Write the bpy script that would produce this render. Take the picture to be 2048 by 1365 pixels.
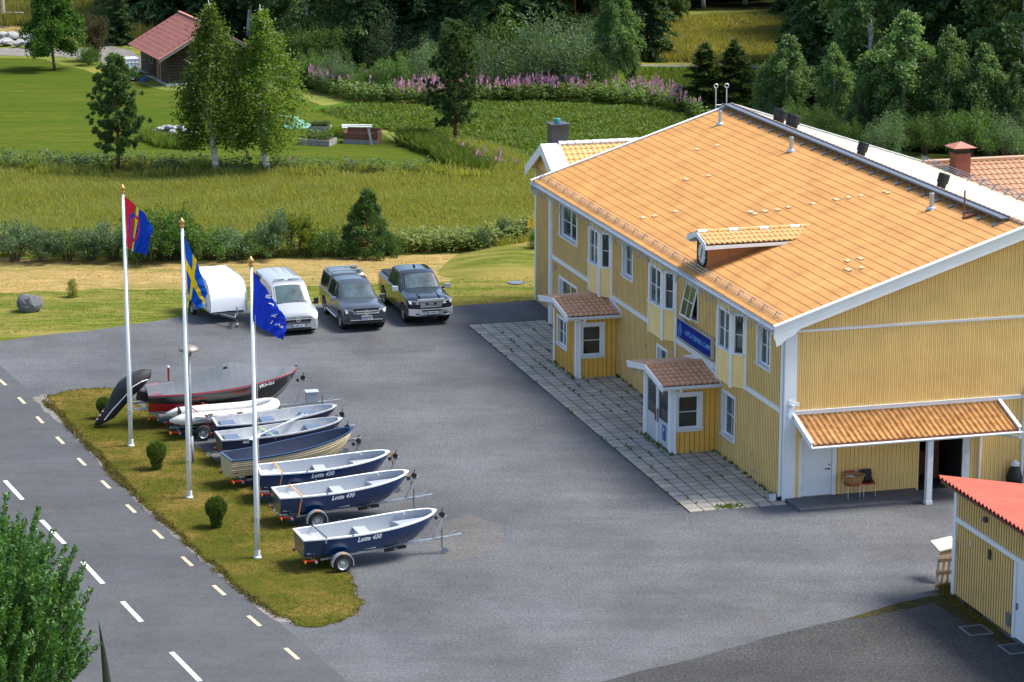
import bpy, math, random
import numpy as np
from mathutils import Vector, Matrix, geometry
R = math.radians
random.seed(7)
RNG = np.random.default_rng(11)
scene = bpy.context.scene
for o in list(bpy.data.objects):
    bpy.data.objects.remove(o)
COL = scene.collection

# ------------------------------------------------------------------ camera
CAM_H, FPX, PITCH = 27.0, 5535.0, R(13.25)
cam_d = bpy.data.cameras.new('camera')
cam = bpy.data.objects.new('camera', cam_d)
COL.objects.link(cam)
cam.location = (0, 0, CAM_H)
cam.rotation_euler = (R(90) - PITCH, 0, 0)
cam_d.sensor_width = 36.0
cam_d.lens = FPX / 2048 * 36.0
cam_d.clip_start = 1.0
cam_d.clip_end = 4000
scene.camera = cam

# ------------------------------------------------------------------ light
SUN_AZ, SUN_EL = R(83), R(56)          # azimuth to the right of the view direction
w = bpy.data.worlds.new('World')
scene.world = w
w.use_nodes = True
wn = w.node_tree
wn.nodes.clear()
sky = wn.nodes.new('ShaderNodeTexSky')
sky.sky_type = 'NISHITA'
sky.sun_disc = False
sky.sun_elevation = SUN_EL
sky.sun_rotation = SUN_AZ
sky.air_density = 1.0
sky.dust_density = 1.6
sky.ozone_density = 1.0
bg = wn.nodes.new('ShaderNodeBackground')
bg.inputs['Strength'].default_value = 0.13
wo = wn.nodes.new('ShaderNodeOutputWorld')
wn.links.new(sky.outputs[0], bg.inputs[0])
wn.links.new(bg.outputs[0], wo.inputs[0])
sd = bpy.data.lights.new('sun', 'SUN')
sd.energy = 3.5
sd.angle = R(22.0)
sd.color = (1.0, 0.95, 0.86)
sun = bpy.data.objects.new('sun', sd)
COL.objects.link(sun)
sdir = Vector((math.sin(SUN_AZ) * math.cos(SUN_EL), math.cos(SUN_AZ) * math.cos(SUN_EL), math.sin(SUN_EL)))
sun.rotation_euler = (-sdir).to_track_quat('-Z', 'Y').to_euler()
sun.location = sdir * 300
vs = scene.view_settings
vs.view_transform = 'Standard'
vs.look = 'None'
vs.gamma = 1
vs.use_curve_mapping = False
vs.exposure = 0.98
scene.cycles.max_bounces = 5
scene.cycles.transparent_max_bounces = 6

# ------------------------------------------------------------------ helpers
def G(x, y, z=0.0):
    """point of the place at height z seen in the photograph at pixel x, y (2048 wide)"""
    c, s = math.cos(PITCH), math.sin(PITCH)
    dx, dv = x - 1024, 682.5 - y
    d = Vector((dx, FPX * c + dv * s, -FPX * s + dv * c))
    return Vector((0, 0, CAM_H)) + d * ((z - CAM_H) / d.z)

class MB:
    def __init__(s, M=None):
        s.v = []; s.f = []; s.mi = []; s.M = M
    def add(s, vs, fs, mi=0):
        n = len(s.v)
        if s.M is not None:
            vs = [s.M @ Vector(v) for v in vs]
        s.v += [tuple(v) for v in vs]
        s.f += [tuple(i + n for i in f) for f in fs]
        s.mi += [mi] * len(fs)
        return s
    def box(s, c, d, rz=0.0, mi=0, rx=0.0, ry=0.0):
        x, y, z = d[0] / 2, d[1] / 2, d[2] / 2
        m = Matrix.Translation(c) @ Matrix.Rotation(rz, 4, 'Z') @ Matrix.Rotation(ry, 4, 'Y') @ Matrix.Rotation(rx, 4, 'X')
        vs = [m @ Vector((a, b, e)) for a in (-x, x) for b in (-y, y) for e in (-z, z)]
        return s.add(vs, [(0, 1, 3, 2), (4, 6, 7, 5), (0, 4, 5, 1), (2, 3, 7, 6), (0, 2, 6, 4), (1, 5, 7, 3)], mi)
    def bx(s, x0, x1, y0, y1, z0, z1, mi=0):
        return s.box(((x0 + x1) / 2, (y0 + y1) / 2, (z0 + z1) / 2), (x1 - x0, y1 - y0, z1 - z0), 0, mi)
    def bar(s, p, q, wd, h, mi=0, up=(0, 0, 1)):
        p, q = Vector(p), Vector(q)
        t = (q - p).normalized()
        a = t.cross(Vector(up))
        if a.length < 1e-4: a = t.cross(Vector((1, 0, 0)))
        a.normalize(); b = a.cross(t)
        a *= wd / 2; b *= h / 2
        vs = [e + i * a + j * b for e in (p, q) for i, j in ((-1, -1), (1, -1), (1, 1), (-1, 1))]
        return s.add(vs, [(3, 2, 1, 0), (4, 5, 6, 7), (0, 1, 5, 4), (1, 2, 6, 5), (2, 3, 7, 6), (3, 0, 4, 7)], mi)
    def tube(s, pts, r, n=6, mi=0, cap=True):
        pts = [Vector(p) for p in pts]
        rs = list(r) if hasattr(r, '__len__') else [r] * len(pts)
        vs = []; a = None
        for i, p in enumerate(pts):
            t = (pts[min(i + 1, len(pts) - 1)] - pts[max(i - 1, 0)]).normalized()
            if a is None:
                a = t.cross(Vector((0, 0, 1)))
                if a.length < 1e-3: a = t.cross(Vector((1, 0, 0)))
            a = (a - t * a.dot(t)).normalized()
            b = t.cross(a)
            for k in range(n):
                an = 2 * math.pi * k / n
                vs.append(p + (a * math.cos(an) + b * math.sin(an)) * rs[i])
        fs = []
        for i in range(len(pts) - 1):
            for k in range(n):
                fs.append((i * n + k, i * n + (k + 1) % n, (i + 1) * n + (k + 1) % n, (i + 1) * n + k))
        if cap:
            fs.append(tuple(range(n))[::-1]); fs.append(tuple((len(pts) - 1) * n + k for k in range(n)))
        return s.add(vs, fs, mi)
    def lathe(s, prof, c=(0, 0, 0), axis='Z', n=16, mi=0):
        c = Vector(c); vs = []
        for r, h in prof:
            for k in range(n):
                an = 2 * math.pi * k / n
                u, v = r * math.cos(an), r * math.sin(an)
                vs.append(c + (Vector((u, v, h)) if axis == 'Z' else Vector((u, h, v)) if axis == 'Y' else Vector((h, u, v))))
        fs = []
        for i in range(len(prof) - 1):
            for k in range(n):
                fs.append((i * n + k, i * n + (k + 1) % n, (i + 1) * n + (k + 1) % n, (i + 1) * n + k))
        return s.add(vs, fs, mi)
    def prism(s, poly, off, mi=0):
        """flat polygon (3D points) thickened by the vector off"""
        n = len(poly); off = Vector(off)
        vs = [Vector(p) for p in poly] + [Vector(p) + off for p in poly]
        fs = [tuple(range(n))[::-1], tuple(range(n, 2 * n))] + [(i, (i + 1) % n, n + (i + 1) % n, n + i) for i in range(n)]
        return s.add(vs, fs, mi)
    def grid(s, rows, mi=0, close=False):
        n = len(rows[0]); vs = [p for r in rows for p in r]; fs = []
        for i in range(len(rows) - 1):
            for k in range(n if close else n - 1):
                fs.append((i * n + k, i * n + (k + 1) % n, (i + 1) * n + (k + 1) % n, (i + 1) * n + k))
        return s.add(vs, fs, mi)
    def build(s, name, mat, parent=None, smooth=False):
        me = bpy.data.meshes.new(name)
        me.from_pydata(s.v, [], s.f)
        mats = mat if isinstance(mat, (list, tuple)) else [mat]
        for m in mats: me.materials.append(m)
        if len(mats) > 1: me.polygons.foreach_set('material_index', s.mi)
        if smooth: me.polygons.foreach_set('use_smooth', [True] * len(s.f))
        me.update()
        return link(name, me, parent)

def link(name, me, parent=None):
    o = bpy.data.objects.new(name, me)
    COL.objects.link(o)
    if parent is not None: o.parent = parent
    return o

def tag(o, label=None, cat=None, group=None, kind=None):
    if label: o['label'] = label
    if cat: o['category'] = cat
    if group: o['group'] = group
    if kind: o['kind'] = kind
    return o

def thing(name, loc, rz=0.0, label=None, cat=None, group=None):
    o = bpy.data.objects.new(name, None)
    COL.objects.link(o)
    o.empty_display_size = 0.3
    o.location = loc; o.rotation_euler = (0, 0, rz)
    return tag(o, label, cat, group)

def copy_tree(o, parent=None):
    c = o.copy(); COL.objects.link(c)
    if parent is not None: c.parent = parent
    for ch in list(o.children): copy_tree(ch, c)
    return c

FONT = {}
def text_part(txt, size, mat, parent, M, name='lettering', shear=0.0, depth=0.004, bold=0.0, align='CENTER'):
    cu = bpy.data.curves.new('txt', 'FONT')
    cu.body = txt; cu.size = size; cu.shear = shear; cu.extrude = depth; cu.offset = bold
    cu.align_x = align; cu.align_y = 'CENTER'; cu.resolution_u = 3
    t = bpy.data.objects.new('txt', cu); COL.objects.link(t)
    bpy.context.view_layer.update()
    dg = bpy.context.evaluated_depsgraph_get()
    me = bpy.data.meshes.new_from_object(t.evaluated_get(dg))
    bpy.data.objects.remove(t); bpy.data.curves.remove(cu)
    me.name = name
    me.transform(M)
    me.materials.clear(); me.materials.append(mat)
    return link(name, me, parent)

def frame_M(o, xd, yd):
    xd, yd = Vector(xd).normalized(), Vector(yd).normalized()
    z = xd.cross(yd)
    return Matrix(((xd.x, yd.x, z.x, o[0]), (xd.y, yd.y, z.y, o[1]), (xd.z, yd.z, z.z, o[2]), (0, 0, 0, 1)))

# ------------------------------------------------------------------ materials
def mat(name, col, rough=0.6, var=0.12, scale=4.0, metal=0.0, bump=0.0, bscale=None, col2=None, spec=0.5, detail=4, stretch=None, coat=0.0, mid=0.5):
    m = bpy.data.materials.new(name); m.use_nodes = True
    nt = m.node_tree; N = nt.nodes; L = nt.links
    p = N['Principled BSDF']
    p.inputs['Roughness'].default_value = rough
    p.inputs['Metallic'].default_value = metal
    p.inputs['Specular IOR Level'].default_value = spec
    p.inputs['Coat Weight'].default_value = coat
    tc = N.new('ShaderNodeTexCoord')
    vec = tc.outputs['Object']
    if stretch:
        mp = N.new('ShaderNodeMapping'); mp.inputs['Scale'].default_value = stretch
        L.new(vec, mp.inputs[0]); vec = mp.outputs[0]
    nz = N.new('ShaderNodeTexNoise'); nz.inputs['Scale'].default_value = scale; nz.inputs['Detail'].default_value = detail
    nz.inputs['Roughness'].default_value = 0.65
    L.new(vec, nz.inputs['Vector'])
    cr = N.new('ShaderNodeValToRGB')
    a = [max(0, c * (1 - var)) for c in col]; b = [min(1, c * (1 + var)) for c in (col2 or col)]
    cr.color_ramp.elements[0].position = max(0, mid - 0.2); cr.color_ramp.elements[1].position = min(1, mid + 0.2)
    cr.color_ramp.elements[0].color = (*a, 1); cr.color_ramp.elements[1].color = (*b, 1)
    L.new(nz.outputs['Fac'], cr.inputs[0]); L.new(cr.outputs[0], p.inputs['Base Color'])
    if bump:
        n2 = N.new('ShaderNodeTexNoise'); n2.inputs['Scale'].default_value = bscale or scale * 4; n2.inputs['Detail'].default_value = 3
        L.new(vec, n2.inputs['Vector'])
        bp = N.new('ShaderNodeBump'); bp.inputs['Strength'].default_value = bump; bp.inputs['Distance'].default_value = 0.02
        L.new(n2.outputs['Fac'], bp.inputs['Height']); L.new(bp.outputs[0], p.inputs['Normal'])
    return m

def multi(name, layers, gain=1.0, rough=0.95, bump=0.3, bscale=30.0, spec=0.0):
    """layers: first (col), then (col, noise scale, threshold, softness[, stretch])"""
    m = bpy.data.materials.new(name); m.use_nodes = True
    nt = m.node_tree; N = nt.nodes; L = nt.links
    p = N['Principled BSDF']; p.inputs['Roughness'].default_value = rough; p.inputs['Specular IOR Level'].default_value = spec
    tc = N.new('ShaderNodeTexCoord'); cur = None
    for i, ly in enumerate(layers):
        if i == 0:
            rgb = N.new('ShaderNodeRGB'); rgb.outputs[0].default_value = (*[q * gain for q in ly[0]], 1); cur = rgb.outputs[0]; continue
        col, sc, th, so = ly[:4]
        mp = N.new('ShaderNodeMapping'); mp.inputs['Location'].default_value = (i * 13.7, i * 5.1, 0)
        if len(ly) > 4: mp.inputs['Scale'].default_value = ly[4]
        L.new(tc.outputs['Object'], mp.inputs[0])
        nz = N.new('ShaderNodeTexNoise'); nz.inputs['Scale'].default_value = sc; nz.inputs['Detail'].default_value = 5; nz.inputs['Roughness'].default_value = 0.62
        L.new(mp.outputs[0], nz.inputs['Vector'])
        mr = N.new('ShaderNodeMapRange'); mr.inputs['From Min'].default_value = th - so; mr.inputs['From Max'].default_value = th + so
        L.new(nz.outputs['Fac'], mr.inputs['Value'])
        mx = N.new('ShaderNodeMix'); mx.data_type = 'RGBA'
        L.new(mr.outputs[0], mx.inputs['Factor']); L.new(cur, mx.inputs['A']); mx.inputs['B'].default_value = (*[q * gain for q in col], 1)
        cur = mx.outputs['Result']
    L.new(cur, p.inputs['Base Color'])
    if bump:
        n2 = N.new('ShaderNodeTexNoise'); n2.inputs['Scale'].default_value = bscale; n2.inputs['Detail'].default_value = 4
        L.new(tc.outputs['Object'], n2.inputs['Vector'])
        bp = N.new('ShaderNodeBump'); bp.inputs['Strength'].default_value = bump; bp.inputs['Distance'].default_value = 0.05
        L.new(n2.outputs['Fac'], bp.inputs['Height']); L.new(bp.outputs[0], p.inputs['Normal'])
    return m

def leafmat(name, dark, light, trans=0.35, rough=0.55, gain=1.35):
    dark, light = [q * gain for q in dark], [q * gain for q in light]
    m = bpy.data.materials.new(name); m.use_nodes = True
    nt = m.node_tree; N = nt.nodes; L = nt.links; N.clear()
    out = N.new('ShaderNodeOutputMaterial')
    ge = N.new('ShaderNodeNewGeometry'); oi = N.new('ShaderNodeObjectInfo')
    cr = N.new('ShaderNodeValToRGB')
    cr.color_ramp.elements[0].color = (*dark, 1); cr.color_ramp.elements[1].color = (*light, 1)
    L.new(ge.outputs['Random Per Island'], cr.inputs[0])
    hs = N.new('ShaderNodeHueSaturation')
    mr = N.new('ShaderNodeMapRange'); mr.inputs['To Min'].default_value = 0.72; mr.inputs['To Max'].default_value = 1.3
    L.new(oi.outputs['Random'], mr.inputs['Value']); L.new(mr.outputs[0], hs.inputs['Value']); L.new(cr.outputs[0], hs.inputs['Color'])
    p = N.new('ShaderNodeBsdfPrincipled'); p.inputs['Roughness'].default_value = rough; p.inputs['Specular IOR Level'].default_value = 0.25
    t = N.new('ShaderNodeBsdfTranslucent')
    tint = N.new('ShaderNodeMix'); tint.data_type = 'RGBA'; tint.blend_type = 'MULTIPLY'; tint.inputs['Factor'].default_value = 1
    tint.inputs['B'].default_value = (1.9, 1.7, 0.5, 1)
    L.new(hs.outputs[0], tint.inputs['A'])
    L.new(hs.outputs[0], p.inputs['Base Color']); L.new(tint.outputs['Result'], t.inputs['Color'])
    mx = N.new('ShaderNodeMixShader'); mx.inputs[0].default_value = trans
    L.new(p.outputs[0], mx.inputs[1]); L.new(t.outputs[0], mx.inputs[2]); L.new(mx.outputs[0], out.inputs[0])
    return m

def asphalt(name, col, speck=0.5, patch=0.18, pscale=0.22):
    m = bpy.data.materials.new(name); m.use_nodes = True
    nt = m.node_tree; N = nt.nodes; L = nt.links
    p = N['Principled BSDF']; p.inputs['Roughness'].default_value = 0.85; p.inputs['Specular IOR Level'].default_value = 0.25
    tc = N.new('ShaderNodeTexCoord')
    def noise(sc, det, ro):
        n = N.new('ShaderNodeTexNoise'); n.inputs['Scale'].default_value = sc; n.inputs['Detail'].default_value = det; n.inputs['Roughness'].default_value = ro
        L.new(tc.outputs['Object'], n.inputs['Vector']); return n.outputs['Fac']
    def rng(v, a, b, lo=0.3, hi=0.7):
        r = N.new('ShaderNodeMapRange'); r.inputs['From Min'].default_value = lo; r.inputs['From Max'].default_value = hi
        r.inputs['To Min'].default_value = a; r.inputs['To Max'].default_value = b; L.new(v, r.inputs['Value']); return r.outputs[0]
    def mul(a, b):
        k = N.new('ShaderNodeMath'); k.operation = 'MULTIPLY'; L.new(a, k.inputs[0]); L.new(b, k.inputs[1]); return k.outputs[0]
    f1 = rng(noise(11, 4, 0.85), 1 - speck, 1 + speck)
    f2 = rng(noise(pscale, 5, 0.6), 1 - patch, 1 + patch)
    f3 = rng(noise(2.2, 4, 0.6), 0.92, 1.08)
    mp = N.new('ShaderNodeMapping'); mp.inputs['Rotation'].default_value = (0, 0, 0.9); mp.inputs['Scale'].default_value = (0.12, 1.3, 1)
    L.new(tc.outputs['Object'], mp.inputs[0])
    ns = N.new('ShaderNodeTexNoise'); ns.inputs['Scale'].default_value = 0.8; ns.inputs['Detail'].default_value = 5; ns.inputs['Roughness'].default_value = 0.7
    L.new(mp.outputs[0], ns.inputs['Vector'])
    v = mul(mul(f1, f2), mul(f3, rng(ns.outputs['Fac'], 0.90, 1.10)))
    tint = rng(noise(0.45, 5, 0.65), 0.0, 0.35, 0.52, 0.68)
    mx = N.new('ShaderNodeMix'); mx.data_type = 'RGBA'; mx.blend_type = 'MULTIPLY'; mx.inputs['Factor'].default_value = 1
    tm_ = N.new('ShaderNodeMix'); tm_.data_type = 'RGBA'; tm_.inputs['A'].default_value = (*col, 1); tm_.inputs['B'].default_value = (col[0] * 1.22, col[1] * 1.12, col[2] * 0.95, 1)
    L.new(tint, tm_.inputs['Factor']); L.new(tm_.outputs['Result'], mx.inputs['A']); L.new(v, mx.inputs['B']); L.new(mx.outputs['Result'], p.inputs['Base Color'])
    return m

WHITE = mat('white_paint', (0.78, 0.80, 0.83), 0.45, 0.05, 2)
WHITE_OLD = mat('weathered_white', (0.62, 0.64, 0.66), 0.6, 0.15, 3)
YELLOW = mat('yellow_boards', (0.90, 0.61, 0.22), 0.65, 0.11, 1.1, detail=7)
YELLOW2 = mat('yellow_boards_porch', (0.80, 0.46, 0.085), 0.6, 0.1, 1.2)
YELLOW_PALE = mat('pale_yellow_boards', (0.88, 0.635, 0.255), 0.65, 0.11, 1.1, detail=7)
GLASS = mat('window_glass', (0.018, 0.03, 0.034), 0.06, 0.5, 0.9, spec=0.8)
BATTEN_SHADE = mat('painted_batten_shade', (0.25, 0.125, 0.035), 0.9, 0.2, 2)  # dark brown paints the shadow line beside each batten
SCREEN = mat('windscreen_glass', (0.050, 0.082, 0.095), 0.08, 0.6, 1.3, spec=0.6)
SLATE = mat('walkway_grating', (0.10, 0.12, 0.155), 0.5, 0.12, 6)
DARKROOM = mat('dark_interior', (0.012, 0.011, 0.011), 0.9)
TILE_ORANGE = mat('orange_roof_tile', (0.50, 0.245, 0.068), 0.5, 0.22, 0.9, spec=0.45, detail=8)
TILE_BROWN = mat('clay_roof_tile', (0.60, 0.31, 0.17), 0.5, 0.18, 2.5)
TILE_RUST = mat('weathered_roof_tile', (0.34, 0.15, 0.05), 0.38, 0.35, 3.5, detail=8, col2=(0.42, 0.22, 0.08))
TILE_TAN = mat('tan_roof_tile', (0.42, 0.23, 0.13), 0.5, 0.12, 2.5)
TILE_GOLD = mat('golden_roof_tile', (0.60, 0.37, 0.14), 0.4, 0.12, 2.0)
TILE_RED = mat('red_roof_tile', (0.25, 0.085, 0.060), 0.55, 0.15, 1.5)
METAL_RED2 = mat('painted_rib_light_red', (0.46, 0.115, 0.08), 0.6, 0.12, 1.2, spec=0.1)  # lighter red paints the light lines along the shed roof ribs
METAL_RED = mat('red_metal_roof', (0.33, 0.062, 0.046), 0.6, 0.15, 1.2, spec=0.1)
ROOF_GLARE = mat('painted_roof_glare', (0.46, 0.43, 0.31), 0.5, 0.06, 0.5, spec=0.8)  # pale cream paints the glare on the orange roof's far slope
COPPER = mat('copper_sheet', (0.30, 0.125, 0.05), 0.45, 0.15, 2)
RUST = mat('rusty_brown', (0.16, 0.055, 0.035), 0.6, 0.2, 5)
BLACK = mat('black_plastic', (0.009, 0.009, 0.010), 0.6, 0.2, 4)
DKGREY = mat('dark_grey_metal', (0.045, 0.052, 0.065), 0.4, 0.12, 3)
GALV = mat('galvanised_steel', (0.50, 0.53, 0.56), 0.38, 0.15, 9, metal=0.6)
STEEL = mat('steel_grey', (0.22, 0.25, 0.30), 0.4, 0.12, 6, metal=0.5)
CHROME = mat('chrome', (0.80, 0.81, 0.83), 0.25, 0.03, 4, metal=0.6)
RUBBER = mat('rubber', (0.014, 0.014, 0.015), 0.75, 0.2, 8)
CONCRETE = mat('dark_concrete', (0.085, 0.09, 0.10), 0.8, 0.2, 3, bump=0.2)
STONE = mat('grey_stone', (0.22, 0.23, 0.25), 0.85, 0.35, 3, bump=0.7, bscale=9)
STONE_PALE = mat('pale_stone', (0.32, 0.32, 0.33), 0.85, 0.3, 2.5, bump=0.5, bscale=8)
LOGWOOD = mat('dark_log_wood', (0.045, 0.026, 0.018), 0.7, 0.3, 3)
WOOD_GREY = mat('grey_wood', (0.26, 0.25, 0.24), 0.8, 0.25, 5)
WOOD_LIGHT = mat('light_wood', (0.50, 0.33, 0.18), 0.7, 0.2, 6)
WOOD_RED = mat('red_brown_wood', (0.17, 0.06, 0.045), 0.75, 0.25, 6)
WICKER = mat('wicker', (0.36, 0.18, 0.06), 0.7, 0.3, 30)
BARK = mat('brown_bark', (0.10, 0.065, 0.045), 0.9, 0.4, 6, bump=0.5)
BARK_PINE = mat('pine_bark', (0.19, 0.075, 0.035), 0.9, 0.4, 5, bump=0.5)
BARK_BIRCH = mat('birch_bark', (0.10, 0.10, 0.095), 0.8, 0.1, 3.5, col2=(0.60, 0.59, 0.56), stretch=(1, 1, 2.2), mid=0.36)
AMBER = mat('amber_plastic', (0.75, 0.27, 0.02), 0.35, 0.1, 4)
REDLENS = mat('red_plastic', (0.30, 0.012, 0.012), 0.35, 0.1, 4)
GOLD = mat('brass', (0.55, 0.30, 0.10), 0.3, 0.1, 4, metal=0.7)
# ------------------------------------------------------------------ the ground and what is laid on it
def ragged(pts, step=1.2, amp=0.25, seed=1):
    rr = random.Random(seed); out = []
    n = len(pts)
    for i in range(n):
        a, b = Vector(pts[i]), Vector(pts[(i + 1) % n])
        k = max(1, int((b - a).length / step))
        nrm = Vector((-(b - a).y, (b - a).x, 0))
        if nrm.length: nrm.normalize()
        for j in range(k):
            p = a.lerp(b, j / k)
            out.append(p + nrm * (rr.uniform(-amp, amp) if j else 0))
    return out

def sheet(name, pts, z, m, amp=0.0, step=1.2, seed=1, px=True, kind='structure', thick=0.0):
    P = [G(*p) if px else Vector((*p, 0)) for p in pts]
    if amp: P = ragged(P, step, amp, seed)
    P = [Vector((p.x, p.y, 0)) for p in P]
    tri = geometry.tessellate_polygon([P])
    b = MB(); n = len(P)
    fs = []
    for t in tri:
        a, c, d = (P[i] for i in t)
        fs.append(tuple(t) if (c - a).cross(d - a).z > 0 else tuple(t)[::-1])
    b.add([(p.x, p.y, z) for p in P], fs)
    if thick:
        b.add([(p.x, p.y, z) for p in P] + [(p.x, p.y, z - thick) for p in P],
              [(i, (i + 1) % n, n + (i + 1) % n, n + i) for i in range(n)])
    o = b.build(name, m)
    tag(o, kind=kind)
    return o, P

G_MEADOW = multi('meadow_soil', [((0.105, 0.125, 0.026),), ((0.17, 0.165, 0.045), 0.12, 0.52, 0.15), ((0.07, 0.10, 0.022), 0.5, 0.55, 0.12), ((0.18, 0.17, 0.05), 2.5, 0.62, 0.1)], 1.3)
G_LAWN = multi('mown_lawn', [((0.046, 0.088, 0.010),), ((0.098, 0.110, 0.018), 0.06, 0.5, 0.10, (0.5, 1.5, 1)), ((0.14, 0.140, 0.018), 0.3, 0.62, 0.12, (0.5, 1.6, 1)), ((0.038, 0.072, 0.010), 0.7, 0.52, 0.14, (0.16, 1.5, 1)), ((0.085, 0.105, 0.017), 1.1, 0.56, 0.10, (0.14, 1.8, 1)), ((0.035, 0.066, 0.010), 3.0, 0.58, 0.1, (0.4, 1.2, 1)), ((0.070, 0.095, 0.014), 5, 0.55, 0.15)], 1.0)
G_DRY = multi('dry_lawn', [((0.33, 0.225, 0.095),), ((0.26, 0.20, 0.07), 0.25, 0.5, 0.12, (0.4, 1.2, 1)), ((0.13, 0.145, 0.038), 0.30, 0.54, 0.10, (0.30, 1.3, 1)), ((0.42, 0.29, 0.13), 1.6, 0.58, 0.1, (0.4, 1.5, 1)), ((0.22, 0.17, 0.06), 6, 0.58, 0.12)])
G_FRONT = multi('front_lawn', [((0.085, 0.105, 0.014),), ((0.050, 0.080, 0.010), 0.25, 0.5, 0.10, (0.4, 1.2, 1)), ((0.27, 0.19, 0.065), 0.24, 0.545, 0.08, (0.30, 1.5, 1)), ((0.20, 0.185, 0.05), 1.7, 0.56, 0.1, (0.4, 1.5, 1)), ((0.12, 0.14, 0.03), 7, 0.55, 0.14)], 1.05)
G_ISLAND = multi('island_grass', [((0.072, 0.078, 0.011),), ((0.20, 0.135, 0.038), 0.34, 0.51, 0.07), ((0.050, 0.070, 0.009), 0.8, 0.56, 0.1), ((0.115, 0.088, 0.022), 3.0, 0.56, 0.10), ((0.055, 0.066, 0.010), 14, 0.56, 0.14)], bscale=22, bump=0.6)
G_FIELD = multi('leafy_crop', [((0.042, 0.098, 0.012),), ((0.070, 0.130, 0.018), 1.2, 0.5, 0.12), ((0.028, 0.078, 0.009), 2.6, 0.55, 0.1), ((0.15, 0.16, 0.045), 0.16, 0.60, 0.1), ((0.085, 0.150, 0.024), 4.5, 0.58, 0.1)], 1.1, bump=0.9, bscale=3)
G_YELLOW = multi('ripe_hay_field', [((0.17, 0.16, 0.045),), ((0.12, 0.13, 0.035), 0.1, 0.52, 0.14, (0.4, 1, 1)), ((0.24, 0.205, 0.045), 0.3, 0.56, 0.12, (0.4, 1.5, 1)), ((0.14, 0.15, 0.035), 2, 0.6, 0.1)], 1.2)
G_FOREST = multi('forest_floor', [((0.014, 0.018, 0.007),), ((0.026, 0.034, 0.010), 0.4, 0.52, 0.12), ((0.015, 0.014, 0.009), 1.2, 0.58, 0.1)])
G_GRAVEL = multi('gravel', [((0.20, 0.19, 0.18),), ((0.13, 0.12, 0.11), 1.5, 0.5, 0.12), ((0.28, 0.27, 0.26), 9, 0.56, 0.1), ((0.10, 0.10, 0.04), 1.0, 0.62, 0.06)])
A_YARD = asphalt('yard_asphalt', (0.092, 0.0955, 0.103), 0.6, 0.28)
A_ROAD = asphalt('road_asphalt', (0.073, 0.0755, 0.081), 0.34, 0.12, 0.35)
A_OLD = asphalt('old_asphalt', (0.047, 0.047, 0.048), 1.0, 0.25, 0.35)

b = MB(); b.add([(-1500, -400, -0.03), (1500, -400, -0.03), (1500, 2600, -0.03), (-1500, 2600, -0.03)], [(0, 1, 2, 3)])
tag(b.build('ground', G_MEADOW), kind='structure')

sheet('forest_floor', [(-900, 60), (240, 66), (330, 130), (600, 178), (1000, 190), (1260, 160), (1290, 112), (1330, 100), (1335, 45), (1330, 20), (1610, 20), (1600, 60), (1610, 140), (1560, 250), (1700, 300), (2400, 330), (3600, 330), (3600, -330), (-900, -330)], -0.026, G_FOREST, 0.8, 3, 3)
sheet('hay_field', [(1225, 128), (1640, 136), (1680, 40), (1335, 30)], -0.021, G_YELLOW, 0.3, 2, 4)
sheet('grass_slope', [(1180, 205), (1560, 262), (1620, 138), (1250, 131)], -0.0225, G_LAWN, 0.3, 2, 5)
sheet('gravel_track', [(1200, 131.5), (1700, 138.5), (1700, 134.5), (1200, 127.8)], -0.017, G_GRAVEL, 0.15, 2, 6)
sheet('hay_meadow', [(225, 62), (345, 66), (345, -30), (-300, -30), (-300, 62)], -0.021, G_YELLOW, 0.3, 2, 14)
UL, _ = sheet('upper_lawn', [(-500, 103), (90, 118), (200, 150), (330, 180), (600, 195), (680, 225), (760, 262), (800, 290), (900, 330), (985, 352), (600, 345), (240, 342), (-500, 345)], -0.022, G_LAWN, 0.25, 1.5, 7)
sheet('crop_field', [(620, 214), (700, 203), (860, 206), (1000, 200), (1110, 200), (1340, 212), (1470, 250), (1470, 330), (1060, 345), (930, 300), (800, 268)], -0.018, G_FIELD, 0.3, 1.5, 8)
sheet('gravel_path', [(-500, 92), (40, 96), (130, 100), (215, 92), (260, 100), (285, 118), (275, 150), (240, 148), (200, 122), (120, 113), (-500, 103)], -0.014, G_GRAVEL, 0.15, 1.2, 9)
sheet('terrace', [(-400, 35), (24, 34), (42, 44), (44, 64), (36, 68), (-400, 68)], -0.010, G_DRY, 0.1, 2, 10)
sheet('dry_grass_strip', [(-900, 500), (0, 517), (250, 523), (480, 520), (700, 514), (960, 506), (1010, 490), (1060, 478), (1115, 486), (1115, 560), (900, 574), (640, 586), (250, 596), (0, 596), (-900, 600)], -0.018, G_DRY, 0.18, 0.8, 11)
sheet('front_lawn', [(-900, 592), (0, 585), (250, 578), (640, 572), (900, 562), (1000, 520), (1115, 520), (1125, 612), (910, 620), (640, 620), (250, 660), (100, 676), (0, 690), (-900, 712)], -0.014, G_FRONT, 0.28, 0.8, 12)
# a low mound by the far house corner
b = MB(); rows = []
mc = G(1050, 530); MOUND = []
for i in range(15):
    row = []
    for k in range(25):
        u, v = i / 14 * 2 - 1, k / 24 * 2 - 1
        h = max(0, (1 - u * u) * (1 - v * v)) ** 1.5 * 0.34
        row.append((mc.x - 0.6 + v * 3.2 + u * 1.0, mc.y + 1.2 + u * 4.5, -0.03 + h))
    rows.append(row)
b.grid(rows)
tag(b.build('grass_mound', G_FRONT, None, True), kind='structure')
MD = [Vector((mc.x - 4.5, mc.y - 3, 0)), Vector((mc.x + 4, mc.y - 3, 0)), Vector((mc.x + 4.5, mc.y + 5, 0)), Vector((mc.x - 3.5, mc.y + 5, 0))]

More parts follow.
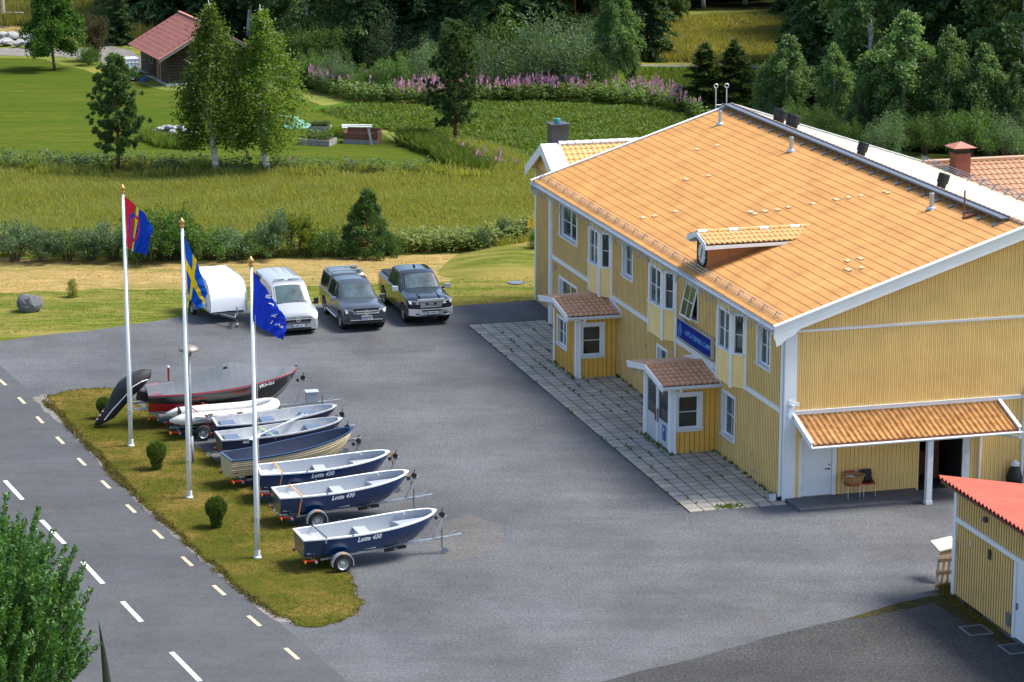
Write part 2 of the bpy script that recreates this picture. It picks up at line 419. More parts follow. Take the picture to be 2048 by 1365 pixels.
yard_px = [(-60, 686), (0, 683), (100, 669), (180, 662), (250, 651), (330, 640), (420, 622), (640, 609), (790, 611), (910, 613), (1000, 606), (1090, 601), (1200, 600), (1700, 800), (2500, 1000), (2500, 1700), (480, 1700), (480, 1330), (400, 1190), (240, 1040), (30, 830), (-60, 740)]
sheet('parking_yard', yard_px, 0.0, A_YARD, 0.07, 0.7, 21)
# the road: right edge runs a little outside the dashed edge line
edge = [(-330, 470), (-120, 655), (5, 765), (47, 805), (84, 845), (125, 886), (167, 928), (214, 972), (264, 1020), (318, 1071), (375, 1124), (438, 1181), (509, 1243), (586, 1310), (680, 1392), (830, 1520)]
E = [G(*p) for p in edge]
def offs(line, d):
    out = []
    for i, p in enumerate(line):
        t = (line[min(i + 1, len(line) - 1)] - line[max(i - 1, 0)]).normalized()
        out.append(p + Vector((-t.y, t.x, 0)) * d)
    return out
re_, le_ = offs(E, 0.62), offs(E, -8.0)
b = MB()
b.add([(p.x, p.y, 0.004) for p in re_] + [(p.x, p.y, 0.004) for p in le_], [(i, i + len(E), i + 1 + len(E), i + 1)[::-1] for i in range(len(E) - 1)])
for f in range(len(b.f)):
    pass
tag(b.build('road', A_ROAD), kind='structure')
PAINT = mat('road_paint', (0.72, 0.72, 0.70), 0.6, 0.12, 6)
PAINT_CREAM = mat('worn_cream_paint', (0.52, 0.42, 0.29), 0.6, 0.2, 6)
# arc-length walk along the edge line
def walk(line, step0, length, period, wd, z, m, name, n=99):
    seg = [(line[i + 1] - line[i]).length for i in range(len(line) - 1)]
    def at(s):
        for i, l in enumerate(seg):
            if s <= l or i == len(seg) - 1:
                t = (line[i + 1] - line[i]).normalized()
                return line[i] + t * s, Vector((-t.y, t.x, 0))
            s -= l
    b = MB(); s = step0; k = 0
    while s + length < sum(seg) and k < n:
        p, nn = at(s); q, nm = at(s + length)
        b.add([(*(p + nn * wd / 2).xy, z), (*(p - nn * wd / 2).xy, z), (*(q - nm * wd / 2).xy, z), (*(q + nm * wd / 2).xy, z)], [(0, 1, 2, 3)])
        s += period; k += 1
    o = b.build(name, m); tag(o, kind='structure')
s5 = sum((E[i + 1] - E[i]).length for i in range(2))
walk(E, s5 % 3.18 - 0.5, 1.05, 3.18, 0.13, 0.008, PAINT_CREAM, 'edge_line')
ctr = [(-270, 690), (-150, 800), (-60, 890), (10, 962), (83, 1041), (165, 1124), (245, 1204), (343, 1305), (440, 1402), (560, 1520)]
CT = [G(*p) for p in ctr]
def dash(p, q, wd, b, z=0.008):
    t = (q - p).normalized(); n = Vector((-t.y, t.x, 0)) * wd / 2
    b.add([(*(p + n).xy, z), (*(p - n).xy, z), (*(q - n).xy, z), (*(q + n).xy, z)], [(0, 1, 2, 3)])
b = MB()
for p, q in [((-62, 884), (-28, 922)), ((10, 962), (45, 1000)), ((83, 1041), (129, 1088)), ((165, 1124), (206, 1168)), ((245, 1204), (283, 1244)), ((343, 1305), (400, 1363)), ((440, 1404), (500, 1462))]:
    dash(G(*p), G(*q), 0.15, b)
tag(b.build('centre_line', PAINT), kind='structure')

isl = [(95, 793), (130, 784), (180, 779), (222, 777), (262, 800), (310, 838), (355, 866), (388, 893), (420, 918), (444, 934), (470, 958), (508, 985), (540, 1015), (566, 1037), (611, 1073), (650, 1110), (694, 1147), (712, 1172), (720, 1200), (712, 1222), (690, 1238), (650, 1252), (610, 1254), (560, 1235), (500, 1196), (440, 1146), (380, 1092), (330, 1045), (280, 1000), (230, 950), (180, 893), (140, 850), (112, 820)]
sheet('island_verge', [(65, 796), (92, 788), (140, 830), (210, 915), (300, 1000), (420, 1110), (520, 1200), (585, 1245), (560, 1246), (470, 1178), (395, 1114), (330, 1055), (250, 982), (150, 872), (100, 830)], 0.0085, G_GRAVEL, 0.10, 0.5, 31)
ISL_O, ISL_P = sheet('grass_island', isl, 0.022, G_ISLAND, 0.13, 0.28, 32, thick=0.03)
G_EDGE = multi('mossy_joint', [((0.065, 0.052, 0.022),), ((0.045, 0.042, 0.026), 2.0, 0.5, 0.1), ((0.085, 0.075, 0.03), 6, 0.56, 0.1)])
sheet('old_yard', [(1150, 1392), (1200, 1366), (1300, 1338), (1400, 1316), (1545, 1272), (1700, 1236), (1800, 1212), (1880, 1192), (1915, 1188), (2050, 1290), (2200, 1400), (2300, 1700), (1100, 1700)], 0.004, A_OLD, 0.06, 0.5, 33)
sheet('moss_strip', [(1690, 1239), (1760, 1218), (1830, 1200), (1885, 1189), (1908, 1187), (1950, 1222), (2000, 1262), (2060, 1300), (2030, 1300), (1975, 1272), (1930, 1248), (1890, 1222), (1868, 1206), (1800, 1220), (1750, 1232)], 0.008, G_EDGE, 0.08, 0.4, 34)

# tufts: many narrow blades in one mesh
def poly_points(P, n, rng):
    xs = np.array([p.x for p in P]); ys = np.array([p.y for p in P])
    out = np.zeros((0, 2))
    while len(out) < n:
        q = rng.random((n * 2, 2)) * [xs.max() - xs.min(), ys.max() - ys.min()] + [xs.min(), ys.min()]
        ins = np.zeros(len(q), bool); j = len(xs) - 1
        for i in range(len(xs)):
            c = ((ys[i] > q[:, 1]) != (ys[j] > q[:, 1])) & (q[:, 0] < (xs[j] - xs[i]) * (q[:, 1] - ys[i]) / (ys[j] - ys[i] + 1e-12) + xs[i])
            ins ^= c; j = i
        out = np.vstack([out, q[ins]])
    return out[:n]

def np_mesh(name, V, nper, m, parent=None, smooth=False):
    """V: (n*nper,3) vertices, consecutive nper-gons"""
    n = len(V) // nper
    me = bpy.data.meshes.new(name)
    me.vertices.add(n * nper); me.vertices.foreach_set('co', np.ascontiguousarray(V, dtype=np.float32).ravel())
    me.loops.add(n * nper); me.loops.foreach_set('vertex_index', np.arange(n * nper, dtype=np.int32))
    me.polygons.add(n); me.polygons.foreach_set('loop_start', np.arange(n, dtype=np.int32) * nper)
    try: me.polygons.foreach_set('loop_total', np.full(n, nper, dtype=np.int32))
    except Exception: pass
    me.update(calc_edges=True); me.validate()
    me.materials.append(m)
    return me if parent is False else link(name, me, parent)

def grass(name, P, n, h, wd, m, seed=1, lean=0.35, z0=-0.03, blades=3, clump=None):
    rng = np.random.default_rng(seed)
    c = poly_points(P, n, rng)
    if clump:      # thin out with a smooth pattern so the sward is uneven
        s = np.sin(c[:, 0] * clump + 1.3 * np.sin(c[:, 1] * clump * 0.7)) * np.cos(c[:, 1] * clump * 1.3 + np.sin(c[:, 0] * clump * 0.5))
        hs = 0.75 + 0.35 * s
    else: hs = np.ones(len(c))
    c = np.repeat(c, blades, 0); hs = np.repeat(hs, blades)
    N = len(c)
    base = np.column_stack([c + rng.normal(0, wd * 1.6, (N, 2)), np.full(N, z0)])
    a = rng.random(N) * 2 * np.pi
    d = np.column_stack([np.cos(a), np.sin(a), np.zeros(N)])
    hh = h * hs * rng.uniform(0.55, 1.15, N)
    tip = base + np.column_stack([rng.normal(0, lean, (N, 2)) * hh[:, None], hh])
    w_ = (wd * rng.uniform(0.5, 1.1, N))[:, None]
    V = np.stack([base - d * w_, base + d * w_, tip], 1).reshape(-1, 3)
    o = np_mesh(name, V, 3, m)
    return tag(o, kind='stuff')

A_STAIN = asphalt('stained_asphalt', (0.106, 0.102, 0.100), 0.6, 0.2)
sheet('asphalt_stain', [(850, 1090), (880, 1050), (940, 1030), (995, 1048), (1005, 1085), (960, 1115), (900, 1125)], 0.003, A_STAIN, 0.25, 0.4, 41)
A_PATCH = asphalt('asphalt_patch', (0.080, 0.083, 0.089), 0.6, 0.2)
sheet('repair_patch', [(700, 700), (860, 690), (872, 702), (712, 714)], 0.003, A_PATCH, 0.05, 0.5, 42)
L_GRASS = leafmat('tall_grass_blades', (0.115, 0.145, 0.030), (0.215, 0.222, 0.066), 0.42)
L_ISLAND = leafmat('island_grass_blades', (0.034, 0.044, 0.007), (0.13, 0.098, 0.025), 0.3)
L_GRASS2 = leafmat('green_grass_blades', (0.042, 0.088, 0.012), (0.11, 0.15, 0.026), 0.36)
L_LAWN = leafmat('short_grass_blades', (0.05, 0.075, 0.011), (0.12, 0.125, 0.026), 0.3)
L_WEED = leafmat('pale_weed_leaves', (0.06, 0.10, 0.022), (0.17, 0.20, 0.06), 0.35)
L_DRY = leafmat('dry_grass_blades', (0.20, 0.15, 0.05), (0.42, 0.30, 0.13), 0.3)
L_PINK = leafmat('fireweed_flowers', (0.32, 0.14, 0.28), (0.46, 0.26, 0.40), 0.15, gain=1.1)
L_HERB = leafmat('herb_leaves', (0.030, 0.065, 0.016), (0.10, 0.145, 0.042), 0.3)
L_YREED = leafmat('yellow_reed_blades', (0.125, 0.145, 0.038), (0.26, 0.235, 0.08), 0.38)
PX = lambda l: [G(*p) for p in l]
grass('meadow_grass', PX([(-150, 350), (600, 352), (985, 356), (1110, 350), (1100, 470), (1010, 495), (700, 512), (250, 518), (-150, 508)]), 90000, 0.50, 0.035, L_GRASS, 1, 0.45, blades=3, clump=0.45)
grass('meadow_edge_grass', PX([(-150, 330), (240, 338), (600, 342), (990, 350), (985, 362), (600, 358), (-150, 356)]), 4500, 0.85, 0.06, L_GRASS, 2, 0.35, blades=3, clump=0.9)
grass('lush_grass_bank', PX([(800, 280), (850, 283), (960, 335), (975, 352), (930, 350), (860, 310), (810, 292)]), 2600, 0.9, 0.09, L_GRASS2, 3, 0.4)
grass('rough_grass', PX([(870, 290), (980, 300), (1060, 330), (1070, 352), (985, 352), (930, 320)]), 3500, 0.7, 0.05, L_GRASS, 4, 0.35)
grass('lawn_tufts', ISL_P, 9000, 0.045, 0.012, L_ISLAND, 5, 0.6, 0.02, 3, clump=0.8)
grass('island_edge_tufts', ragged(PX([(85, 800), (150, 868), (250, 975), (400, 1110), (520, 1205), (560, 1238), (500, 1196), (380, 1092), (280, 1000), (180, 893), (112, 820)]), 1, 0.1), 1500, 0.11, 0.03, L_ISLAND, 6, 0.8, 0.01, 4)
grass('front_lawn_tufts', PX([(-150, 590), (250, 580), (900, 565), (1000, 525), (1115, 520), (1122, 600), (910, 608), (640, 606), (250, 648), (-100, 680)]), 3500, 0.05, 0.03, L_LAWN, 7, 0.8, -0.014, 2, clump=0.6)
grass('dry_lawn_tufts', PX([(-150, 520), (480, 524), (960, 510), (1060, 485), (1110, 490), (1110, 555), (640, 582), (-150, 592)]), 3500, 0.06, 0.03, L_DRY, 8, 0.8, -0.018, 2, clump=0.5)
grass('hay_field_grass', PX([(1230, 122), (1640, 130), (1670, 45), (1340, 40)]), 14000, 0.8, 0.09, L_YREED, 9, 0.3, clump=0.3)
grass('reeds', PX([(215, 80), (345, 100), (350, -10), (-60, -10), (-60, 55), (200, 50)]), 9000, 1.3, 0.09, L_YREED, 10, 0.25, clump=0.5)
grass('crop_leaves', PX([(640, 222), (720, 210), (860, 212), (1000, 208), (1110, 208), (1340, 218), (1450, 255), (1460, 330), (1060, 340), (930, 298), (800, 266)]), 26000, 0.30, 0.14, L_GRASS2, 13, 0.9, -0.02, 2, clump=1.1)
grass('slope_grass', PX([(1240, 205), (1540, 250), (1600, 142), (1270, 136)]), 7000, 0.3, 0.07, L_GRASS2, 14, 0.5, blades=2, clump=0.7)
grass('heap_grass', PX([(285, 268), (330, 282), (395, 286), (400, 300), (320, 296), (280, 280)]), 700, 0.7, 0.06, L_GRASS2, 16, 0.4)
grass('bed_grass', PX([(655, 262), (700, 268), (705, 276), (660, 272)]), 250, 0.5, 0.06, L_GRASS2, 17, 0.4)
rng_e = np.random.default_rng(77); VE = []
for i_ in range(len(ISL_P)):
    a_, b_ = ISL_P[i_], ISL_P[(i_ + 1) % len(ISL_P)]
    for k_ in range(max(1, int((b_ - a_).length * 55))):
        q_ = a_.lerp(b_, rng_e.random()) + Vector((*rng_e.normal(0, .07, 2), 0)); w_ = .02; h_ = rng_e.uniform(.04, .12); an = rng_e.random() * 6.28
        VE += [(q_.x + w_ * math.cos(an), q_.y + w_ * math.sin(an), 0), (q_.x - w_ * math.cos(an), q_.y - w_ * math.sin(an), 0), (q_.x + rng_e.normal(0, .05), q_.y + rng_e.normal(0, .05), h_)]
tag(np_mesh('island_fringe', np.array(VE), 3, L_ISLAND), kind='stuff')
# fireweed: leafy stems with a pink spike
def fireweed(name, P, n, h, seed, pink=0.7, lm=None):
    rng = np.random.default_rng(seed)
    c = poly_points(P, n, rng); L_ = []; F_ = []
    hh = h * rng.uniform(0.7, 1.15, n)
    ph = np.clip(0.6 + 0.7 * np.sin(c[:, 0] * 0.55 + seed) * np.cos(c[:, 0] * 0.23 + c[:, 1] * 0.4), 0.05, 1.2) * pink
    for k in range(n):
        for j in range(7):
            z = hh[k] * rng.uniform(0.15, 0.8); a = rng.random() * 6.28
            p = np.array([c[k, 0], c[k, 1], z]); q = p + np.array([math.cos(a) * 0.28, math.sin(a) * 0.28, rng.uniform(-0.05, 0.15)])
            s = np.array([-math.sin(a), math.cos(a), 0.3]) * 0.06
            L_ += [p, (p + q) / 2 - s, q, (p + q) / 2 + s]
        if rng.random() < ph[k]:
            for j in range(5):
                z = hh[k] * rng.uniform(0.8, 1.12); a = rng.random() * 6.28
                p = np.array([c[k, 0] + rng.normal(0, 0.04), c[k, 1] + rng.normal(0, 0.04), z]); u = np.array([math.cos(a), math.sin(a), 0]) * 0.055; v = np.array([0, 0, 0.10])
                F_ += [p - u - v, p + u - v, p + u * 0.5 + v, p - u * 0.5 + v]
    o = np_mesh(name, np.array(L_), 4, lm or L_HERB); tag(o, kind='stuff')
    if F_: tag(np_mesh(name + '_flowers', np.array(F_), 4, L_PINK), kind='stuff')
fireweed('fireweed', PX([(585, 168), (640, 188), (720, 208), (860, 212), (1000, 205), (1150, 205), (1330, 218), (1420, 252), (1390, 232), (1310, 196), (1180, 190), (1000, 190), (800, 190), (650, 178), (600, 160)]), 2700, 1.4, 1, 0.33)
fireweed('fireweed_clump', PX([(840, 300), (880, 318), (980, 346), (1040, 348), (1000, 320), (900, 300)]), 200, 0.8, 2, 0.05)
fireweed('roadside_herbs', PX([(-60, 325), (240, 332), (560, 338), (860, 346), (860, 356), (-60, 348)]), 900, 1.1, 3, 0.012)
fireweed('tall_weeds', PX([(690, 512), (960, 505), (1060, 478), (1070, 455), (960, 480), (700, 490)]), 800, 0.95, 4, 0.0, L_WEED)
fireweed('hedge_weeds', PX([(-60, 515), (690, 514), (690, 488), (400, 488), (-60, 480)]), 450, 0.75, 5, 0.0, L_WEED)
# ------------------------------------------------------------------ board walls, windows, tile roofs
class Fr:
    """a wall plane: origin, direction along, direction up, outward normal"""
    def __init__(s, O, U, N, V=(0, 0, 1)):
        s.O, s.U, s.N, s.V = Vector(O), Vector(U).normalized(), Vector(N).normalized(), Vector(V).normalized()
    def p(s, u, v, n=0.0): return s.O + s.U * u + s.V * v + s.N * n
    def box(s, mb, u0, u1, v0, v1, n0, n1, mi=0):
        vs = [s.p(u, v, n) for u in (u0, u1) for v in (v0, v1) for n in (n0, n1)]
        mb.add(vs, [(0, 1, 3, 2), (4, 6, 7, 5), (0, 4, 5, 1), (2, 3, 7, 6), (0, 2, 6, 4), (1, 5, 7, 3)], mi)
    def M(s, u, v, n): return frame_M(s.p(u, v, n), s.U, s.V)

def wall(mb, fr, u0, u1, v0, v1, holes=(), pitch=0.155, bw=0.04, bt=0.024, top=None, gs=1):
    us = sorted({u0, u1, *[h[0] for h in holes], *[h[1] for h in holes]})
    vv = sorted({v0, v1, *[h[2] for h in holes], *[h[3] for h in holes]})
    for i in range(len(us) - 1):
        for j in range(len(vv) - 1):
            uc, vc = (us[i] + us[i + 1]) / 2, (vv[j] + vv[j + 1]) / 2
            if not (u0 <= uc <= u1 and v0 <= vc <= v1) or any(h[0] < uc < h[1] and h[2] < vc < h[3] for h in holes): continue
            mb.add([fr.p(us[i], vv[j]), fr.p(us[i + 1], vv[j]), fr.p(us[i + 1], vv[j + 1]), fr.p(us[i], vv[j + 1])], [(0, 1, 2, 3)])
    if not pitch: return
    n = int((u1 - u0) / pitch)
    for k in range(n):
        u = u0 + (k + 0.5) * pitch
        iv = [(v0, v1)]
        for h in holes:
            if h[0] - bw / 2 < u < h[1] + bw / 2:
                nv = []
                for a, c in iv:
                    if h[3] <= a or h[2] >= c: nv.append((a, c)); continue
                    if a < h[2]: nv.append((a, h[2]))
                    if c > h[3]: nv.append((h[3], c))
                iv = nv
        for a, c in iv:
            fr.box(mb, u - bw / 2, u + bw / 2, a + 0.003, c - 0.003, -0.01, bt)
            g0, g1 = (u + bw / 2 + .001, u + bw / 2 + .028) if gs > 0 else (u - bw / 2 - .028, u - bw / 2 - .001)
            fr.box(mb, g0, g1, a + 0.004, c - 0.004, -0.01, 0.004, 1)  # flat strip coloured as the batten's shadow

def window(parent, fr, u0, u1, v0, v1, casing=0.11, inset=0.09, cols=1, rows=2, split=1, openk=None, proud=0.035, sill=True, name='window', wmat=None):
    wm = wmat or WHITE
    m = MB()
    c = casing
    fr.box(m, u0, u0 + c, v0, v1, -0.01, proud); fr.box(m, u1 - c, u1, v0, v1, -0.01, proud)
    fr.box(m, u0 + c, u1 - c, v1 - c, v1, -0.01, proud + 0.004)
    fr.box(m, u0 + c, u1 - c, v0, v0 + c * 0.7, -0.01, proud + 0.004)
    if sill: fr.box(m, u0 - 0.02, u1 + 0.02, v0 + c * 0.7, v0 + c * 0.7 + 0.03, -inset, proud + 0.07)
    i0, i1, j0, j1 = u0 + c, u1 - c, v0 + c * 0.7 + 0.03, v1 - c
    for a, b_, d, e in ((i0 - 0.012, i0, j0, j1), (i1, i1 + 0.012, j0, j1), (i0, i1, j1, j1 + 0.012)):
        fr.box(m, a, b_, d, e, -inset - 0.05, -0.011)
    w_ = m.build(name, wm, parent)
    wd = (i1 - i0) / split
    for k in range(split):
        a, b_ = i0 + k * wd, i0 + (k + 1) * wd
        f = fr
        if openk is not None and k == openk:      # top-hung sash pushed open
            V = (Vector((0, 0, 1)) - fr.N * 0.22).normalized()
            f = Fr(fr.p(0, j0, 0.28) - V * 0, fr.U, fr.N, V); f.O = fr.p(0, j0, 0.30); lo, hi = 0, (j1 - j0); off = 0.0
        else: lo, hi, off = j0, j1, -inset
        s = 0.05
        fm = MB()
        f.box(fm, a, a + s, lo, hi, off - 0.03, off + 0.015); f.box(fm, b_ - s, b_, lo, hi, off - 0.03, off + 0.015)
        f.box(fm, a + s, b_ - s, lo, lo + s, off - 0.03, off + 0.012); f.box(fm, a + s, b_ - s, hi - s, hi, off - 0.03, off + 0.012)
        for r in range(1, rows):
            vv = lo + (hi - lo) * r / rows
            f.box(fm, a + s, b_ - s, vv - 0.013, vv + 0.013, off - 0.02, off + 0.008)
        for r in range(1, cols):
            uu = a + (b_ - a) * r / cols
            f.box(fm, uu - 0.013, uu + 0.013, lo + s, hi - s, off - 0.02, off + 0.006)
        fm.build('sash', wm, w_)
        pm = MB(); f.box(pm, a + s * 0.6, b_ - s * 0.6, lo + s * 0.6, hi - s * 0.6, off - 0.028, off - 0.018)
        pm.build('pane', GLASS, w_)
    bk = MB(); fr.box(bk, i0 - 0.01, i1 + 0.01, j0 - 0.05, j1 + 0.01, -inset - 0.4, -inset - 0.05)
    bk.build('dark_backing', DARKROOM, w_)  # near-black block closing the space behind the panes
    return w_

def tile_roof(mb, O, U, S, Lu, Ls, course=0.37, pitch=0.2, amp=0.018, step=0.028, sub=4, off=0.0, mi=0, flat=0.0):
    O, U, S = Vector(O), Vector(U).normalized(), Vector(S).normalized()
    N = U.cross(S); N = N if N.z > 0 else -N
    nu = max(2, int(Lu / pitch * sub)); nc = max(1, round(Ls / course)); rows = []
    prof = []
    for k in range(nu + 1):
        t = k / sub
        prof.append(amp * max(-0.3, math.cos(2 * math.pi * t)))
    for c in range(nc):
        for s0, lift in ((c / nc, step), ((c + 1) / nc, 0.0)):
            rows.append([O + U * (Lu * k / nu) + S * (Ls * s0) + N * (lift + prof[k] + off) for k in range(nu + 1)])
    mb.grid(rows, mi)
    # closing lip at the eave
    r0 = rows[0]
    mb.grid([[p - N * 0.05 for p in r0], r0], mi)

# ------------------------------------------------------------------ the yellow house
YAW = R(15.66)
K = G(1565, 1003)
house = thing('guest_house', K, YAW, 'long two storey yellow board house with white trim and a wide orange tiled roof', 'house')
LEN, WID, EZ = 28.2, 17.2, 5.95
F = Fr((0, 0, 0), (0, 1, 0), (-1, 0, 0))       # long front
Gb = Fr((0, 0, 0), (1, 0, 0), (0, -1, 0))      # gable to the camera
roofz = lambda x: 6.38 + 0.324 * x if x <= 8.6 else 9.166 - 0.324 * (x - 8.6)
bays = [(4.26, 5.69), (11.81, 13.38), (19.77, 21.16)]
BP, BS = 0.4, 0.52
W_UP = [(1.36, 2.74, 4.18, 5.74, 2), (8.80, 10.2, 4.28, 5.74, 1), (16.52, 17.92, 4.22, 5.74, 1), (24.02, 26.66, 4.2, 5.74, 2)]
W_LO = [(4.72, 6.14, 0.76, 2.5), (12.15, 13.5, 0.9, 2.5), (24.0, 26.7, 0.9, 2.5)]
holes = [(u0 + .1, u1 - .1, v0 + .1, v1 - .1) for u0, u1, v0, v1, *_ in W_UP + W_LO]
bayh = [(a - BS, b_ + BS, 3.03, 5.97) for a, b_ in bays]
m = MB(); wall(m, F, 0.0, LEN, 0.0, EZ, holes + bayh, gs=-1); m.build('front_wall', [YELLOW_PALE, BATTEN_SHADE], house)
# gable wall with its door and passage openings
GD = (0.68, 1.78, 0.1, 2.12); GP = (5.0, 6.62, 0.0, 2.25)
m = MB()
wall(m, Gb, 0.0, WID, 0.0, 3.06, [GD, GP]); wall(m, Gb, 0.0, WID, 3.06, 5.9)
n = int(WID / 0.155)
m.add([(0, 0, 5.9), (WID, 0, 5.9), (WID, 0, roofz(WID) - .1), (8.6, 0, roofz(8.6) - .1), (0, 0, roofz(0) - .1)], [(0, 1, 2, 3, 4)])
for k in range(n):
    u = (k + .5) * 0.155
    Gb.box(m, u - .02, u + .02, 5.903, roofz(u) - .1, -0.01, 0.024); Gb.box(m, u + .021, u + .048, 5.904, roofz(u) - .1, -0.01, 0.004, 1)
m.build('gable_wall', [YELLOW, BATTEN_SHADE], house)
m = MB()
m.add([(WID, 0, 0), (WID, LEN, 0), (WID, LEN, 6.2), (WID, 0, 6.2), (0, LEN, 0), (0, LEN, roofz(0) - .1), (8.6, LEN, roofz(8.6) - .1)], [(0, 1, 2, 3), (4, 1, 2, 6, 5)])
m.build('rear_wall', YELLOW_PALE, house)
# white trim
def band(a, b_):
    m = MB(); F.box(m, a, b_, 3.03, 3.19, -0.01, 0.05); F.box(m, a, b_, 3.19, 3.215, -0.01, 0.075); m.build('storey_band', WHITE, house)
ys = [0.36] + [v for a, b_ in bays for v in (a - BS - .05, b_ + BS + .05)] + [LEN - .5]
for i in range(0, len(ys), 2): band(ys[i], ys[i + 1])
m = MB(); Gb.box(m, 0.42, WID, 3.03, 3.15, -0.01, 0.05); Gb.box(m, 0.40, WID, 3.15, 3.172, -0.01, 0.08); m.build('storey_band', WHITE, house)
m = MB(); Gb.box(m, 0.04, WID, 5.9, 5.97, -0.01, 0.045); Gb.box(m, 0.02, WID, 5.97, 5.99, -0.01, 0.07)
m.build('storey_band', WHITE, house)
for fr_, a_ in ((Gb, (0.0, 0.40, 3.0, 5.88, -0.01, 0.06)), (Gb, (0.02, 0.42, 0.0, 2.99, -0.01, 0.04)), (F, (-0.06, 0.26, 0.0, EZ, -0.01, 0.035)), (F, (LEN - .5, LEN + .03, 0, EZ, -0.01, 0.045)), (Gb, (8.86, 9.12, 0, 3.0, -0.01, 0.045))):
    m = MB(); fr_.box(m, *a_); m.build('corner_board', WHITE, house)
for u0, u1, v0, v1, sp in W_UP:
    window(house, F, u0, u1, v0, v1, split=sp, cols=2 if sp == 1 else 1, rows=2, openk=0 if abs(u0 - 8.8) < .01 else None, inset=0.12)
for u0, u1, v0, v1 in W_LO:
    window(house, F, u0, u1, v0, v1, split=2 if u1 - u0 > 2 else 1, cols=1 if u1 - u0 > 2 else 2, rows=2, inset=0.12)
# bay windows
for bi, (a, b_) in enumerate(bays):
    pts = [(0, a - BS), (-BP, a), (-BP, b_), (0, b_ + BS)]
    low = MB(); trim = []; frs = []
    for i in range(3):
        p, q = Vector((*pts[i], 0)), Vector((*pts[i + 1], 0))
        L = (q - p).length; U = (q - p) / L; N = Vector((-U.y, U.x, 0))
        fr = Fr(p, U, N); frs.append((fr, L))
        c = 0.09 if i != 1 else 0.12
        for k in range(9):         # horizontal boards below the window
            z0 = 3.04 + k * .135
            vs = [fr.p(0, z0, .018), fr.p(L, z0, .018), fr.p(L, z0 + .133, 0), fr.p(0, z0 + .133, 0)]
            low.add(vs + [fr.p(0, z0, 0), fr.p(L, z0, 0)], [(0, 1, 2, 3), (4, 5, 1, 0)])
        fr.box(low, 0, L, 4.22, 5.97, -0.16, -0.13); fr.box(low, 0, L, 5.72, 5.97, -0.14, 0.0)
        trim.append([(fr, -0.01, 0.075, 0.04), (fr, L - 0.075, L + 0.01, 0.041)])
    low.add([(*p, 3.03) for p in pts], [(0, 1, 2, 3)])
    bay = low.build('bay_window', YELLOW_PALE, house)
    for q_ in trim:
        for fr, a_, b2, n1 in q_:
            m = MB(); fr.box(m, a_, b2, 3.0, 5.7, 0.0, n1); m.build('corner_post', WHITE, bay)
    for i, (fr, L) in enumerate(frs):
        m = MB(); c = 0.08
        wu0, wu1 = 0.08, L - 0.08
        # frame and pane are sub-parts of the bay
        fr.box(m, wu0, wu0 + c, 4.27, 5.72, -0.1, 0.03); fr.box(m, wu1 - c, wu1, 4.27, 5.72, -0.1, 0.03)
        fr.box(m, wu0 + c, wu1 - c, 5.62, 5.72, -0.1, 0.03); fr.box(m, wu0, wu1, 4.24, 4.30, -0.1, 0.10)
        if i == 1 or True:
            fr.box(m, wu0 + c, wu1 - c, 4.93, 4.955, -0.09, -0.03)
            if L > 1: fr.box(m, (wu0 + wu1) / 2 - .04, (wu0 + wu1) / 2 + .04, 4.30, 5.62, -0.09, -0.02)
        m.build('window_frame', WHITE, bay)
        m = MB(); fr.box(m, wu0 + c * .5, wu1 - c * .5, 4.28, 5.66, -0.085, -0.06); m.build('pane', GLASS, bay)
# roof: near slope, far slope, ridge
m = MB()
SX = Vector((1, 0, 0.324)).normalized()
tile_roof(m, (-0.5, -0.42, roofz(-0.5)), (0, 1, 0), SX, 29.4, 9.1 / SX.x, course=0.37, pitch=0.2, amp=0.034, step=0.018)
roof = m.build('roof', TILE_ORANGE, house)
m = MB()
SX2 = Vector((-1, 0, 0.324)).normalized()
tile_roof(m, (17.7, -0.42, roofz(17.7)), (0, 1, 0), SX2, 29.4, 9.1 / SX.x, course=0.74, pitch=0.4, amp=0.008, step=0.02, sub=4)
m.build('far_slope', ROOF_GLARE, roof)
m = MB()
for k in range(74):
    y0 = -0.42 + k * 0.4
    m.lathe([(0.13, 0), (0.13, 0.02), (0.115, 0.40)], (8.6, y0, roofz(8.6) - 0.02), 'Y', 10)
m.build('ridge_tiles', TILE_TAN, roof)
# mended tiles, paler
PATCH = mat('bare_pale_tile', (0.64, 0.44, 0.22), .4, .1, 3); rr = random.Random(4)
for cx_, n_, x0, dx_ in ((2.0, 9, 21.8, 0.0), (3.2, 8, 13.2, 0), (5.5, 11, 11.0, 0), (6.1, 3, 24.0, 0), (1.2, 6, 17.3, 0), (3.0, 5, 2.6, 0), (4.2, 4, 3.0, 0), (6.0, 3, 6.2, 0)):
    for k in range(n_):
        if rr.random() < .5: continue
        c = round((cx_ + k * 0.37 * .95) / .37) * .37
        y = x0 - k * 0.28 + rr.uniform(-.1, .1)
        p = Vector((-0.5, 0, roofz(-0.5))) + SX * (c + .06)
        m = MB(); m.prism([p + Vector((0, y, .055)), p + Vector((0, y + rr.uniform(.25, .5), .055)), p + SX * .17 + Vector((0, y + .35, .05)), p + SX * .17 + Vector((0, y, .05))], (0, 0, .004)); m.build('patched_tile', PATCH, roof)
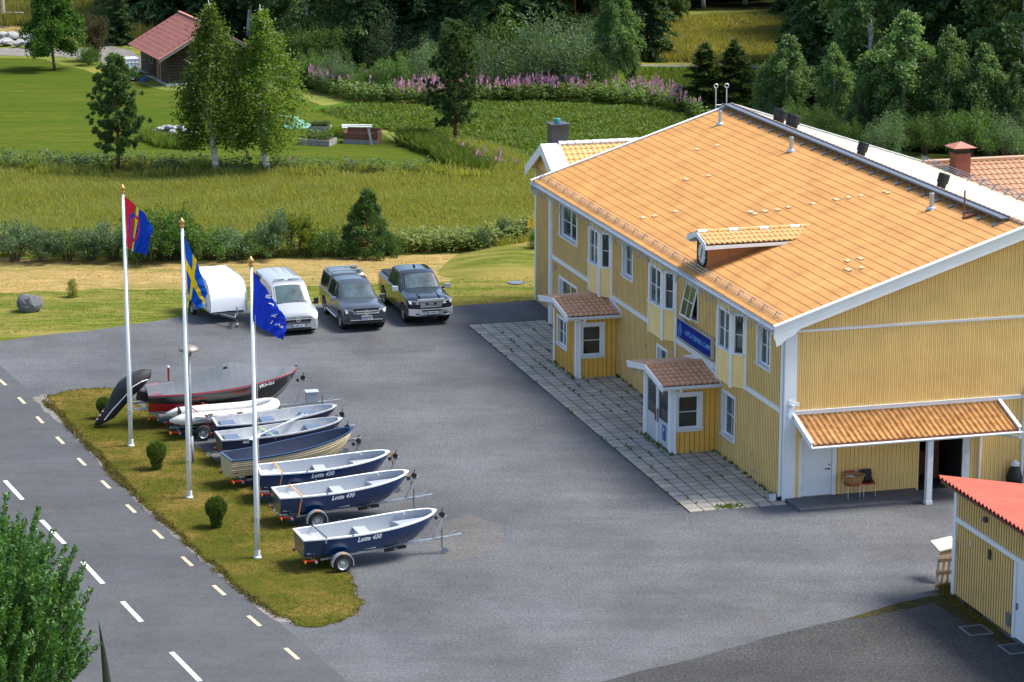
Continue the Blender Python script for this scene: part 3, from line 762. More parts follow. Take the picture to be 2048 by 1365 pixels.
# rake boards on both gables
for yy, dy in ((-0.44, -0.035), (28.99, 0.035)):
    for x0, x1 in ((-0.62, 8.6), (17.82, 8.6)):
        m = MB()
        for d0, d1, ex in ((0.07, -0.19, 1.0), (-0.193, -0.36, 0.6)):
            p = [(x0, yy, roofz(x0) + d0), (x1, yy, roofz(x1) + d0), (x1, yy, roofz(x1) + d1), (x0, yy, roofz(x0) + d1)]
            m.prism(p, (0, dy * ex, 0))
        # curved foot
        s = 1 if x1 > x0 else -1
        p = [(x0, yy, roofz(x0) - .19), (x0 + s * .95, yy, roofz(x0 + s * .95) - .35), (x0 + s * .72, yy, roofz(x0) - .26), (x0 + s * .45, yy, roofz(x0) - .38), (x0 + s * .25, yy, roofz(x0) - .56), (x0 + s * .1, yy, roofz(x0) - .62)]
        m.prism(p, (0, dy * .5, 0))
        m.bar((x0, yy + dy * .2, roofz(x0) + .085), (x1 - s * .02, yy + dy * .2, roofz(x1) + .08), .2, .03)
        m.build('rake_board', WHITE, house)
m = MB()
m.prism([(-0.5, -0.40, roofz(-.5) - .04), (-0.5, 28.98, roofz(-.5) - .04), (0.1, 28.98, roofz(.1) - .06), (0.1, -0.40, roofz(.1) - .06)], (0, 0, -.06))
m.prism([(17.7, -0.40, roofz(17.7) - .04), (17.7, 28.98, roofz(17.7) - .04), (17.1, 28.98, roofz(17.1) - .06), (17.1, -0.40, roofz(17.1) - .06)], (0, 0, -.06))
m.build('soffit', WHITE_OLD, house)
# gutter, downpipes, icicle lights
def gutter(m, p, q, r=0.065):
    p, q = Vector(p), Vector(q); t = (q - p).normalized(); a = t.cross(Vector((0, 0, 1)))
    rows = []
    for e in (p, q):
        rows.append([e + a * (r * math.cos(an)) + Vector((0, 0, r * math.sin(an))) for an in [math.pi + math.pi * k / 8 for k in range(9)]])
    m.grid(rows)
    rows2 = [[v + (v - e).normalized() * 0.006 for v in row] for e, row in zip((p, q), rows)]
    m.grid(rows2)
    for row, e in zip(rows, (p, q)): m.add(row, [tuple(range(9))])
    for s in (-1, 1): m.tube([p + a * r * s, q + a * r * s], 0.011, 5)
m = MB(); gutter(m, (-0.60, -0.40, 6.14), (-0.60, 28.95, 6.14), .075); gutter(m, (17.8, -0.4, 6.14), (17.8, 28.95, 6.14), .075)
m.build('gutter', GALV, house)
m = MB()
m.tube([(-0.60, -0.2, 6.08), (-0.58, -0.14, 5.95), (-0.12, 0.10, 5.72), (-0.085, 0.10, 5.6), (-0.085, 0.10, 0.2), (-0.15, 0.12, 0.08)], 0.05, 8)
for z in (1.4, 3.4, 5.2): m.tube([(-0.085, 0.10, z), (-0.085, 0.10, z + .04)], .058, 8)
m.build('downpipe', WHITE, house)
m = MB(); m.tube([(-0.55, 11.05, 6.08), (-0.12, 11.12, 5.85), (-0.08, 11.12, 5.7), (-0.08, 11.12, 0.1)], 0.05, 8); m.build('downpipe', WHITE, house)
m = MB(); m.tube([(-0.55, 27.75, 6.08), (-0.12, 27.8, 5.85), (-0.08, 27.8, 5.7), (-0.08, 27.8, 0.1)], 0.045, 8); m.build('downpipe', WHITE, house)
m = MB(); rr = random.Random(3); y = -0.3
m.tube([(-0.685, -0.35, 6.10), (-0.685, 28.9, 6.10)], 0.012, 4)
while y < 28.8:
    L = rr.uniform(.06, .42)
    m.bar((-0.685 + rr.uniform(-.02, .02), y, 6.09), (-0.685 + rr.uniform(-.05, .05), y + rr.uniform(-.05, .05), 6.09 - L), .014, .014)
    y += rr.uniform(.06, .16)
m.build('icicle_lights', mat('icicle_wire', (0.34, 0.35, 0.36), .5, .4, 12), house)
# snow rail above the eave, with brackets
m = MB()
for dx_, dz in ((0.30, .13), (0.36, .20), (0.24, .07)):
    m.tube([(-0.5 + dx_, -0.1, roofz(-.5 + dx_) + dz), (-0.5 + dx_, 7.4, roofz(-.5 + dx_) + dz)], .014, 5)
    m.tube([(-0.5 + dx_, 7.5, roofz(-.5 + dx_) + dz), (-0.5 + dx_, 28.8, roofz(-.5 + dx_) + dz)], .014, 5)
rail = m.build('snow_rail', GALV, roof)
for k in range(25):
    m = MB(); y = 0.5 + k * 1.18
    m.bar((-0.04, y, roofz(-.04) + .05), (-0.16, y, roofz(-.16) + .22), .022, .03, up=(0, 1, 0)); m.bar((-0.16, y, roofz(-.16) + .22), (-.28, y, roofz(-.28) + .05), .022, .03, up=(0, 1, 0))
    m.build('rail_bracket', STEEL, roof)
m = MB()
for dz in (.12, .22, .32):
    m.tube([(17.55, 0, roofz(17.55) + dz), (17.55, 28.6, roofz(17.55) + dz)], .016, 5)
for k in range(24):
    y = .4 + k * 1.2
    m.bar((17.3, y, roofz(17.3) + .03), (17.55, y, roofz(17.55) + .36), .04, .05, up=(0, 1, 0))
m.build('snow_rail', STEEL, roof)
# roof walkway near the ridge
m = MB()
zx = roofz(8.3) + .16
m.bx(8.12, 8.50, 0.9, 29.0, zx - .02, zx + .02)
m.bx(8.10, 8.13, 0.9, 29.0, zx + .021, zx + .06); m.bx(8.49, 8.52, 0.9, 29.0, zx + .021, zx + .06)
walk_ = m.build('roof_walkway', SLATE, roof)
for k in range(24):
    y = 1.0 + k * 1.2
    m = MB()
    m.box((7.98, y, roofz(7.98) + .06), (.16, .16, .05), 0, 0, 0, -.31)
    pts = [(8.0, y - .2 + .4 * t + .1, roofz(8.0) + .09 + .03 - .10 * math.sin(math.pi * t) + .06) for t in (0, .25, .5, .75, 1)]
    m.tube([(8.12, y - .45, zx)] + [(8.05, y - .2, roofz(8.05) + .1), (8.0, y, roofz(8.0) + .07), (8.05, y + .2, roofz(8.05) + .1)] + [(8.12, y + .45, zx)], .012, 4)
    m.build('walkway_bracket', STEEL, walk_)
m = MB()
for dx_ in (-.25, .25):
    pts = [(8.1 + dx_, 29.02, roofz(8.1) - .25), (8.1 + dx_, 29.05, roofz(8.1) + .95)]
    m.tube(pts, .028, 6)
    m.tube([(8.1 + dx_ + .09 * math.sin(a), 29.05, roofz(8.1) + 1.04 - .09 * math.cos(a)) for a in [i * .6 for i in range(11)]], .022, 5)
m.tube([(7.85, 29.03, roofz(8.1) + .2), (8.35, 29.03, roofz(8.1) + .2)], .02, 5); m.tube([(7.85, 29.03, roofz(8.1) + .02), (8.35, 29.03, roofz(8.1) + .25)], .018, 5)
m.build('roof_ladder', GALV, roof)
for i, (x, y) in enumerate(((7.17, 26.57), (7.38, 18.7), (7.49, 5.18))):
    m = MB(); z = roofz(x)
    m.lathe([(.0, .02), (.2, .02), (.17, .1), (.085, .13), (.085, .62), (.07, .63), (.07, .55), (0, .55)], (x, y, z), 'Z', 14)
    m.build('vent_pipe', GALV, roof)
for x, y in ((9.1, 24.9), (9.1, 24.5), (9.1, 23.45), (9.1, 22.95), (8.95, 15.3), (9.1, 8.0)):
    z = roofz(x); m = MB(Matrix.Translation((x, y, z)) @ Matrix.Rotation(R(16), 4, 'Y') @ Matrix.Translation((-x, -y, -z)))
    m.lathe([(.17, -.1), (.17, .22), (.215, .24), (.215, .58), (.19, .6), (.19, .5), (0, .5)], (x, y, z), 'Z', 14)
    m.build('vent_cowl', BLACK, roof)
m = MB(); m.bar((7.6, 2.84, roofz(7.6) + .08), (8.25, 2.66, roofz(8.25) + .08), .11, .06); m.tube([(7.67, 2.82, roofz(7.67) + .1), (7.67, 2.82, roofz(7.67) + 1.05)], .03, 6)
m.build('aerial_mast', RUST, roof)
# clock dormer
m = MB(); x0 = .1
m.add([(x0, 8.13, 6.35), (x0, 9.33, 6.35), (x0, 9.33, 7.42), (x0, 8.73, 7.66), (x0, 8.13, 7.42)], [(0, 1, 2, 3, 4)])
m.add([(x0, 8.13, 6.35), (x0, 8.13, 7.42), (3.3, 8.13, 7.42), (x0, 9.33, 6.35), (x0, 9.33, 7.42), (3.3, 9.33, 7.42)], [(0, 1, 2), (3, 5, 4)])
for x in (.9, 1.7, 2.5): m.bx(x - .02, x + .02, 8.105, 8.13, roofz(x) - .02, 7.40)
m.bx(x0 - .03, x0, 8.13, 8.21, 6.4, 7.4); m.bx(x0 - .03, x0, 9.25, 9.33, 6.4, 7.4)
m.prism([(x0 - .1, 8.02, roofz(x0 - .1) + .05), (3.2, 8.02, roofz(3.2) + .05), (3.2, 8.12, roofz(3.2) + .12), (x0 - .1, 8.12, roofz(x0 - .1) + .12)], (0, 0, .012))
dorm = m.build('dormer', COPPER, house)
m = MB()
for s in (-1, 1):
    S_ = Vector((0, -s, .26)).normalized()
    tile_roof(m, (-.12, 8.73 + s * .98, 7.47), (1, 0, 0), S_, 4.35, .98 / abs(S_.y), course=.34, pitch=.2, amp=.03, step=.03, sub=6)
m.build('dormer_roof', TILE_GOLD, dorm)
m = MB()
for k in range(11): m.lathe([(.085, 0), (.085, .02), (.072, .39)], (-.14 + k * .4, 8.73, 7.75), 'X', 8, 0 if k % 3 else 1)
m.build('dormer_ridge', [TILE_GOLD, WHITE_OLD], dorm)
m = MB()
for s in (-1, 1):
    m.prism([(-.14, 8.73 + s * 1.0, 7.48), (-.14, 8.73, 7.75), (-.14, 8.73, 7.58), (-.14, 8.73 + s * 1.0, 7.24)], (-.04, 0, 0))
    m.prism([(-.18, 8.73 + s * .99, 7.40), (3.2, 8.73 + s * .99, 7.40), (3.0, 8.73 + s * .99, 7.31), (-.18, 8.73 + s * .99, 7.26)], (0, s * .03, 0))
    m.prism([(-.18, 8.73 + s * .60, 7.27), (2.7, 8.73 + s * .60, 7.27), (2.7, 8.73 + s * .98, 7.27), (-.18, 8.73 + s * .98, 7.27)], (0, 0, .012))
m.build('dormer_trim', WHITE, dorm)
m = MB()
m.lathe([(0, 0), (.40, 0), (.43, .02), (.43, .05)], (x0 - .055, 8.73, 6.93), 'X', 28)
clk = m.build('clock_face', mat('clock_dial', (0.62, 0.66, 0.68), .3, .03, 2), dorm)
m = MB()
m.lathe([(.44, -.012), (.47, -.02), (.48, .05), (.44, .05)], (x0 - .055, 8.73, 6.93), 'X', 28)
cf = Fr((x0 - .062, 8.73, 6.93), (0, 1, 0), (-1, 0, 0))
for k in range(12):
    a = k * math.pi / 6; p, q = .33, .39
    m.bar(cf.p(p * math.sin(a), p * math.cos(a)), cf.p(q * math.sin(a), q * math.cos(a)), .03, .012, up=(1, 0, 0))
for a, L in ((2.8, .22), (-.45, .32)): m.bar(cf.p(0, 0, .01), cf.p(L * math.sin(a), L * math.cos(a), .01), .035, .012, up=(1, 0, 0))
m.build('clock_hands', BLACK, dorm)
# door, passage and canopy on the gable
m = MB(); Gb.box(m, .56, .68, .1, 2.2, -.02, .03); Gb.box(m, 1.78, 1.92, .1, 2.2, -.02, .03); Gb.box(m, .68, 1.78, 2.12, 2.2, -.02, .032)
m.build('door_casing', WHITE, house)
m = MB(); Gb.box(m, .69, 1.77, .11, 2.11, -.06, -.012); dr = m.build('door', mat('white_door', (.74, .76, .78), .4, .03, 2), house)
m = MB(); Gb.box(m, 1.52, 1.68, 1.02, 1.045, -.01, .05); Gb.box(m, 1.66, 1.70, 1.0, 1.06, -.012, .03); Gb.box(m, 1.655, 1.70, 1.16, 1.2, -.012, .02); m.build('handle', RUST, dr)
m = MB()
for z in (.3, 1.0, 1.75): Gb.box(m, .675, .70, z, z + .16, -.012, .012)
m.build('hinge', STEEL, dr)
m = MB()
m.bx(5.0, 5.03, .01, 4.5, 0, 2.25); m.bx(6.59, 6.62, .01, 4.5, 0, 2.25); m.bx(5.03, 6.59, 4.45, 4.5, 0, 2.25); m.bx(5.03, 6.59, .01, 4.45, 2.2, 2.25); m.bx(5.03, 6.59, .01, 4.45, .006, .012)
m.build('passage', DARKROOM, house)
m = MB(); m.bx(5.5, 6.5, 1.6, 2.1, .02, .9); m.bx(6.0, 6.3, 1.2, 1.4, .02, 1.7); m.build('passage_shelves', WOOD_RED, house)
m = MB(); Gb.box(m, 6.62, 6.90, 0, 2.4, -.3, .04); m.build('door_casing', WHITE_OLD, house)
m = MB(); m.bx(4.56, 4.76, -1.70, -1.50, 0, 2.36); m.bx(4.54, 4.78, -1.72, -1.48, 0, .12); m.build('canopy_post', WHITE_OLD, house)
m = MB(); m.prism([(.08, -.02, .10), (.10, -1.40, .10), (4.5, -1.46, .10), (4.9, -.02, .10)][::-1], (0, 0, -.12)); m.build('doorstep', CONCRETE, house)
cz0, cz1, cy = 2.36, 2.93, -1.68
SC = Vector((0, -cy, cz1 - cz0)); 
m = MB(); tile_roof(m, (.38, cy, cz0 + .05), (1, 0, 0), SC, 7.5, SC.length, course=.88, pitch=.21, amp=.045, step=.012, sub=8); can = m.build('canopy_roof', TILE_RUST, house)
m = MB(); m.prism([(.38, cy + .06, cz0 - .03), (7.88, cy + .06, cz0 - .03), (7.88, -.03, cz1 - .05), (.38, -.03, cz1 - .05)], (0, 0, -.03))
for x in (.30, 7.9):
    m.prism([(x, cy - .05, cz0 + .13), (x, -.03, cz1 + .12), (x, -.03, cz1 - .10), (x, cy - .05, cz0 - .10)], (.05, 0, 0))
    m.bar((x + .025, cy - .06, cz0 + .145), (x + .025, -.03, cz1 + .14), .12, .025)
m.build('canopy_trim', WHITE, can)
m = MB(); m.bx(.36, 7.89, cy - .03, cy - .005, cz0 - .05, cz0 + .04); m.build('canopy_fascia', RUST, can)
m = MB(); gutter(m, (.30, cy - .10, cz0 - .02), (8.02, cy - .10, cz0 - .02), .06)
m.tube([(7.93, cy - .10, cz0 - .06), (7.93, cy - .08, cz0 - .22), (7.3, -.12, cz0 - .42), (7.25, -.08, cz0 - .5), (7.25, -.08, 0.1)], .045, 8)
m.build('gutter', WHITE, can)
m = MB(); m.prism([(9.0, -.03, 3.40), (11, -.03, 3.40), (11, -1.2, 2.95), (9.0, -1.2, 2.95)], (0, 0, -.08)); m.prism([(8.96, .0, 3.50), (8.96, -1.25, 3.02), (8.96, -1.25, 2.78), (8.96, .0, 3.26)], (-.05, 0, 0)); m.build('side_canopy', WHITE_OLD, house)
m = MB()
Gb.box(m, .1, .26, 2.62 + .3, 2.72 + .3 + .55, .06, .10); m.lathe([(0, -.12), (.06, -.10), (.085, -.03), (.085, .03), (.06, .05)], (.19, -.17, 3.42), 'Z', 12); m.bx(.3, .48, -.12, -.07, 3.36, 3.48)
m.build('security_camera', WHITE, house)
text_part('367', .34, STEEL, house, F.M(0, 0, 0) @ Matrix.Identity(4) if False else frame_M((-0.045, 27.2, 2.75), (0, -1, 0), (0, 0, 1)), 'house_number')
m = MB()
for y, z in ((14.8, 2.05), (2.9, .8)): F.box(m, y, y + .07, z, z + .12, .024, .07)
F.box(m, 2.55, 2.6, 0.35, .4, .024, .2)
m.build('outlet', GALV, house)
# porches
def porch(y0, y1, kind):
    xf = -1.75
    fr = Fr((xf, y0, 0), (0, 1, 0), (-1, 0, 0)); sd_ = Fr((xf, y0, 0), (1, 0, 0), (0, -1, 0)); fl = Fr((xf, y1, 0), (1, 0, 0), (0, 1, 0))
    W = y1 - y0; ez = 2.5; rz = 2.98; yc = (y0 + y1) / 2; hw = W / 2 + .42; ov = .5
    pz = lambda d: rz - (rz - 2.66) * d / hw
    m = MB(); hole = (.2, 1.08, .92, 2.22)
    wall(m, sd_, 0, 1.75, 0, ez, [hole], pitch=.19, bw=.045)
    wall(m, fl, 0, 1.75, 0, ez, [], pitch=.19)
    if kind == 'window': wall(m, fr, 0, W, 0, ez, [(1.36, 2.54, .92, 2.04)], pitch=.19, bw=.045, gs=-1)
    m.add([fr.p(0, ez), fr.p(W, ez), fr.p(W / 2, rz - .1)], [(0, 1, 2)])
    pw = m.build('porch', [YELLOW2, BATTEN_SHADE], house)
    window(pw, sd_, .1, 1.18, .82, 2.3, casing=.15, rows=2, inset=.05)
    for s in (-1, 1):
        S_ = Vector((0, -s, (rz - 2.66) / hw)).normalized()
        m = MB(); tile_roof(m, (-1.75 - ov, yc + s * hw, 2.69), (1, 0, 0), S_, 1.75 + ov - .02, hw / abs(S_.y), course=.33, pitch=.21, amp=.032, step=.035, sub=8)
        m.build('porch_roof', TILE_BROWN, pw)
    m = MB()
    for k in range(6): m.lathe([(.10, 0), (.10, .02), (.085, .38)], (-1.75 - ov - .02 + k * .375, yc, rz + .03), 'X', 10)
    m.build('porch_ridge', TILE_BROWN, pw)
    m = MB(); xb = -1.75 - ov
    for s in (-1, 1):
        m.prism([(xb, yc + s * (hw + .06), 2.72), (xb, yc, rz + .07), (xb, yc, rz - .15), (xb, yc + s * (hw + .06), 2.48)], (-.04, 0, 0))
        m.prism([(xb - .045, yc + s * (hw + .06), 2.73), (xb - .045, yc, rz + .08), (xb - .045, yc, rz + .02), (xb - .045, yc + s * (hw + .06), 2.64)], (-.03, 0, 0))
        m.prism([(xb + .01, yc + s * hw, 2.60), (-.02, yc + s * hw, 2.60), (-.02, yc, rz - .07), (xb + .01, yc, rz - .07)], (0, 0, -.03))
        m.prism([(-.075, yc + s * (hw + .04), 2.62), (-.075, yc + s * (hw + .04), 2.78), (-.075, yc, rz + .30), (-.075, yc, rz + .1)], (.05, 0, 0))
    m.build('porch_rake_board', WHITE, pw)
    m = MB(); gutter(m, (xb, yc - hw - .07, 2.62), (-.03, yc - hw - .07, 2.62), .06)
    m.bx(xb, -.03, yc - hw + .0, yc - hw + .025, 2.50, 2.63)
    m.tube([(-1.55, yc - hw - .07, 2.58), (-1.55, yc - hw - .07, 2.46), (-1.62, y0 - .07, 2.30), (-1.62, y0 - .07, .15), (-1.62, y0 - .16, .05)], .042, 8)
    m.build('porch_gutter', WHITE, pw)
    m = MB(); fr.box(m, -.05, .16, 0, ez, .0, .04); sd_.box(m, -.045, .17, 0, ez, .0, .04); fr.box(m, W - .14, W + .05, 0, ez, 0, .04)
    m.build('porch_post', WHITE, pw)
    if kind == 'window':
        window(pw, fr, 1.24, 2.66, .82, 2.14, casing=.13, split=2, cols=1, rows=2, inset=.05)
    else:
        m = MB()
        for a, b_ in ((.24, .32), (1.52, 1.66), (2.80, 2.92)): fr.box(m, a, b_, .05, 2.36, -.06, .02)
        fr.box(m, .16, W - .14, 2.36, ez, -.06, .02)
        fr.box(m, .16, .24, 0, ez, -.06, .0); fr.box(m, 2.92, W - .14, 0, ez, -.06, .0)
        m.build('entrance_frame', WHITE, pw)
        for a, b_, dn in ((.32, 1.52, 'side_light'), (1.66, 2.80, 'entrance_door')):
            m = MB()
            fr.box(m, a, a + .09, .06, 2.35, -.05, .0); fr.box(m, b_ - .09, b_, .06, 2.35, -.05, .0)
            fr.box(m, a + .09, b_ - .09, .06, .98, -.045, -.008); fr.box(m, a + .09, b_ - .09, 2.26, 2.35, -.05, .0)
            fr.box(m, a + .09, b_ - .09, .90, 1.02, -.05, .004)
            d = m.build(dn, mat('pale_grey_door', (.52, .55, .58), .4, .05, 3), pw)
            m = MB(); fr.box(m, a + .09, b_ - .09, 1.02, 2.26, -.035, -.02); m.build('pane', GLASS, d)
            m = MB(); fr.box(m, a + .03 if dn == 'entrance_door' else b_ - .07, a + .08 if dn == 'entrance_door' else b_ - .02, .85, 1.35, .02, .06); m.build('handle', REDLENS if dn == 'entrance_door' else STEEL, d)
        m = MB(); fr.box(m, .62, .98, .32, .90, .0, .012); sg = m.build('door_sign', mat('sign_blue', (.02, .10, .35), .4, .03, 3), pw)
        text_part('P', .24, WHITE, sg, fr.M(0, 0, 0) if False else frame_M(fr.p(.80, .70, .014), (0, -1, 0), (0, 0, 1)), 'lettering')
        text_part('\u267f' if False else 'i', .2, WHITE, sg, frame_M(fr.p(.80, .46, .014), (0, -1, 0), (0, 0, 1)), 'lettering')
    m = MB(); rr = random.Random(int(y0)); y = yc - hw
    for s in (-1, 1): m.tube([(xb + .05, yc, rz - .195), (xb + .05, yc + s * hw, 2.66 - .195)], .01, 4)
    for k in range(40):
        yy = yc - hw + 2 * hw * k / 40; z = pz(abs(yy - yc)) - .2
        m.bar((xb + .05, yy, z), (xb + .05 + rr.uniform(-.04, .04), yy + rr.uniform(-.04, .04), z - rr.uniform(.05, .22)), .011, .011)
    m.build('icicle_lights', bpy.data.materials['icicle_wire'], pw)
porch(18.4, 21.56, 'window')
porch(6.65, 9.72, 'door')
m = MB(); m.bx(-2.05, -1.87, 6.9 - 7, 6.9 - 6.99, 0, .01) if False else None
# sign board
sb = thing('sign_board', house.matrix_world @ Vector((0, 0, 0)) if False else K, YAW, 'long blue sign board with pale lettering on the front of the yellow house', 'sign')
m = MB(); F.box(m, 6.88, 10.66, 3.40, 4.14, .06, .20); m.build('case', mat('sign_case', (.50, .46, .40), .5, .1, 3), sb)
m = MB(); F.box(m, 6.92, 10.62, 3.43, 4.11, .201, .208); m.build('face', mat('sign_navy', (.004, .022, .22), .7, .04, 2, spec=.1), sb)
SIGN_PALE = mat('sign_pale_blue', (.12, .34, .68), .5, .05, 3)
text_part('LAPLA FISHING CAMP', .285, SIGN_PALE, sb, frame_M((-.212, 8.32, 3.77), (0, -1, 0), (0, 0, 1)), 'lettering', bold=.002)
m = MB()
m.tube([(-.214, 10.28 + .2 * math.cos(a), 3.70 + .2 * math.sin(a)) for a in [i * math.pi / 10 for i in range(21)]], .014, 4)
m.tube([(-.214, 10.28 + .13 * math.cos(a), 3.70 + .13 * math.sin(a)) for a in [i * math.pi / 10 for i in range(21)]], .010, 4)
m.tube([(-.214, 10.42, 3.90), (-.214, 10.28, 4.06), (-.214, 10.14, 3.90)], .014, 4); m.tube([(-.214, 10.38, 3.62), (-.214, 10.28, 3.8), (-.214, 10.18, 3.62)], .012, 4)
m.build('emblem', SIGN_PALE, sb)
m = MB(); F.box(m, 6.7, 10.9, 3.216, 3.30, .026, .16); m.build('bracket', WHITE_OLD, sb)

# paving in front of the house
pv = bpy.data.materials.new('paving_slabs'); pv.use_nodes = True
N_ = pv.node_tree.nodes; L_ = pv.node_tree.links; P_ = N_['Principled BSDF']; P_.inputs['Roughness'].default_value = .85
tc = N_.new('ShaderNodeTexCoord'); br = N_.new('ShaderNodeTexBrick')
br.offset = 0.0; br.inputs['Scale'].default_value = 1; br.inputs['Brick Width'].default_value = .5; br.inputs['Row Height'].default_value = .5; br.inputs['Mortar Size'].default_value = .022; br.inputs['Mortar Smooth'].default_value = .3
br.inputs['Color1'].default_value = (.44, .39, .33, 1); br.inputs['Color2'].default_value = (.34, .305, .265, 1); br.inputs['Mortar'].default_value = (.045, .055, .03, 1)
nz = N_.new('ShaderNodeTexNoise'); nz.inputs['Scale'].default_value = 1.2; nz.inputs['Detail'].default_value = 6
mx = N_.new('ShaderNodeMix'); mx.data_type = 'RGBA'; mx.blend_type = 'MULTIPLY'; mx.inputs['Factor'].default_value = .8
mr = N_.new('ShaderNodeMapRange'); mr.inputs['From Min'].default_value = .3; mr.inputs['From Max'].default_value = .7; mr.inputs['To Min'].default_value = .7; mr.inputs['To Max'].default_value = 1.2
L_.new(tc.outputs['Object'], br.inputs['Vector']); L_.new(tc.outputs['Object'], nz.inputs['Vector']); L_.new(nz.outputs['Fac'], mr.inputs['Value'])
L_.new(br.outputs['Color'], mx.inputs['A']); L_.new(mr.outputs[0], mx.inputs['B']); L_.new(mx.outputs['Result'], P_.inputs['Base Color'])
bp = N_.new('ShaderNodeBump'); bp.invert = True; bp.inputs['Strength'].default_value = .6; bp.inputs['Distance'].default_value = .02; L_.new(br.outputs['Fac'], bp.inputs['Height']); L_.new(bp.outputs[0], P_.inputs['Normal'])
m = MB(); m.prism([(-3.5, -.42, .03), (.0, -.42, .03), (.0, 28.8, .03), (-3.5, 28.8, .03)][::-1], (0, 0, -.03))
pav = m.build('pavement', pv); pav.location = K; pav.rotation_euler = (0, 0, YAW); tag(pav, kind='structure')
HM = Matrix.Translation(K) @ Matrix.Rotation(YAW, 4, 'Z')
H = lambda x, y, z=0: HM @ Vector((x, y, z))
m = MB(); rng_ = random.Random(8); V = []
for k in range(420):
    t = rng_.random()
    if t < .45: x, y = rng_.uniform(-.18, -.02), rng_.uniform(0, 28)
    elif t < .75: x, y = -3.5 + .5 * rng_.randint(0, 7) + rng_.gauss(0, .03), rng_.uniform(-.4, 28)
    elif t < .9: x, y = rng_.uniform(-1.95, -1.75), rng_.choice([6.65, 18.4]) + rng_.uniform(-.3, 3)
    else: x, y = rng_.gauss(-2.1, .2), rng_.gauss(-.2, .12)
    p = H(x, y, .03)
    for j in range(5):
        a = rng_.random() * 6.28; h_ = rng_.uniform(.04, .13)
        V += [p + Vector((.03 * math.cos(a), .03 * math.sin(a), 0)), p - Vector((.03 * math.cos(a), .03 * math.sin(a), 0)), p + Vector((.1 * math.sin(a), .1 * math.cos(a), h_))]
tag(np_mesh('joint_weeds', np.array([tuple(v) for v in V]), 3, L_GRASS2), kind='stuff')

# annex behind the far end
an = thing('annex', K, YAW, 'small gabled yellow annex with a dark metal chimney behind the far end of the house', 'annex')
AF = Fr((.8, 28.75, 0), (0, 1, 0), (-1, 0, 0)); aw, ae, ap_ = 4.4, 6.15, 7.35
m = MB(); wall(m, AF, 0, aw, 0, ae, gs=-1); m.add([AF.p(0, ae), AF.p(aw, ae), AF.p(aw / 2, ap_)], [(0, 1, 2)])
for k in range(28):
    u = .08 + k * .155; AF.box(m, u - .02, u + .02, ae + .003, ap_ - abs(u - aw / 2) * (ap_ - ae) / (aw / 2) - .04, -.01, .024)
m.bx(.81, 6.5, 28.75 + aw - .02, 28.75 + aw, 0, ae); m.bx(.81, 6.5, 28.75, 28.77, 0, ae)
m.build('wall', [YELLOW_PALE, BATTEN_SHADE], an)
yc = 28.75 + aw / 2
for s in (-1, 1):
    S_ = Vector((0, -s, (ap_ - ae) / (aw / 2))).normalized(); hw = aw / 2 + .35
    m = MB(); tile_roof(m, (.45, yc + s * hw, ap_ + .08 - hw * (ap_ - ae) / (aw / 2)), (1, 0, 0), S_, 6.3, hw / abs(S_.y), course=.37, pitch=.25, amp=.03, step=.03, sub=6); m.build('roof', TILE_GOLD, an)
m = MB()
for s in (-1, 1):
    z1 = ap_ + .12; z0 = z1 - hw * (ap_ - ae) / (aw / 2)
    m.prism([(.43, yc + s * hw, z0), (.43, yc, z1), (.43, yc, z1 - .42), (.43, yc + s * hw, z0 - .42)], (-.05, 0, 0))
    m.prism([(.38, yc + s * hw, z0 + .02), (1.25, yc + s * hw, z0 + .02), (1.25, yc, z1 + .02), (.38, yc, z1 + .02)], (0, 0, .02))
AF.box(m, aw - .16, aw + .03, 0, ae, -.01, .04)
m.build('rake_board', WHITE, an)
m = MB()
for k in range(15): m.lathe([(.12, 0), (.12, .02), (.10, .39)], (1.2 + k * .39, yc, ap_ + .13), 'X', 8)
m.build('ridge_tiles', WHITE_OLD, an)
m = MB(); m.bx(.95, 1.7, yc + .1, yc + .85, ae + .4, ap_ + .92); m.bx(.88, 1.77, yc + .03, yc + .92, ap_ + .921, ap_ + .98); ch = m.build('chimney', DKGREY, an)
m = MB(); m.lathe([(0, .2), (.13, .2), (.15, .14), (.15, 0)], (1.3, yc + .5, ap_ + .98), 'Z', 12); m.build('chimney_cap', mat('teal_cap', (.03, .25, .25), .4, .1, 3), ch)

# building behind with the tan tile roof
rb = thing('rear_building', K, YAW, 'low building with tan pantile roof and a brown brick chimney behind the yellow house', 'building')
m = MB(); m.bx(19.3, 46, 27.2, 37.5, 0, 3.2); m.add([(19.3, 27.2, 3.2), (19.3, 37.5, 3.2), (19.3, 32.35, 5.3)], [(0, 1, 2)]); m.build('wall', YELLOW, rb)
for s in (-1, 1):
    S_ = Vector((0, -s, 2.35 / 5.5)).normalized()
    m = MB(); tile_roof(m, (19.0, 32.35 + s * 5.6, 3.2), (1, 0, 0), S_, 27, 5.6 / abs(S_.y), course=.42, pitch=.3, amp=.035, step=.04, sub=6); m.build('roof', TILE_TAN, rb)
m = MB(); m.bx(18.95, 46, 32.15, 32.55, 5.56, 5.68); m.build('ridge_cap', mat('tan_ridge', (.50, .30, .18), .5, .08, 3), rb)
m = MB(); m.bx(20.35, 21.1, 31.0, 31.7, 4.6, 6.15); m.bx(20.4, 21.05, 31.05, 31.65, 6.35, 6.42); ch = m.build('chimney', mat('brown_brick', (.24, .075, .045), .7, .2, 8), rb)
m = MB(); m.bx(20.42, 21.03, 31.07, 31.63, 6.151, 6.349); m.build('flue', BLACK, ch)
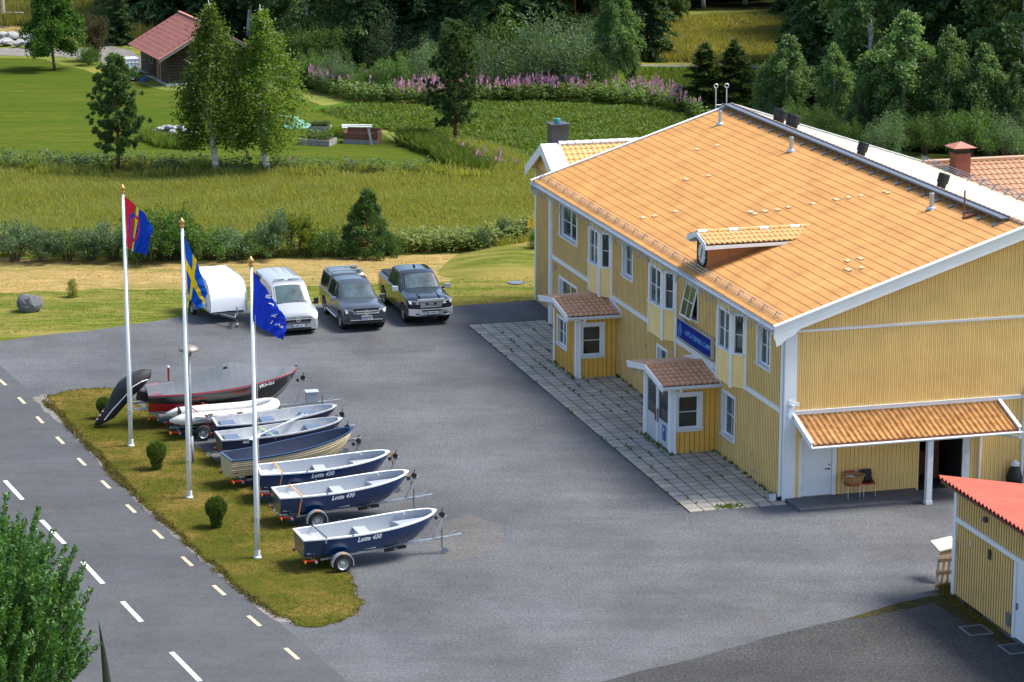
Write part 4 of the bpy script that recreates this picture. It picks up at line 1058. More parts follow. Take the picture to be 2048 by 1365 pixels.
m = MB(); m.add([(20.15, 30.8, 6.43), (21.3, 30.8, 6.43), (21.3, 31.9, 6.43), (20.15, 31.9, 6.43), (20.72, 31.35, 6.68)], [(0, 1, 4), (1, 2, 4), (2, 3, 4), (3, 0, 4), (3, 2, 1, 0)]); m.build('chimney_hood', mat('faded_red_sheet', (.42, .15, .10), .5, .1, 3), ch)

# the shed on the right
sc = G(1905, 1192)
shed = thing('shed', sc, YAW, 'low yellow board shed with a red corrugated metal roof near the camera', 'shed')
SF = Fr((0, 0, 0), (0, -1, 0), (-1, 0, 0))
m = MB(); wall(m, SF, 0, 9, 0.12, 2.42, [(4.3, 5.4, .12, 2.42)], pitch=.17, bw=.045); wall(m, SF, 0, 9, 2.58, 3.5, pitch=.17, bw=.045)
m.add([(0, 0, 0), (6.5, 0, 0), (6.5, 0, 2.6), (0, 0, 3.5)], [(0, 1, 2, 3)]); m.add([(0, 0, 2.42), (0, -9, 2.42), (0, -9, 2.58), (0, 0, 2.58)], [(0, 1, 2, 3)])
m.add([(6.5, 0, 0), (6.5, -9, 0), (6.5, -9, 2.6), (6.5, 0, 2.6), (0, -9, 0), (0, -9, 3.5)], [(0, 1, 2, 3), (4, 1, 2, 5)])
m.build('wall', [mat('shed_yellow', (.74, .50, .19), .7, .1, 1), BATTEN_SHADE], shed)
m = MB(); m.add([(.02, 0, .12), (.02, -9, .12), (.02, -9, 0), (.02, 0, 0)], [(0, 1, 2, 3)]); SF.box(m, 0, 9, -.02, .11, -.1, .0); m.build('plinth', CONCRETE, shed)
m = MB(); SF.box(m, -.06, .13, 0.05, 3.45, -.02, .045); SF.box(m, -.05, 9, 2.42, 2.56, -.02, .05); SF.box(m, -.06, 9, 2.56, 2.585, -.02, .075); SF.box(m, 4.15, 4.3, .1, 2.4, -.02, .04); SF.box(m, 5.4, 5.55, .1, 2.4, -.02, .04); m.build('trim', WHITE, shed)
m = MB(); SF.box(m, 4.31, 5.39, .13, 2.41, -.05, .0); dr = m.build('door', WHITE, shed)
m = MB(); SF.box(m, 4.4, 4.44, 1.0, 1.2, .001, .05); m.build('handle', STEEL, dr)
m = MB(); rows = []
nU = 9.8; k = 0
U0 = -.5
xs_ = [U0 + i * .065 for i in range(int((9.8) / .065))]
for x, z in ((-.38, 3.66), (7.2, 2.32)):
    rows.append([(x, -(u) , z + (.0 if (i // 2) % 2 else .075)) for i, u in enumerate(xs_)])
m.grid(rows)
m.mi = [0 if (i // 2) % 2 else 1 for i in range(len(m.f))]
rows2 = [[(p[0], p[1], p[2] - .03) for p in r] for r in rows]; m.grid(rows2); m.grid([rows2[0], rows[0]])
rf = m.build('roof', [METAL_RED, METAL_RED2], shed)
m = MB(); m.bx(-.33, -.30, -9, .45, 3.50, 3.58); m.bx(-.3, -.02, -9, .40, 3.49, 3.51); m.build('fascia', RUST, rf)
m = MB()
SF.box(m, 2.45, 2.62, 1.95, 2.25, .03, .06); m.build('wall_vent', BLACK, shed)
m = MB(); SF.box(m, 2.15, 2.3, 3.02, 3.16, .02, .14); m.build('lamp', DKGREY, shed)
m = MB(); SF.box(m, 1.18, 1.28, 1.96, 2.12, .024, .05); SF.box(m, .18, .26, 1.45, 1.85, .045, .07); m.build('meter_plate', GALV, shed)
m = MB(); SF.box(m, 3.85, 4.05, .35, .75, .024, .07); m.build('meter_box', STEEL, shed)
m = MB(); SF.box(m, .95, 2.1, .0, .1, .01, .04); m.build('foundation_vent', BLACK, shed)
# ------------------------------------------------------------------ trees and shrubs
def leaves(C_, L, Wd, rng, up=0.4, D=None):
    """leaf shaped quads at the points C_; D = preferred long direction"""
    n = len(C_)
    a = rng.normal(size=(n, 3)) if D is None else D + rng.normal(size=(n, 3)) * 0.5
    a /= np.linalg.norm(a, axis=1)[:, None] + 1e-9
    nn = rng.normal(size=(n, 3)) + [0, 0, up * 2]
    b_ = np.cross(nn, a); b_ /= np.linalg.norm(b_, axis=1)[:, None] + 1e-9
    l = (L * rng.uniform(0.6, 1.25, n))[:, None]; w_ = (Wd * rng.uniform(0.6, 1.25, n))[:, None]
    return np.stack([C_ - a * l, C_ + b_ * w_ - a * l * 0.1, C_ + a * l, C_ - b_ * w_ - a * l * 0.1], 1).reshape(-1, 3)

def branch_path(p, az, L, rise, droop, k=6):
    pts = []
    for i in range(k + 1):
        t = i / k
        pts.append(p + np.array([math.cos(az) * L * t, math.sin(az) * L * t, L * (rise * t - droop * t * t)]))
    return pts

def birch(H, Rr, z0, n, seed, weep=0.6, lsz=0.12):
    rng = np.random.default_rng(seed); C_ = []; T = MB()
    nb = 46
    wob = [np.array([0.12 * math.sin(z * .9 + seed), 0.12 * math.cos(z * .7 + seed), z]) for z in np.linspace(0, H, 14)]
    def trunk(z):
        i = min(12, int(z / H * 13)); f = z / H * 13 - i
        return wob[i] * (1 - f) + wob[i + 1] * f
    T.tube(wob, [max(.015, (.017 * H) * (1 - z / 13.5)) for z in range(14)], 8)
    for k in range(nb):
        t = (k + rng.random()) / nb
        z = z0 + (H * .97 - z0) * t
        prof = max(.10, 1 - (abs(t - .30) / .72) ** (1.9 if weep > .55 else 2.3)) * (1 if weep > .55 else .92 + .16 * math.sin(9 * t + seed))
        L = Rr * prof * rng.uniform(.65, 1.15) + .15
        pts = branch_path(trunk(z), k * 2.4 + rng.normal(0, .4), L, .75 - .2 * t * 0, .55 + weep * .4)
        T.tube(pts[:5], [.03 * (1 - t * .6) * (1 - i * .18) + .004 for i in range(5)], 4, cap=False)
        m_ = int(n / nb * (.45 + prof))
        for j in range(m_):
            s = rng.uniform(.2, 1.0) ** .8 * 6; i = min(5, int(s)); f = s - i
            p = pts[i] * (1 - f) + pts[i + 1] * f
            hang = abs(rng.normal(0, weep)) * (s / 6) * 1.1
            C_.append(p + rng.normal(0, .13 + .05 * L, 3) * [1, 1, .8] - [0, 0, hang])
    C_ = np.array(C_); C_ = C_[C_[:, 2] > z0 * .8]
    return leaves(C_, lsz, lsz * .55, rng, .3), T

def spruce(H, Rr, z0, n, seed, lsz=0.2, power=.85):
    rng = np.random.default_rng(seed); C_ = []; D = []; T = MB()
    T.tube([(0, 0, 0), (0, 0, H * .5), (0, 0, H)], [.016 * H + .02, .009 * H + .01, .008], 7)
    nb = int(26 + H * 7)
    for k in range(nb):
        t = (k + rng.random()) / nb; t = t ** 1.12
        z = z0 + (H - z0) * t
        L = Rr * (1 - t) ** power * rng.uniform(.65, 1.12) + .08
        az = k * 2.4 + rng.normal(0, .5)
        pts = branch_path(np.array([0, 0, z]), az, L, .12 + .5 * t, .42 * (1 - t))
        m_ = max(4, int(n / nb * (L / (Rr * .55))))
        for j in range(m_):
            s = rng.uniform(.08, 1.0) * 6; i = min(5, int(s)); f = s - i
            p = pts[i] * (1 - f) + pts[i + 1] * f
            C_.append(p + np.array([-math.sin(az), math.cos(az), 0]) * rng.normal(0, .10 + .16 * L * (1 - s / 7)) + [0, 0, rng.normal(-.03, .06) - abs(rng.normal(0, .07))])
            D.append([math.cos(az), math.sin(az), -.2 + .5 * t])
    return leaves(np.array(C_), lsz, lsz * .30, rng, .8, np.array(D)), T

def pine(H, Rr, z0, n, seed, lsz=0.15, full=1.0):
    rng = np.random.default_rng(seed); C_ = []; T = MB(); D = []
    T.tube([(0, 0, 0), (.05, 0, H * .5), (0, .05, H)], [.017 * H + .02, .010 * H + .01, .012], 7)
    levels = int(9 + H * .8)
    for v in range(levels):
        t = (v + .5) / levels; z = z0 + (H - z0) * t
        nb = 5 if t < .85 else 4
        for q in range(nb):
            az = q * 2 * math.pi / nb + v * .9 + rng.normal(0, .25)
            L = Rr * (min(1, .62 + t * 1.3) * (1 - t ** 2.4) ** .7) * rng.uniform(.6, 1.15) + .15
            pts = branch_path(np.array([0, 0, z + rng.normal(0, .12)]), az, L, .15 + .6 * t, -.12)
            T.tube(pts[:6], [.028 * (1 - i * .15) + .004 for i in range(6)], 4, cap=False)
            for sp in range(int(3 + L * 3.4 * full)):
                s = rng.uniform(.3, 1.05) * 6; i = min(5, int(s)); f = s - i
                p = pts[i] * (1 - f) + pts[i + 1] * f + rng.normal(0, .05 + .12 * L, 3) * [1, 1, .35]
                k_ = int(n / (levels * nb * 5)) + 3
                for j in range(k_):
                    d = rng.normal(size=3) * .7 + [math.cos(az) * .5, math.sin(az) * .5, .7]; d /= np.linalg.norm(d)
                    C_.append(p + d * rng.uniform(.05, .2)); D.append(d)
    return leaves(np.array(C_), lsz, lsz * .22, rng, .3, np.array(D)), T

def bush(H, Rr, n, seed, lsz=0.1, asp=.4, clumps=60, stems=9, low=.05, upr=.5):
    rng = np.random.default_rng(seed); C_ = []; D = []; T = MB()
    for k in range(stems):
        az = k * 2.4; L = Rr * rng.uniform(.3, .8)
        e = np.array([math.cos(az) * L, math.sin(az) * L, H * rng.uniform(.6, .92)])
        T.tube([(math.cos(az) * .12, math.sin(az) * .12, 0), e * [.45, .45, .5], e], [.012 * H + .012, .009 * H + .008, .005], 5, cap=False)
    for k in range(clumps):
        u = rng.random() ** .45; az = rng.random() * 6.283; ph = math.asin(rng.uniform(-.35, 1))
        c = np.array([math.cos(az) * math.cos(ph) * Rr * u, math.sin(az) * math.cos(ph) * Rr * u, H * (.40 + .52 * math.sin(ph) * u)])
        c[2] = max(H * low, c[2]) * rng.uniform(.85, 1.06)
        r = (.16 + .16 * rng.random()) * (Rr + H * .3) * .75
        m_ = int(n / clumps)
        d = rng.normal(size=(m_, 3)); d /= np.linalg.norm(d, axis=1)[:, None]
        rad = rng.random(m_)[:, None] ** .4
        C_.append(c + d * rad * r * [1, 1, 1.25]); D.append(d * .7 + [0, 0, upr])
    C_ = np.vstack(C_); D = np.vstack(D); k = C_[:, 2] > .03
    return leaves(C_[k], lsz, lsz * asp, rng, .3, D[k]), T

L_BIRCH = leafmat('birch_leaves', (0.040, 0.085, 0.012), (0.115, 0.175, 0.026), 0.42)
L_BIRCH2 = leafmat('pale_birch_leaves', (0.034, 0.078, 0.027), (0.105, 0.162, 0.064), 0.36)
L_SPRUCE = leafmat('spruce_needles', (0.019, 0.048, 0.021), (0.074, 0.122, 0.044), 0.3)
L_SPRUCEY = leafmat('young_spruce_needles', (0.055, 0.085, 0.014), (0.16, 0.17, 0.025), 0.3)
L_PINE = leafmat('pine_needles', (0.018, 0.050, 0.018), (0.070, 0.12, 0.036), 0.3)
L_WILLOW = leafmat('grey_willow_leaves', (0.036, 0.074, 0.038), (0.105, 0.160, 0.088), 0.3)
L_WILLOWD = leafmat('dark_willow_leaves', (0.028, 0.068, 0.018), (0.085, 0.145, 0.038), 0.33)
L_LIME = leafmat('yellow_green_leaves', (0.075, 0.12, 0.012), (0.17, 0.21, 0.025), 0.42)
L_DEEP = leafmat('deep_green_leaves', (0.018, 0.058, 0.010), (0.070, 0.140, 0.024), 0.36)
L_NEAR = leafmat('sallow_leaves', (0.014, 0.048, 0.010), (0.060, 0.130, 0.034), 0.28, 0.42)
L_BROWN = leafmat('brownish_leaves', (0.035, 0.038, 0.020), (0.085, 0.075, 0.040), 0.3)

PROTO = {}
def cone_tree(H, Rr, n, seed):
    rng = np.random.default_rng(seed); T = MB(); T.tube([(0, 0, 0), (0, 0, H)], [.07, .01], 6); C_ = []; D = []
    for k in range(170):
        t = rng.random() ** 1.3; a = rng.random() * 6.283; r_ = Rr * (1 - t) ** .75 * (.62 + .38 * math.sqrt(rng.random())) * rng.uniform(.8, 1.08)
        c = np.array([r_ * math.cos(a), r_ * math.sin(a), .12 + (H - .25) * t]); o = np.array([math.cos(a) * .55, math.sin(a) * .55, .8])
        if k % 4 == 0: T.tube([(0, 0, max(.05, c[2] - .2)), c], [.02, .006], 4, cap=False)
        for j in range(n // 170):
            C_.append(c + rng.normal(0, .5, 3) * np.array([.22, .22, .24]) * (1.1 - .5 * t) + o * rng.uniform(-.05, .12)); D.append(o)
    C_ = np.array(C_); k = C_[:, 2] > .02
    return leaves(C_[k], .10, .024, rng, .3, np.array(D)[k]), T
def clipped(H, Rr, n, seed):
    rng = np.random.default_rng(seed); T = MB()
    for k in range(9):
        a = k * .7; T.tube([(.06 * math.cos(a), .06 * math.sin(a), 0), (.16 * math.cos(a), .16 * math.sin(a), H * .5)], [.03, .015], 5)
    t = rng.random(n); t = np.where(rng.random(n) < .8, .42 + .58 * t, .08 + .4 * t)
    prof = np.where(t > .42, np.sqrt(np.clip(1 - ((t - .68) / .34) ** 2, 0, 1)), .45 + .5 * t)
    r_ = Rr * prof * np.sqrt(rng.uniform(.55, 1.05, n)); a = rng.random(n) * 6.283
    C_ = np.column_stack([r_ * np.cos(a), r_ * np.sin(a), H * t + rng.normal(0, .015, n)])
    return leaves(C_, .045, .016, rng, .3, np.column_stack([np.cos(a) * .5, np.sin(a) * .5, np.ones(n)])), T
def proto(key, gen, lm, bark):
    V, T = gen
    tm = bpy.data.meshes.new(key + '_trunk'); tm.from_pydata(T.v, [], T.f); tm.materials.append(bark); tm.polygons.foreach_set('use_smooth', [True] * len(T.f))
    cm = np_mesh(key + '_crown', V, 4, lm, False)
    PROTO[key] = (tm, cm)
proto('birch_a', birch(10, 1.72, 1.9, 11500, 1, .95, .095), L_BIRCH, BARK_BIRCH)
proto('birch_b', birch(10, 1.8, 1.8, 11500, 2, .85, .095), L_BIRCH, BARK_BIRCH)
proto('birch_c', birch(10, 2.5, 1.0, 17000, 3, .35, .13), L_BIRCH2, BARK_BIRCH)
proto('birch_d', birch(10, 2.9, 1.2, 17000, 4, .45, .135), L_BIRCH2, BARK_BIRCH)
proto('birch_far', birch(14, 3.2, 2.4, 12000, 5, .5, .18), L_BIRCH2, BARK_BIRCH)
proto('broadleaf', birch(11, 3.1, 1.6, 26000, 6, .5, .15), L_DEEP, BARK)
proto('spruce_a', spruce(16, 3.7, .6, 13000, 7, .36), L_SPRUCE, BARK)
proto('spruce_b', spruce(16, 3.1, 1.6, 12000, 8, .36, .75), L_SPRUCE, BARK)
proto('spruce_young', spruce(7, 2.05, .1, 10000, 9, .20), L_SPRUCE, BARK)
proto('spruce_light', spruce(7, 2.05, .1, 12000, 19, .19), leafmat('light_spruce_needles', (.024, .052, .012), (.085, .125, .028), .32), BARK)
proto('spruce_small', spruce(1.4, .75, .02, 1600, 10, .085), L_SPRUCEY, BARK)
proto('pine_a', pine(6.9, 1.5, 1.3, 17000, 11, .14, 1.3), L_PINE, BARK_PINE)
proto('pine_b', pine(8.0, 1.95, 1.0, 19000, 12, .15, 1.3), L_PINE, BARK_PINE)
proto('pine_bushy', cone_tree(3.7, 1.62, 17000, 13), leafmat('soft_pine_needles', (0.018, 0.054, 0.018), (0.070, 0.125, 0.038), 0.32), BARK_PINE)
proto('pine_tall', pine(17, 2.6, 5.5, 9500, 14, .26), L_PINE, BARK_PINE)
proto('willow_a', bush(4, 2.2, 9000, 15, .085, .38, 70), L_WILLOW, BARK)
proto('willow_b', bush(4, 2.0, 9000, 16, .085, .38, 60), L_WILLOWD, BARK)
proto('shrub_a', bush(1.6, .95, 3800, 17, .05, .45, 36, 7), L_WILLOWD, BARK)
proto('shrub_b', bush(1.6, .85, 3600, 18, .05, .4, 30, 7), L_WILLOW, BARK)
proto('shrub_lime', bush(2.3, .8, 3800, 19, .055, .5, 36, 7), L_LIME, BARK)
proto('shrub_deep', bush(2.3, 1.4, 7000, 20, .06, .5, 50, 8), L_DEEP, BARK)
proto('bush_brown', bush(4.5, 1.5, 8000, 21, .085, .5, 50, 8), L_BROWN, BARK)
proto('conifer_shrub', clipped(.9, .36, 5200, 22), leafmat('thuja_foliage', (0.022, 0.05, 0.010), (0.085, 0.12, 0.018), .25), BARK)

TCOUNT = 0
def plant(key, name, pos, h, label, cat, group=None, wide=1.0, rz=None):
    """a plant of its own: Empty with trunk and crown, the meshes shared with its kind"""
    global TCOUNT
    TCOUNT += 1
    rr = random.Random(TCOUNT * 31)
    tm, cm = PROTO[key]
    H0 = max(v.co.z for v in tm.vertices) if 'bush' not in key and 'shrub' not in key and 'willow' not in key else None
    base = {'willow_a': 4, 'willow_b': 4, 'shrub_a': 1.6, 'shrub_b': 1.6, 'shrub_lime': 2.3, 'shrub_deep': 2.3, 'bush_brown': 4.5, 'conifer_shrub': .9}.get(key, H0)
    if key == 'pine_bushy': base = 3.7
    s = h / base
    o = thing(name, (pos[0], pos[1], -0.02), rr.random() * 6.28 if rz is None else rz, label, cat, group)
    o.scale = (s * wide, s * wide, s)
    t = link('stems' if cat in ('shrub', 'bush') else 'trunk', tm, o)
    c = link('foliage' if cat in ('shrub', 'bush') else 'crown', cm, o)
    return o
def tall(x, y, yt):
    """height of something standing at pixel x, y whose top is seen at row yt"""
    g = G(x, y)
    c, s = math.cos(PITCH), math.sin(PITCH)
    k = (682.5 - yt) / FPX       # (z' up)/(depth): solve for the height
    # point (gx, gy, h): depth = gy*c + (H-h)*s ; up = gy*s - (H-h)*c
    Y = g.y
    # up = k*depth -> Y*s - (H-h)*c = k*(Y*c + (H-h)*s)
    q = Y * (s - k * c) / (c + k * s)
    return CAM_H - q
def at_px(key, name, x, y, yt, label, cat, group=None, wide=1.0):
    return plant(key, name, G(x, y), tall(x, y, yt), label, cat, group, wide)

at_px('pine_a', 'pine_tree', 237, 348, 112, 'slender young pine with bare lower trunk at the left edge of the tall meadow', 'tree', wide=1.0)
at_px('birch_a', 'birch_tree', 427, 350, -6, 'weeping birch nearest the log cabin, its crown hiding part of the red roof', 'tree', wide=1.2)
at_px('birch_b', 'birch_tree', 533, 350, 8, 'weeping birch beside the garden beds, right of its twin', 'tree', wide=1.2)
at_px('pine_b', 'pine_tree', 910, 282, 42, 'tall pine with reddish trunk standing alone on the edge of the green crop', 'tree', wide=.92)
at_px('broadleaf', 'broadleaf_tree', 108, 140, -75, 'broad dark leafy tree over the gravel path at the top left corner', 'tree', wide=.9)
at_px('bush_brown', 'tall_bush', 192, 122, 22, 'brownish purple tall bush right of the broad dark tree', 'bush', wide=.9)
at_px('shrub_deep', 'round_bush', 178, 130, 92, 'low round green bush beneath the brownish tall bush', 'bush')
at_px('spruce_young', 'spruce_tree', 236, 88, -40, 'dark green bushy spruce left of the log cabin roof', 'tree', wide=1.25)
at_px('willow_a', 'willow_bush', 1110, 188, 22, 'big rounded silvery willow, largest bush behind the pink fireweed', 'bush', wide=1.12)
at_px('birch_far', 'birch_tree', 1232, 182, -60, 'tall leaning birch just right of the big silvery willow', 'tree', wide=.9)
at_px('birch_c', 'birch_tree', 1262, 172, 78, 'short birch with pale leaves at the start of the gravel track', 'tree', wide=.8)
at_px('spruce_a', 'spruce_tree', 1292, 118, -190, 'tall dense spruce at the left side of the ripe hay field', 'tree', wide=1.0)
at_px('spruce_light', 'spruce_tree', 1408, 222, 85, 'bushy young spruce behind the peak of the orange roof', 'tree', wide=1.9)
at_px('spruce_light', 'spruce_tree', 1466, 222, 78, 'pointed young spruce right of the roof ladder hoops', 'tree', wide=1.6)
for i, (x, y, yt, k, wd, lab) in enumerate((
    (1572, 262, 66, 'birch_c', .85, 'birch beside the hay field, leftmost of the row behind the roof'),
    (1527, 258, 122, 'birch_d', .55, 'small birch leaning left below the gravel track end'),
    (1664, 275, 84, 'birch_c', .75, 'round topped birch second from the left in the row behind the roof'),
    (1752, 285, 80, 'birch_d', .62, 'narrow birch left of the tallest birch behind the roof'),
    (1806, 292, 18, 'birch_c', .95, 'tallest birch with pale crown in the row behind the roof'),
    (1892, 296, 48, 'birch_d', .62, 'slim tall birch above the brown chimney'),
    (1962, 300, 84, 'birch_c', .85, 'pale birch right of the brown chimney'),
    (2032, 305, 120, 'birch_d', .7, 'small birch at the far right edge of the photo'),
    (1712, 290, 170, 'birch_d', .6, 'low birch with dark leaves just behind the black roof cowls'))):
    at_px(k, 'birch_tree', x, y, yt, lab, 'tree', 'birches in a row behind the roof', wd * 1.3)
for i, (x, y, yt, k, wd) in enumerate(((1640, 300, 200, 'willow_b', .9), (1850, 310, 215, 'willow_b', 1.0), (1770, 312, 222, 'willow_a', .9), (1940, 318, 200, 'willow_b', 1.0), (2010, 320, 225, 'willow_a', .9), (1590, 280, 190, 'willow_b', .8), (1545, 262, 175, 'willow_a', .8), (1700, 305, 230, 'willow_b', .8))):
    at_px(k, 'understorey_bush', x, y, yt, 'leafy bush growing under the birches behind the roof ridge', 'bush', 'bushes under the birches', wd)
# willow bushes behind the fireweed
for i, (x, y, yt, k, wd, lab) in enumerate((
    (622, 172, 92, 'willow_b', .95, 'dark willow bush at the left end of the fireweed strip'),
    (676, 185, 100, 'willow_a', .9, 'grey green willow bush under the white birch trunk'),
    (735, 192, 122, 'willow_b', .9, 'bushy dark willow right of the white birch trunk'),
    (790, 195, 96, 'willow_b', .85, 'tallish dark willow midway along the fireweed strip'),
    (845, 190, 84, 'willow_a', .9, 'grey willow just left of the lone tall pine'),
    (880, 180, 60, 'willow_b', .9, 'high dark willow behind the lone tall pine'),
    (982, 188, 66, 'willow_a', 1.0, 'silvery willow between the lone pine and the big rounded willow'),
    (1028, 192, 110, 'willow_b', .9, 'low dark willow at the left foot of the big rounded willow'),
    (1185, 190, 92, 'willow_b', .8, 'dark willow at the right foot of the big rounded willow'))):
    at_px(k, 'willow_bush', x, y, yt, lab, 'bush', 'willows behind the fireweed', wd)
# shrubs along the dry lawn
for i, (x, y, yt, k, wd, lab) in enumerate((
    (30, 522, 440, 'shrub_b', 1.2, 'grey green shrub at the far left of the dry lawn edge'),
    (88, 522, 452, 'shrub_b', 1.2, 'grey willow shrub second from the left along the dry lawn edge'),
    (135, 520, 455, 'shrub_a', 1.2, 'dull green shrub above the little spruce on the dry lawn'),
    (182, 520, 452, 'shrub_b', 1.2, 'pale willow shrub left of the first flagpole'),
    (226, 520, 440, 'shrub_b', 1.1, 'silvery shrub directly behind the first flagpole'),
    (285, 522, 432, 'shrub_a', 1.2, 'dark shrub under the red and blue flag'),
    (335, 520, 412, 'shrub_deep', .95, 'big deep green bush between the first two flagpoles'),
    (375, 520, 452, 'shrub_a', 1.1, 'dark bush behind the yellow cross flag'),
    (425, 520, 448, 'shrub_a', 1.2, 'green shrub above the white box trailer'),
    (472, 518, 452, 'shrub_b', 1.2, 'grey green shrub left of the third flagpole'),
    (520, 516, 455, 'shrub_a', 1.2, 'dark shrub behind the top of the third flagpole'),
    (548, 514, 412, 'shrub_b', .7, 'thin upright sapling behind the silver van roof'),
    (606, 512, 418, 'shrub_lime', 1.0, 'bright yellow green shrub behind the silver van'),
    (652, 512, 452, 'shrub_a', 1.0, 'bushy green shrub left of the dense young pine'),
    (788, 510, 470, 'shrub_a', .8, 'low green shrub at the right foot of the dense young pine'),
    (960, 500, 452, 'shrub_b', .8, 'thin shrub in the tall weeds near the grassy mound'),
    (1012, 480, 432, 'shrub_b', .75, 'spindly sapling just left of the yellow annex'),
    (65, 352, 322, 'shrub_lime', 1.4, 'bright lime green bush at the left of the meadow'),
    (882, 358, 336, 'shrub_lime', 1.3, 'small lime green bush on the meadow near the crop'))):
    at_px(k, 'shrub', x, y, yt - 1, lab, 'shrub', 'shrubs along the lawn and meadow', wd * 1.12)
at_px('pine_bushy', 'young_pine', 735, 510, 378, 'dense cone shaped young pine behind the dark grey pickup', 'tree', wide=1.1)
at_px('spruce_small', 'little_spruce', 145, 594, 556, 'tiny yellowish spruce alone on the dry lawn', 'tree', wide=.9)
at_px('shrub_deep', 'flowering_bush', 1078, 505, 450, 'dark leafy bush with yellow flower spikes beside the annex wall', 'bush', wide=.75)
fb = G(1078, 505); V = []
for k in range(9):
    x, y = fb.x + random.uniform(-.6, .7), fb.y + random.uniform(-.5, .3); z = random.uniform(1.0, 1.35)
    for j in range(14):
        a = random.random() * 6.28; zz = z + j * .035; r_ = .05 * (1 - j / 18)
        p = Vector((x + r_ * math.cos(a), y + r_ * math.sin(a), zz)); V += [p, p + Vector((.05, 0, .02)), p + Vector((.02, 0, .07)), p + Vector((-.04, .02, .04))]
yf = np_mesh('flower_spikes', np.array([tuple(v) for v in V]), 4, leafmat('yellow_flowers', (.45, .30, .02), (.65, .45, .04), .2)); tag(yf, kind='stuff')
at_px('conifer_shrub', 'clipped_conifer', 208, 838, 795, 'small dark clipped conifer beside the covered outboard motor', 'shrub', 'clipped conifers on the grass island', wide=.85)
at_px('conifer_shrub', 'clipped_conifer', 314, 940, 884, 'small clipped conifer between the first two flagpoles on the island', 'shrub', 'clipped conifers on the grass island', wide=.85)
at_px('conifer_shrub', 'clipped_conifer', 433, 1056, 995, 'largest clipped conifer, near the third flagpole on the island', 'shrub', 'clipped conifers on the grass island', wide=.85)

# the dark wood along the top of the photo
def wood(n, region, keys, hmin, hmax, label, group, seed, gap=2.4):
    rr = random.Random(seed); P = PX(region); pts = []
    rng = np.random.default_rng(seed); c = poly_points(P, n * 8, rng)
    for q in c:
        if len(pts) >= n: break
        if all((q[0] - e[0]) ** 2 + (q[1] - e[1]) ** 2 > gap * gap for e in pts): pts.append(q)
    for q in pts:
        k = rr.choice(keys); kind = k.split('_')[0]
        h = rr.uniform(hmin, hmax)
        if kind == 'willow': h *= .4
        nm = {'spruce': 'spruce_tree', 'birch': 'birch_tree', 'pine': 'pine_tree', 'willow': 'willow_bush', 'broadleaf': 'broadleaf_tree'}[kind]
        noun = {'spruce': 'spruce', 'birch': 'birch', 'pine': 'pine', 'willow': 'willow bush', 'broadleaf': 'leafy tree'}[kind]
        plant(k, nm, q, h, label % noun, 'bush' if kind == 'willow' else 'tree', group % noun, rr.uniform(.85, 1.15))
wood(26, [(255, 62), (470, 70), (640, 95), (640, 30), (260, 25)], ['spruce_a', 'spruce_b', 'spruce_a', 'birch_far'], 13, 18, 'tall dark %s in the dense wood behind the log cabin', '%s trees behind the log cabin', 21)
wood(44, [(560, 130), (700, 140), (900, 135), (1100, 140), (1230, 130), (1260, 70), (600, 60)], ['spruce_a', 'spruce_b', 'spruce_b', 'birch_far', 'pine_tall', 'willow_b'], 11, 18, 'dark %s in the shaded wood behind the willows', '%s trees in the middle wood', 22)
wood(40, [(420, 50), (1250, 62), (1290, 10), (420, 5)], ['spruce_a', 'spruce_b', 'spruce_a', 'birch_far'], 13, 18, 'tall %s at the back of the wood along the top of the photo', '%s trees at the back of the wood', 23, 3)
wood(34, [(1610, 210), (2080, 260), (2100, 130), (1620, 110)], ['spruce_a', 'spruce_b', 'birch_far', 'spruce_b', 'pine_tall'], 13, 18, 'dark %s in the wood beyond the row of birches', '%s trees beyond the birch row', 24)
wood(30, [(1620, 95), (2150, 110), (2200, 20), (1610, 25)], ['spruce_a', 'spruce_b', 'spruce_a', 'birch_far'], 13, 18, 'tall %s at the back of the right hand wood', '%s trees at the back of the right wood', 25, 3)
wood(20, [(1290, 22), (1640, 22), (1660, -30), (1290, -30)], ['birch_far', 'spruce_b', 'birch_far'], 9, 14, 'distant %s at the far edge of the ripe hay field', '%s trees beyond the hay field', 26, 3)
wood(22, [(-80, 8), (330, 14), (330, -40), (-100, -40)], ['spruce_a', 'spruce_b', 'birch_far'], 9, 14, 'distant %s beyond the yellow reeds at the top left', '%s trees beyond the reeds', 27, 3)
wood(26, [(560, 142), (1230, 142), (1235, 118), (560, 118)], ['willow_b', 'willow_a'], 8, 11.5, 'leafy %s at the dark foot of the middle wood', '%s growth at the foot of the middle wood', 28, 1.6)
wood(20, [(1615, 215), (2080, 268), (2085, 225), (1620, 180)], ['willow_b', 'willow_a'], 9, 12, 'leafy %s between the birch row and the wood', '%s growth beyond the birch row', 29, 1.6)
at_px('birch_far', 'birch_tree', 716, 132, -110, 'tall birch with a bright white trunk above the willows', 'tree', wide=.95)
at_px('birch_far', 'birch_tree', 1360, 52, -60, 'lone birch on the stony knoll beyond the hay field', 'tree', wide=.8)

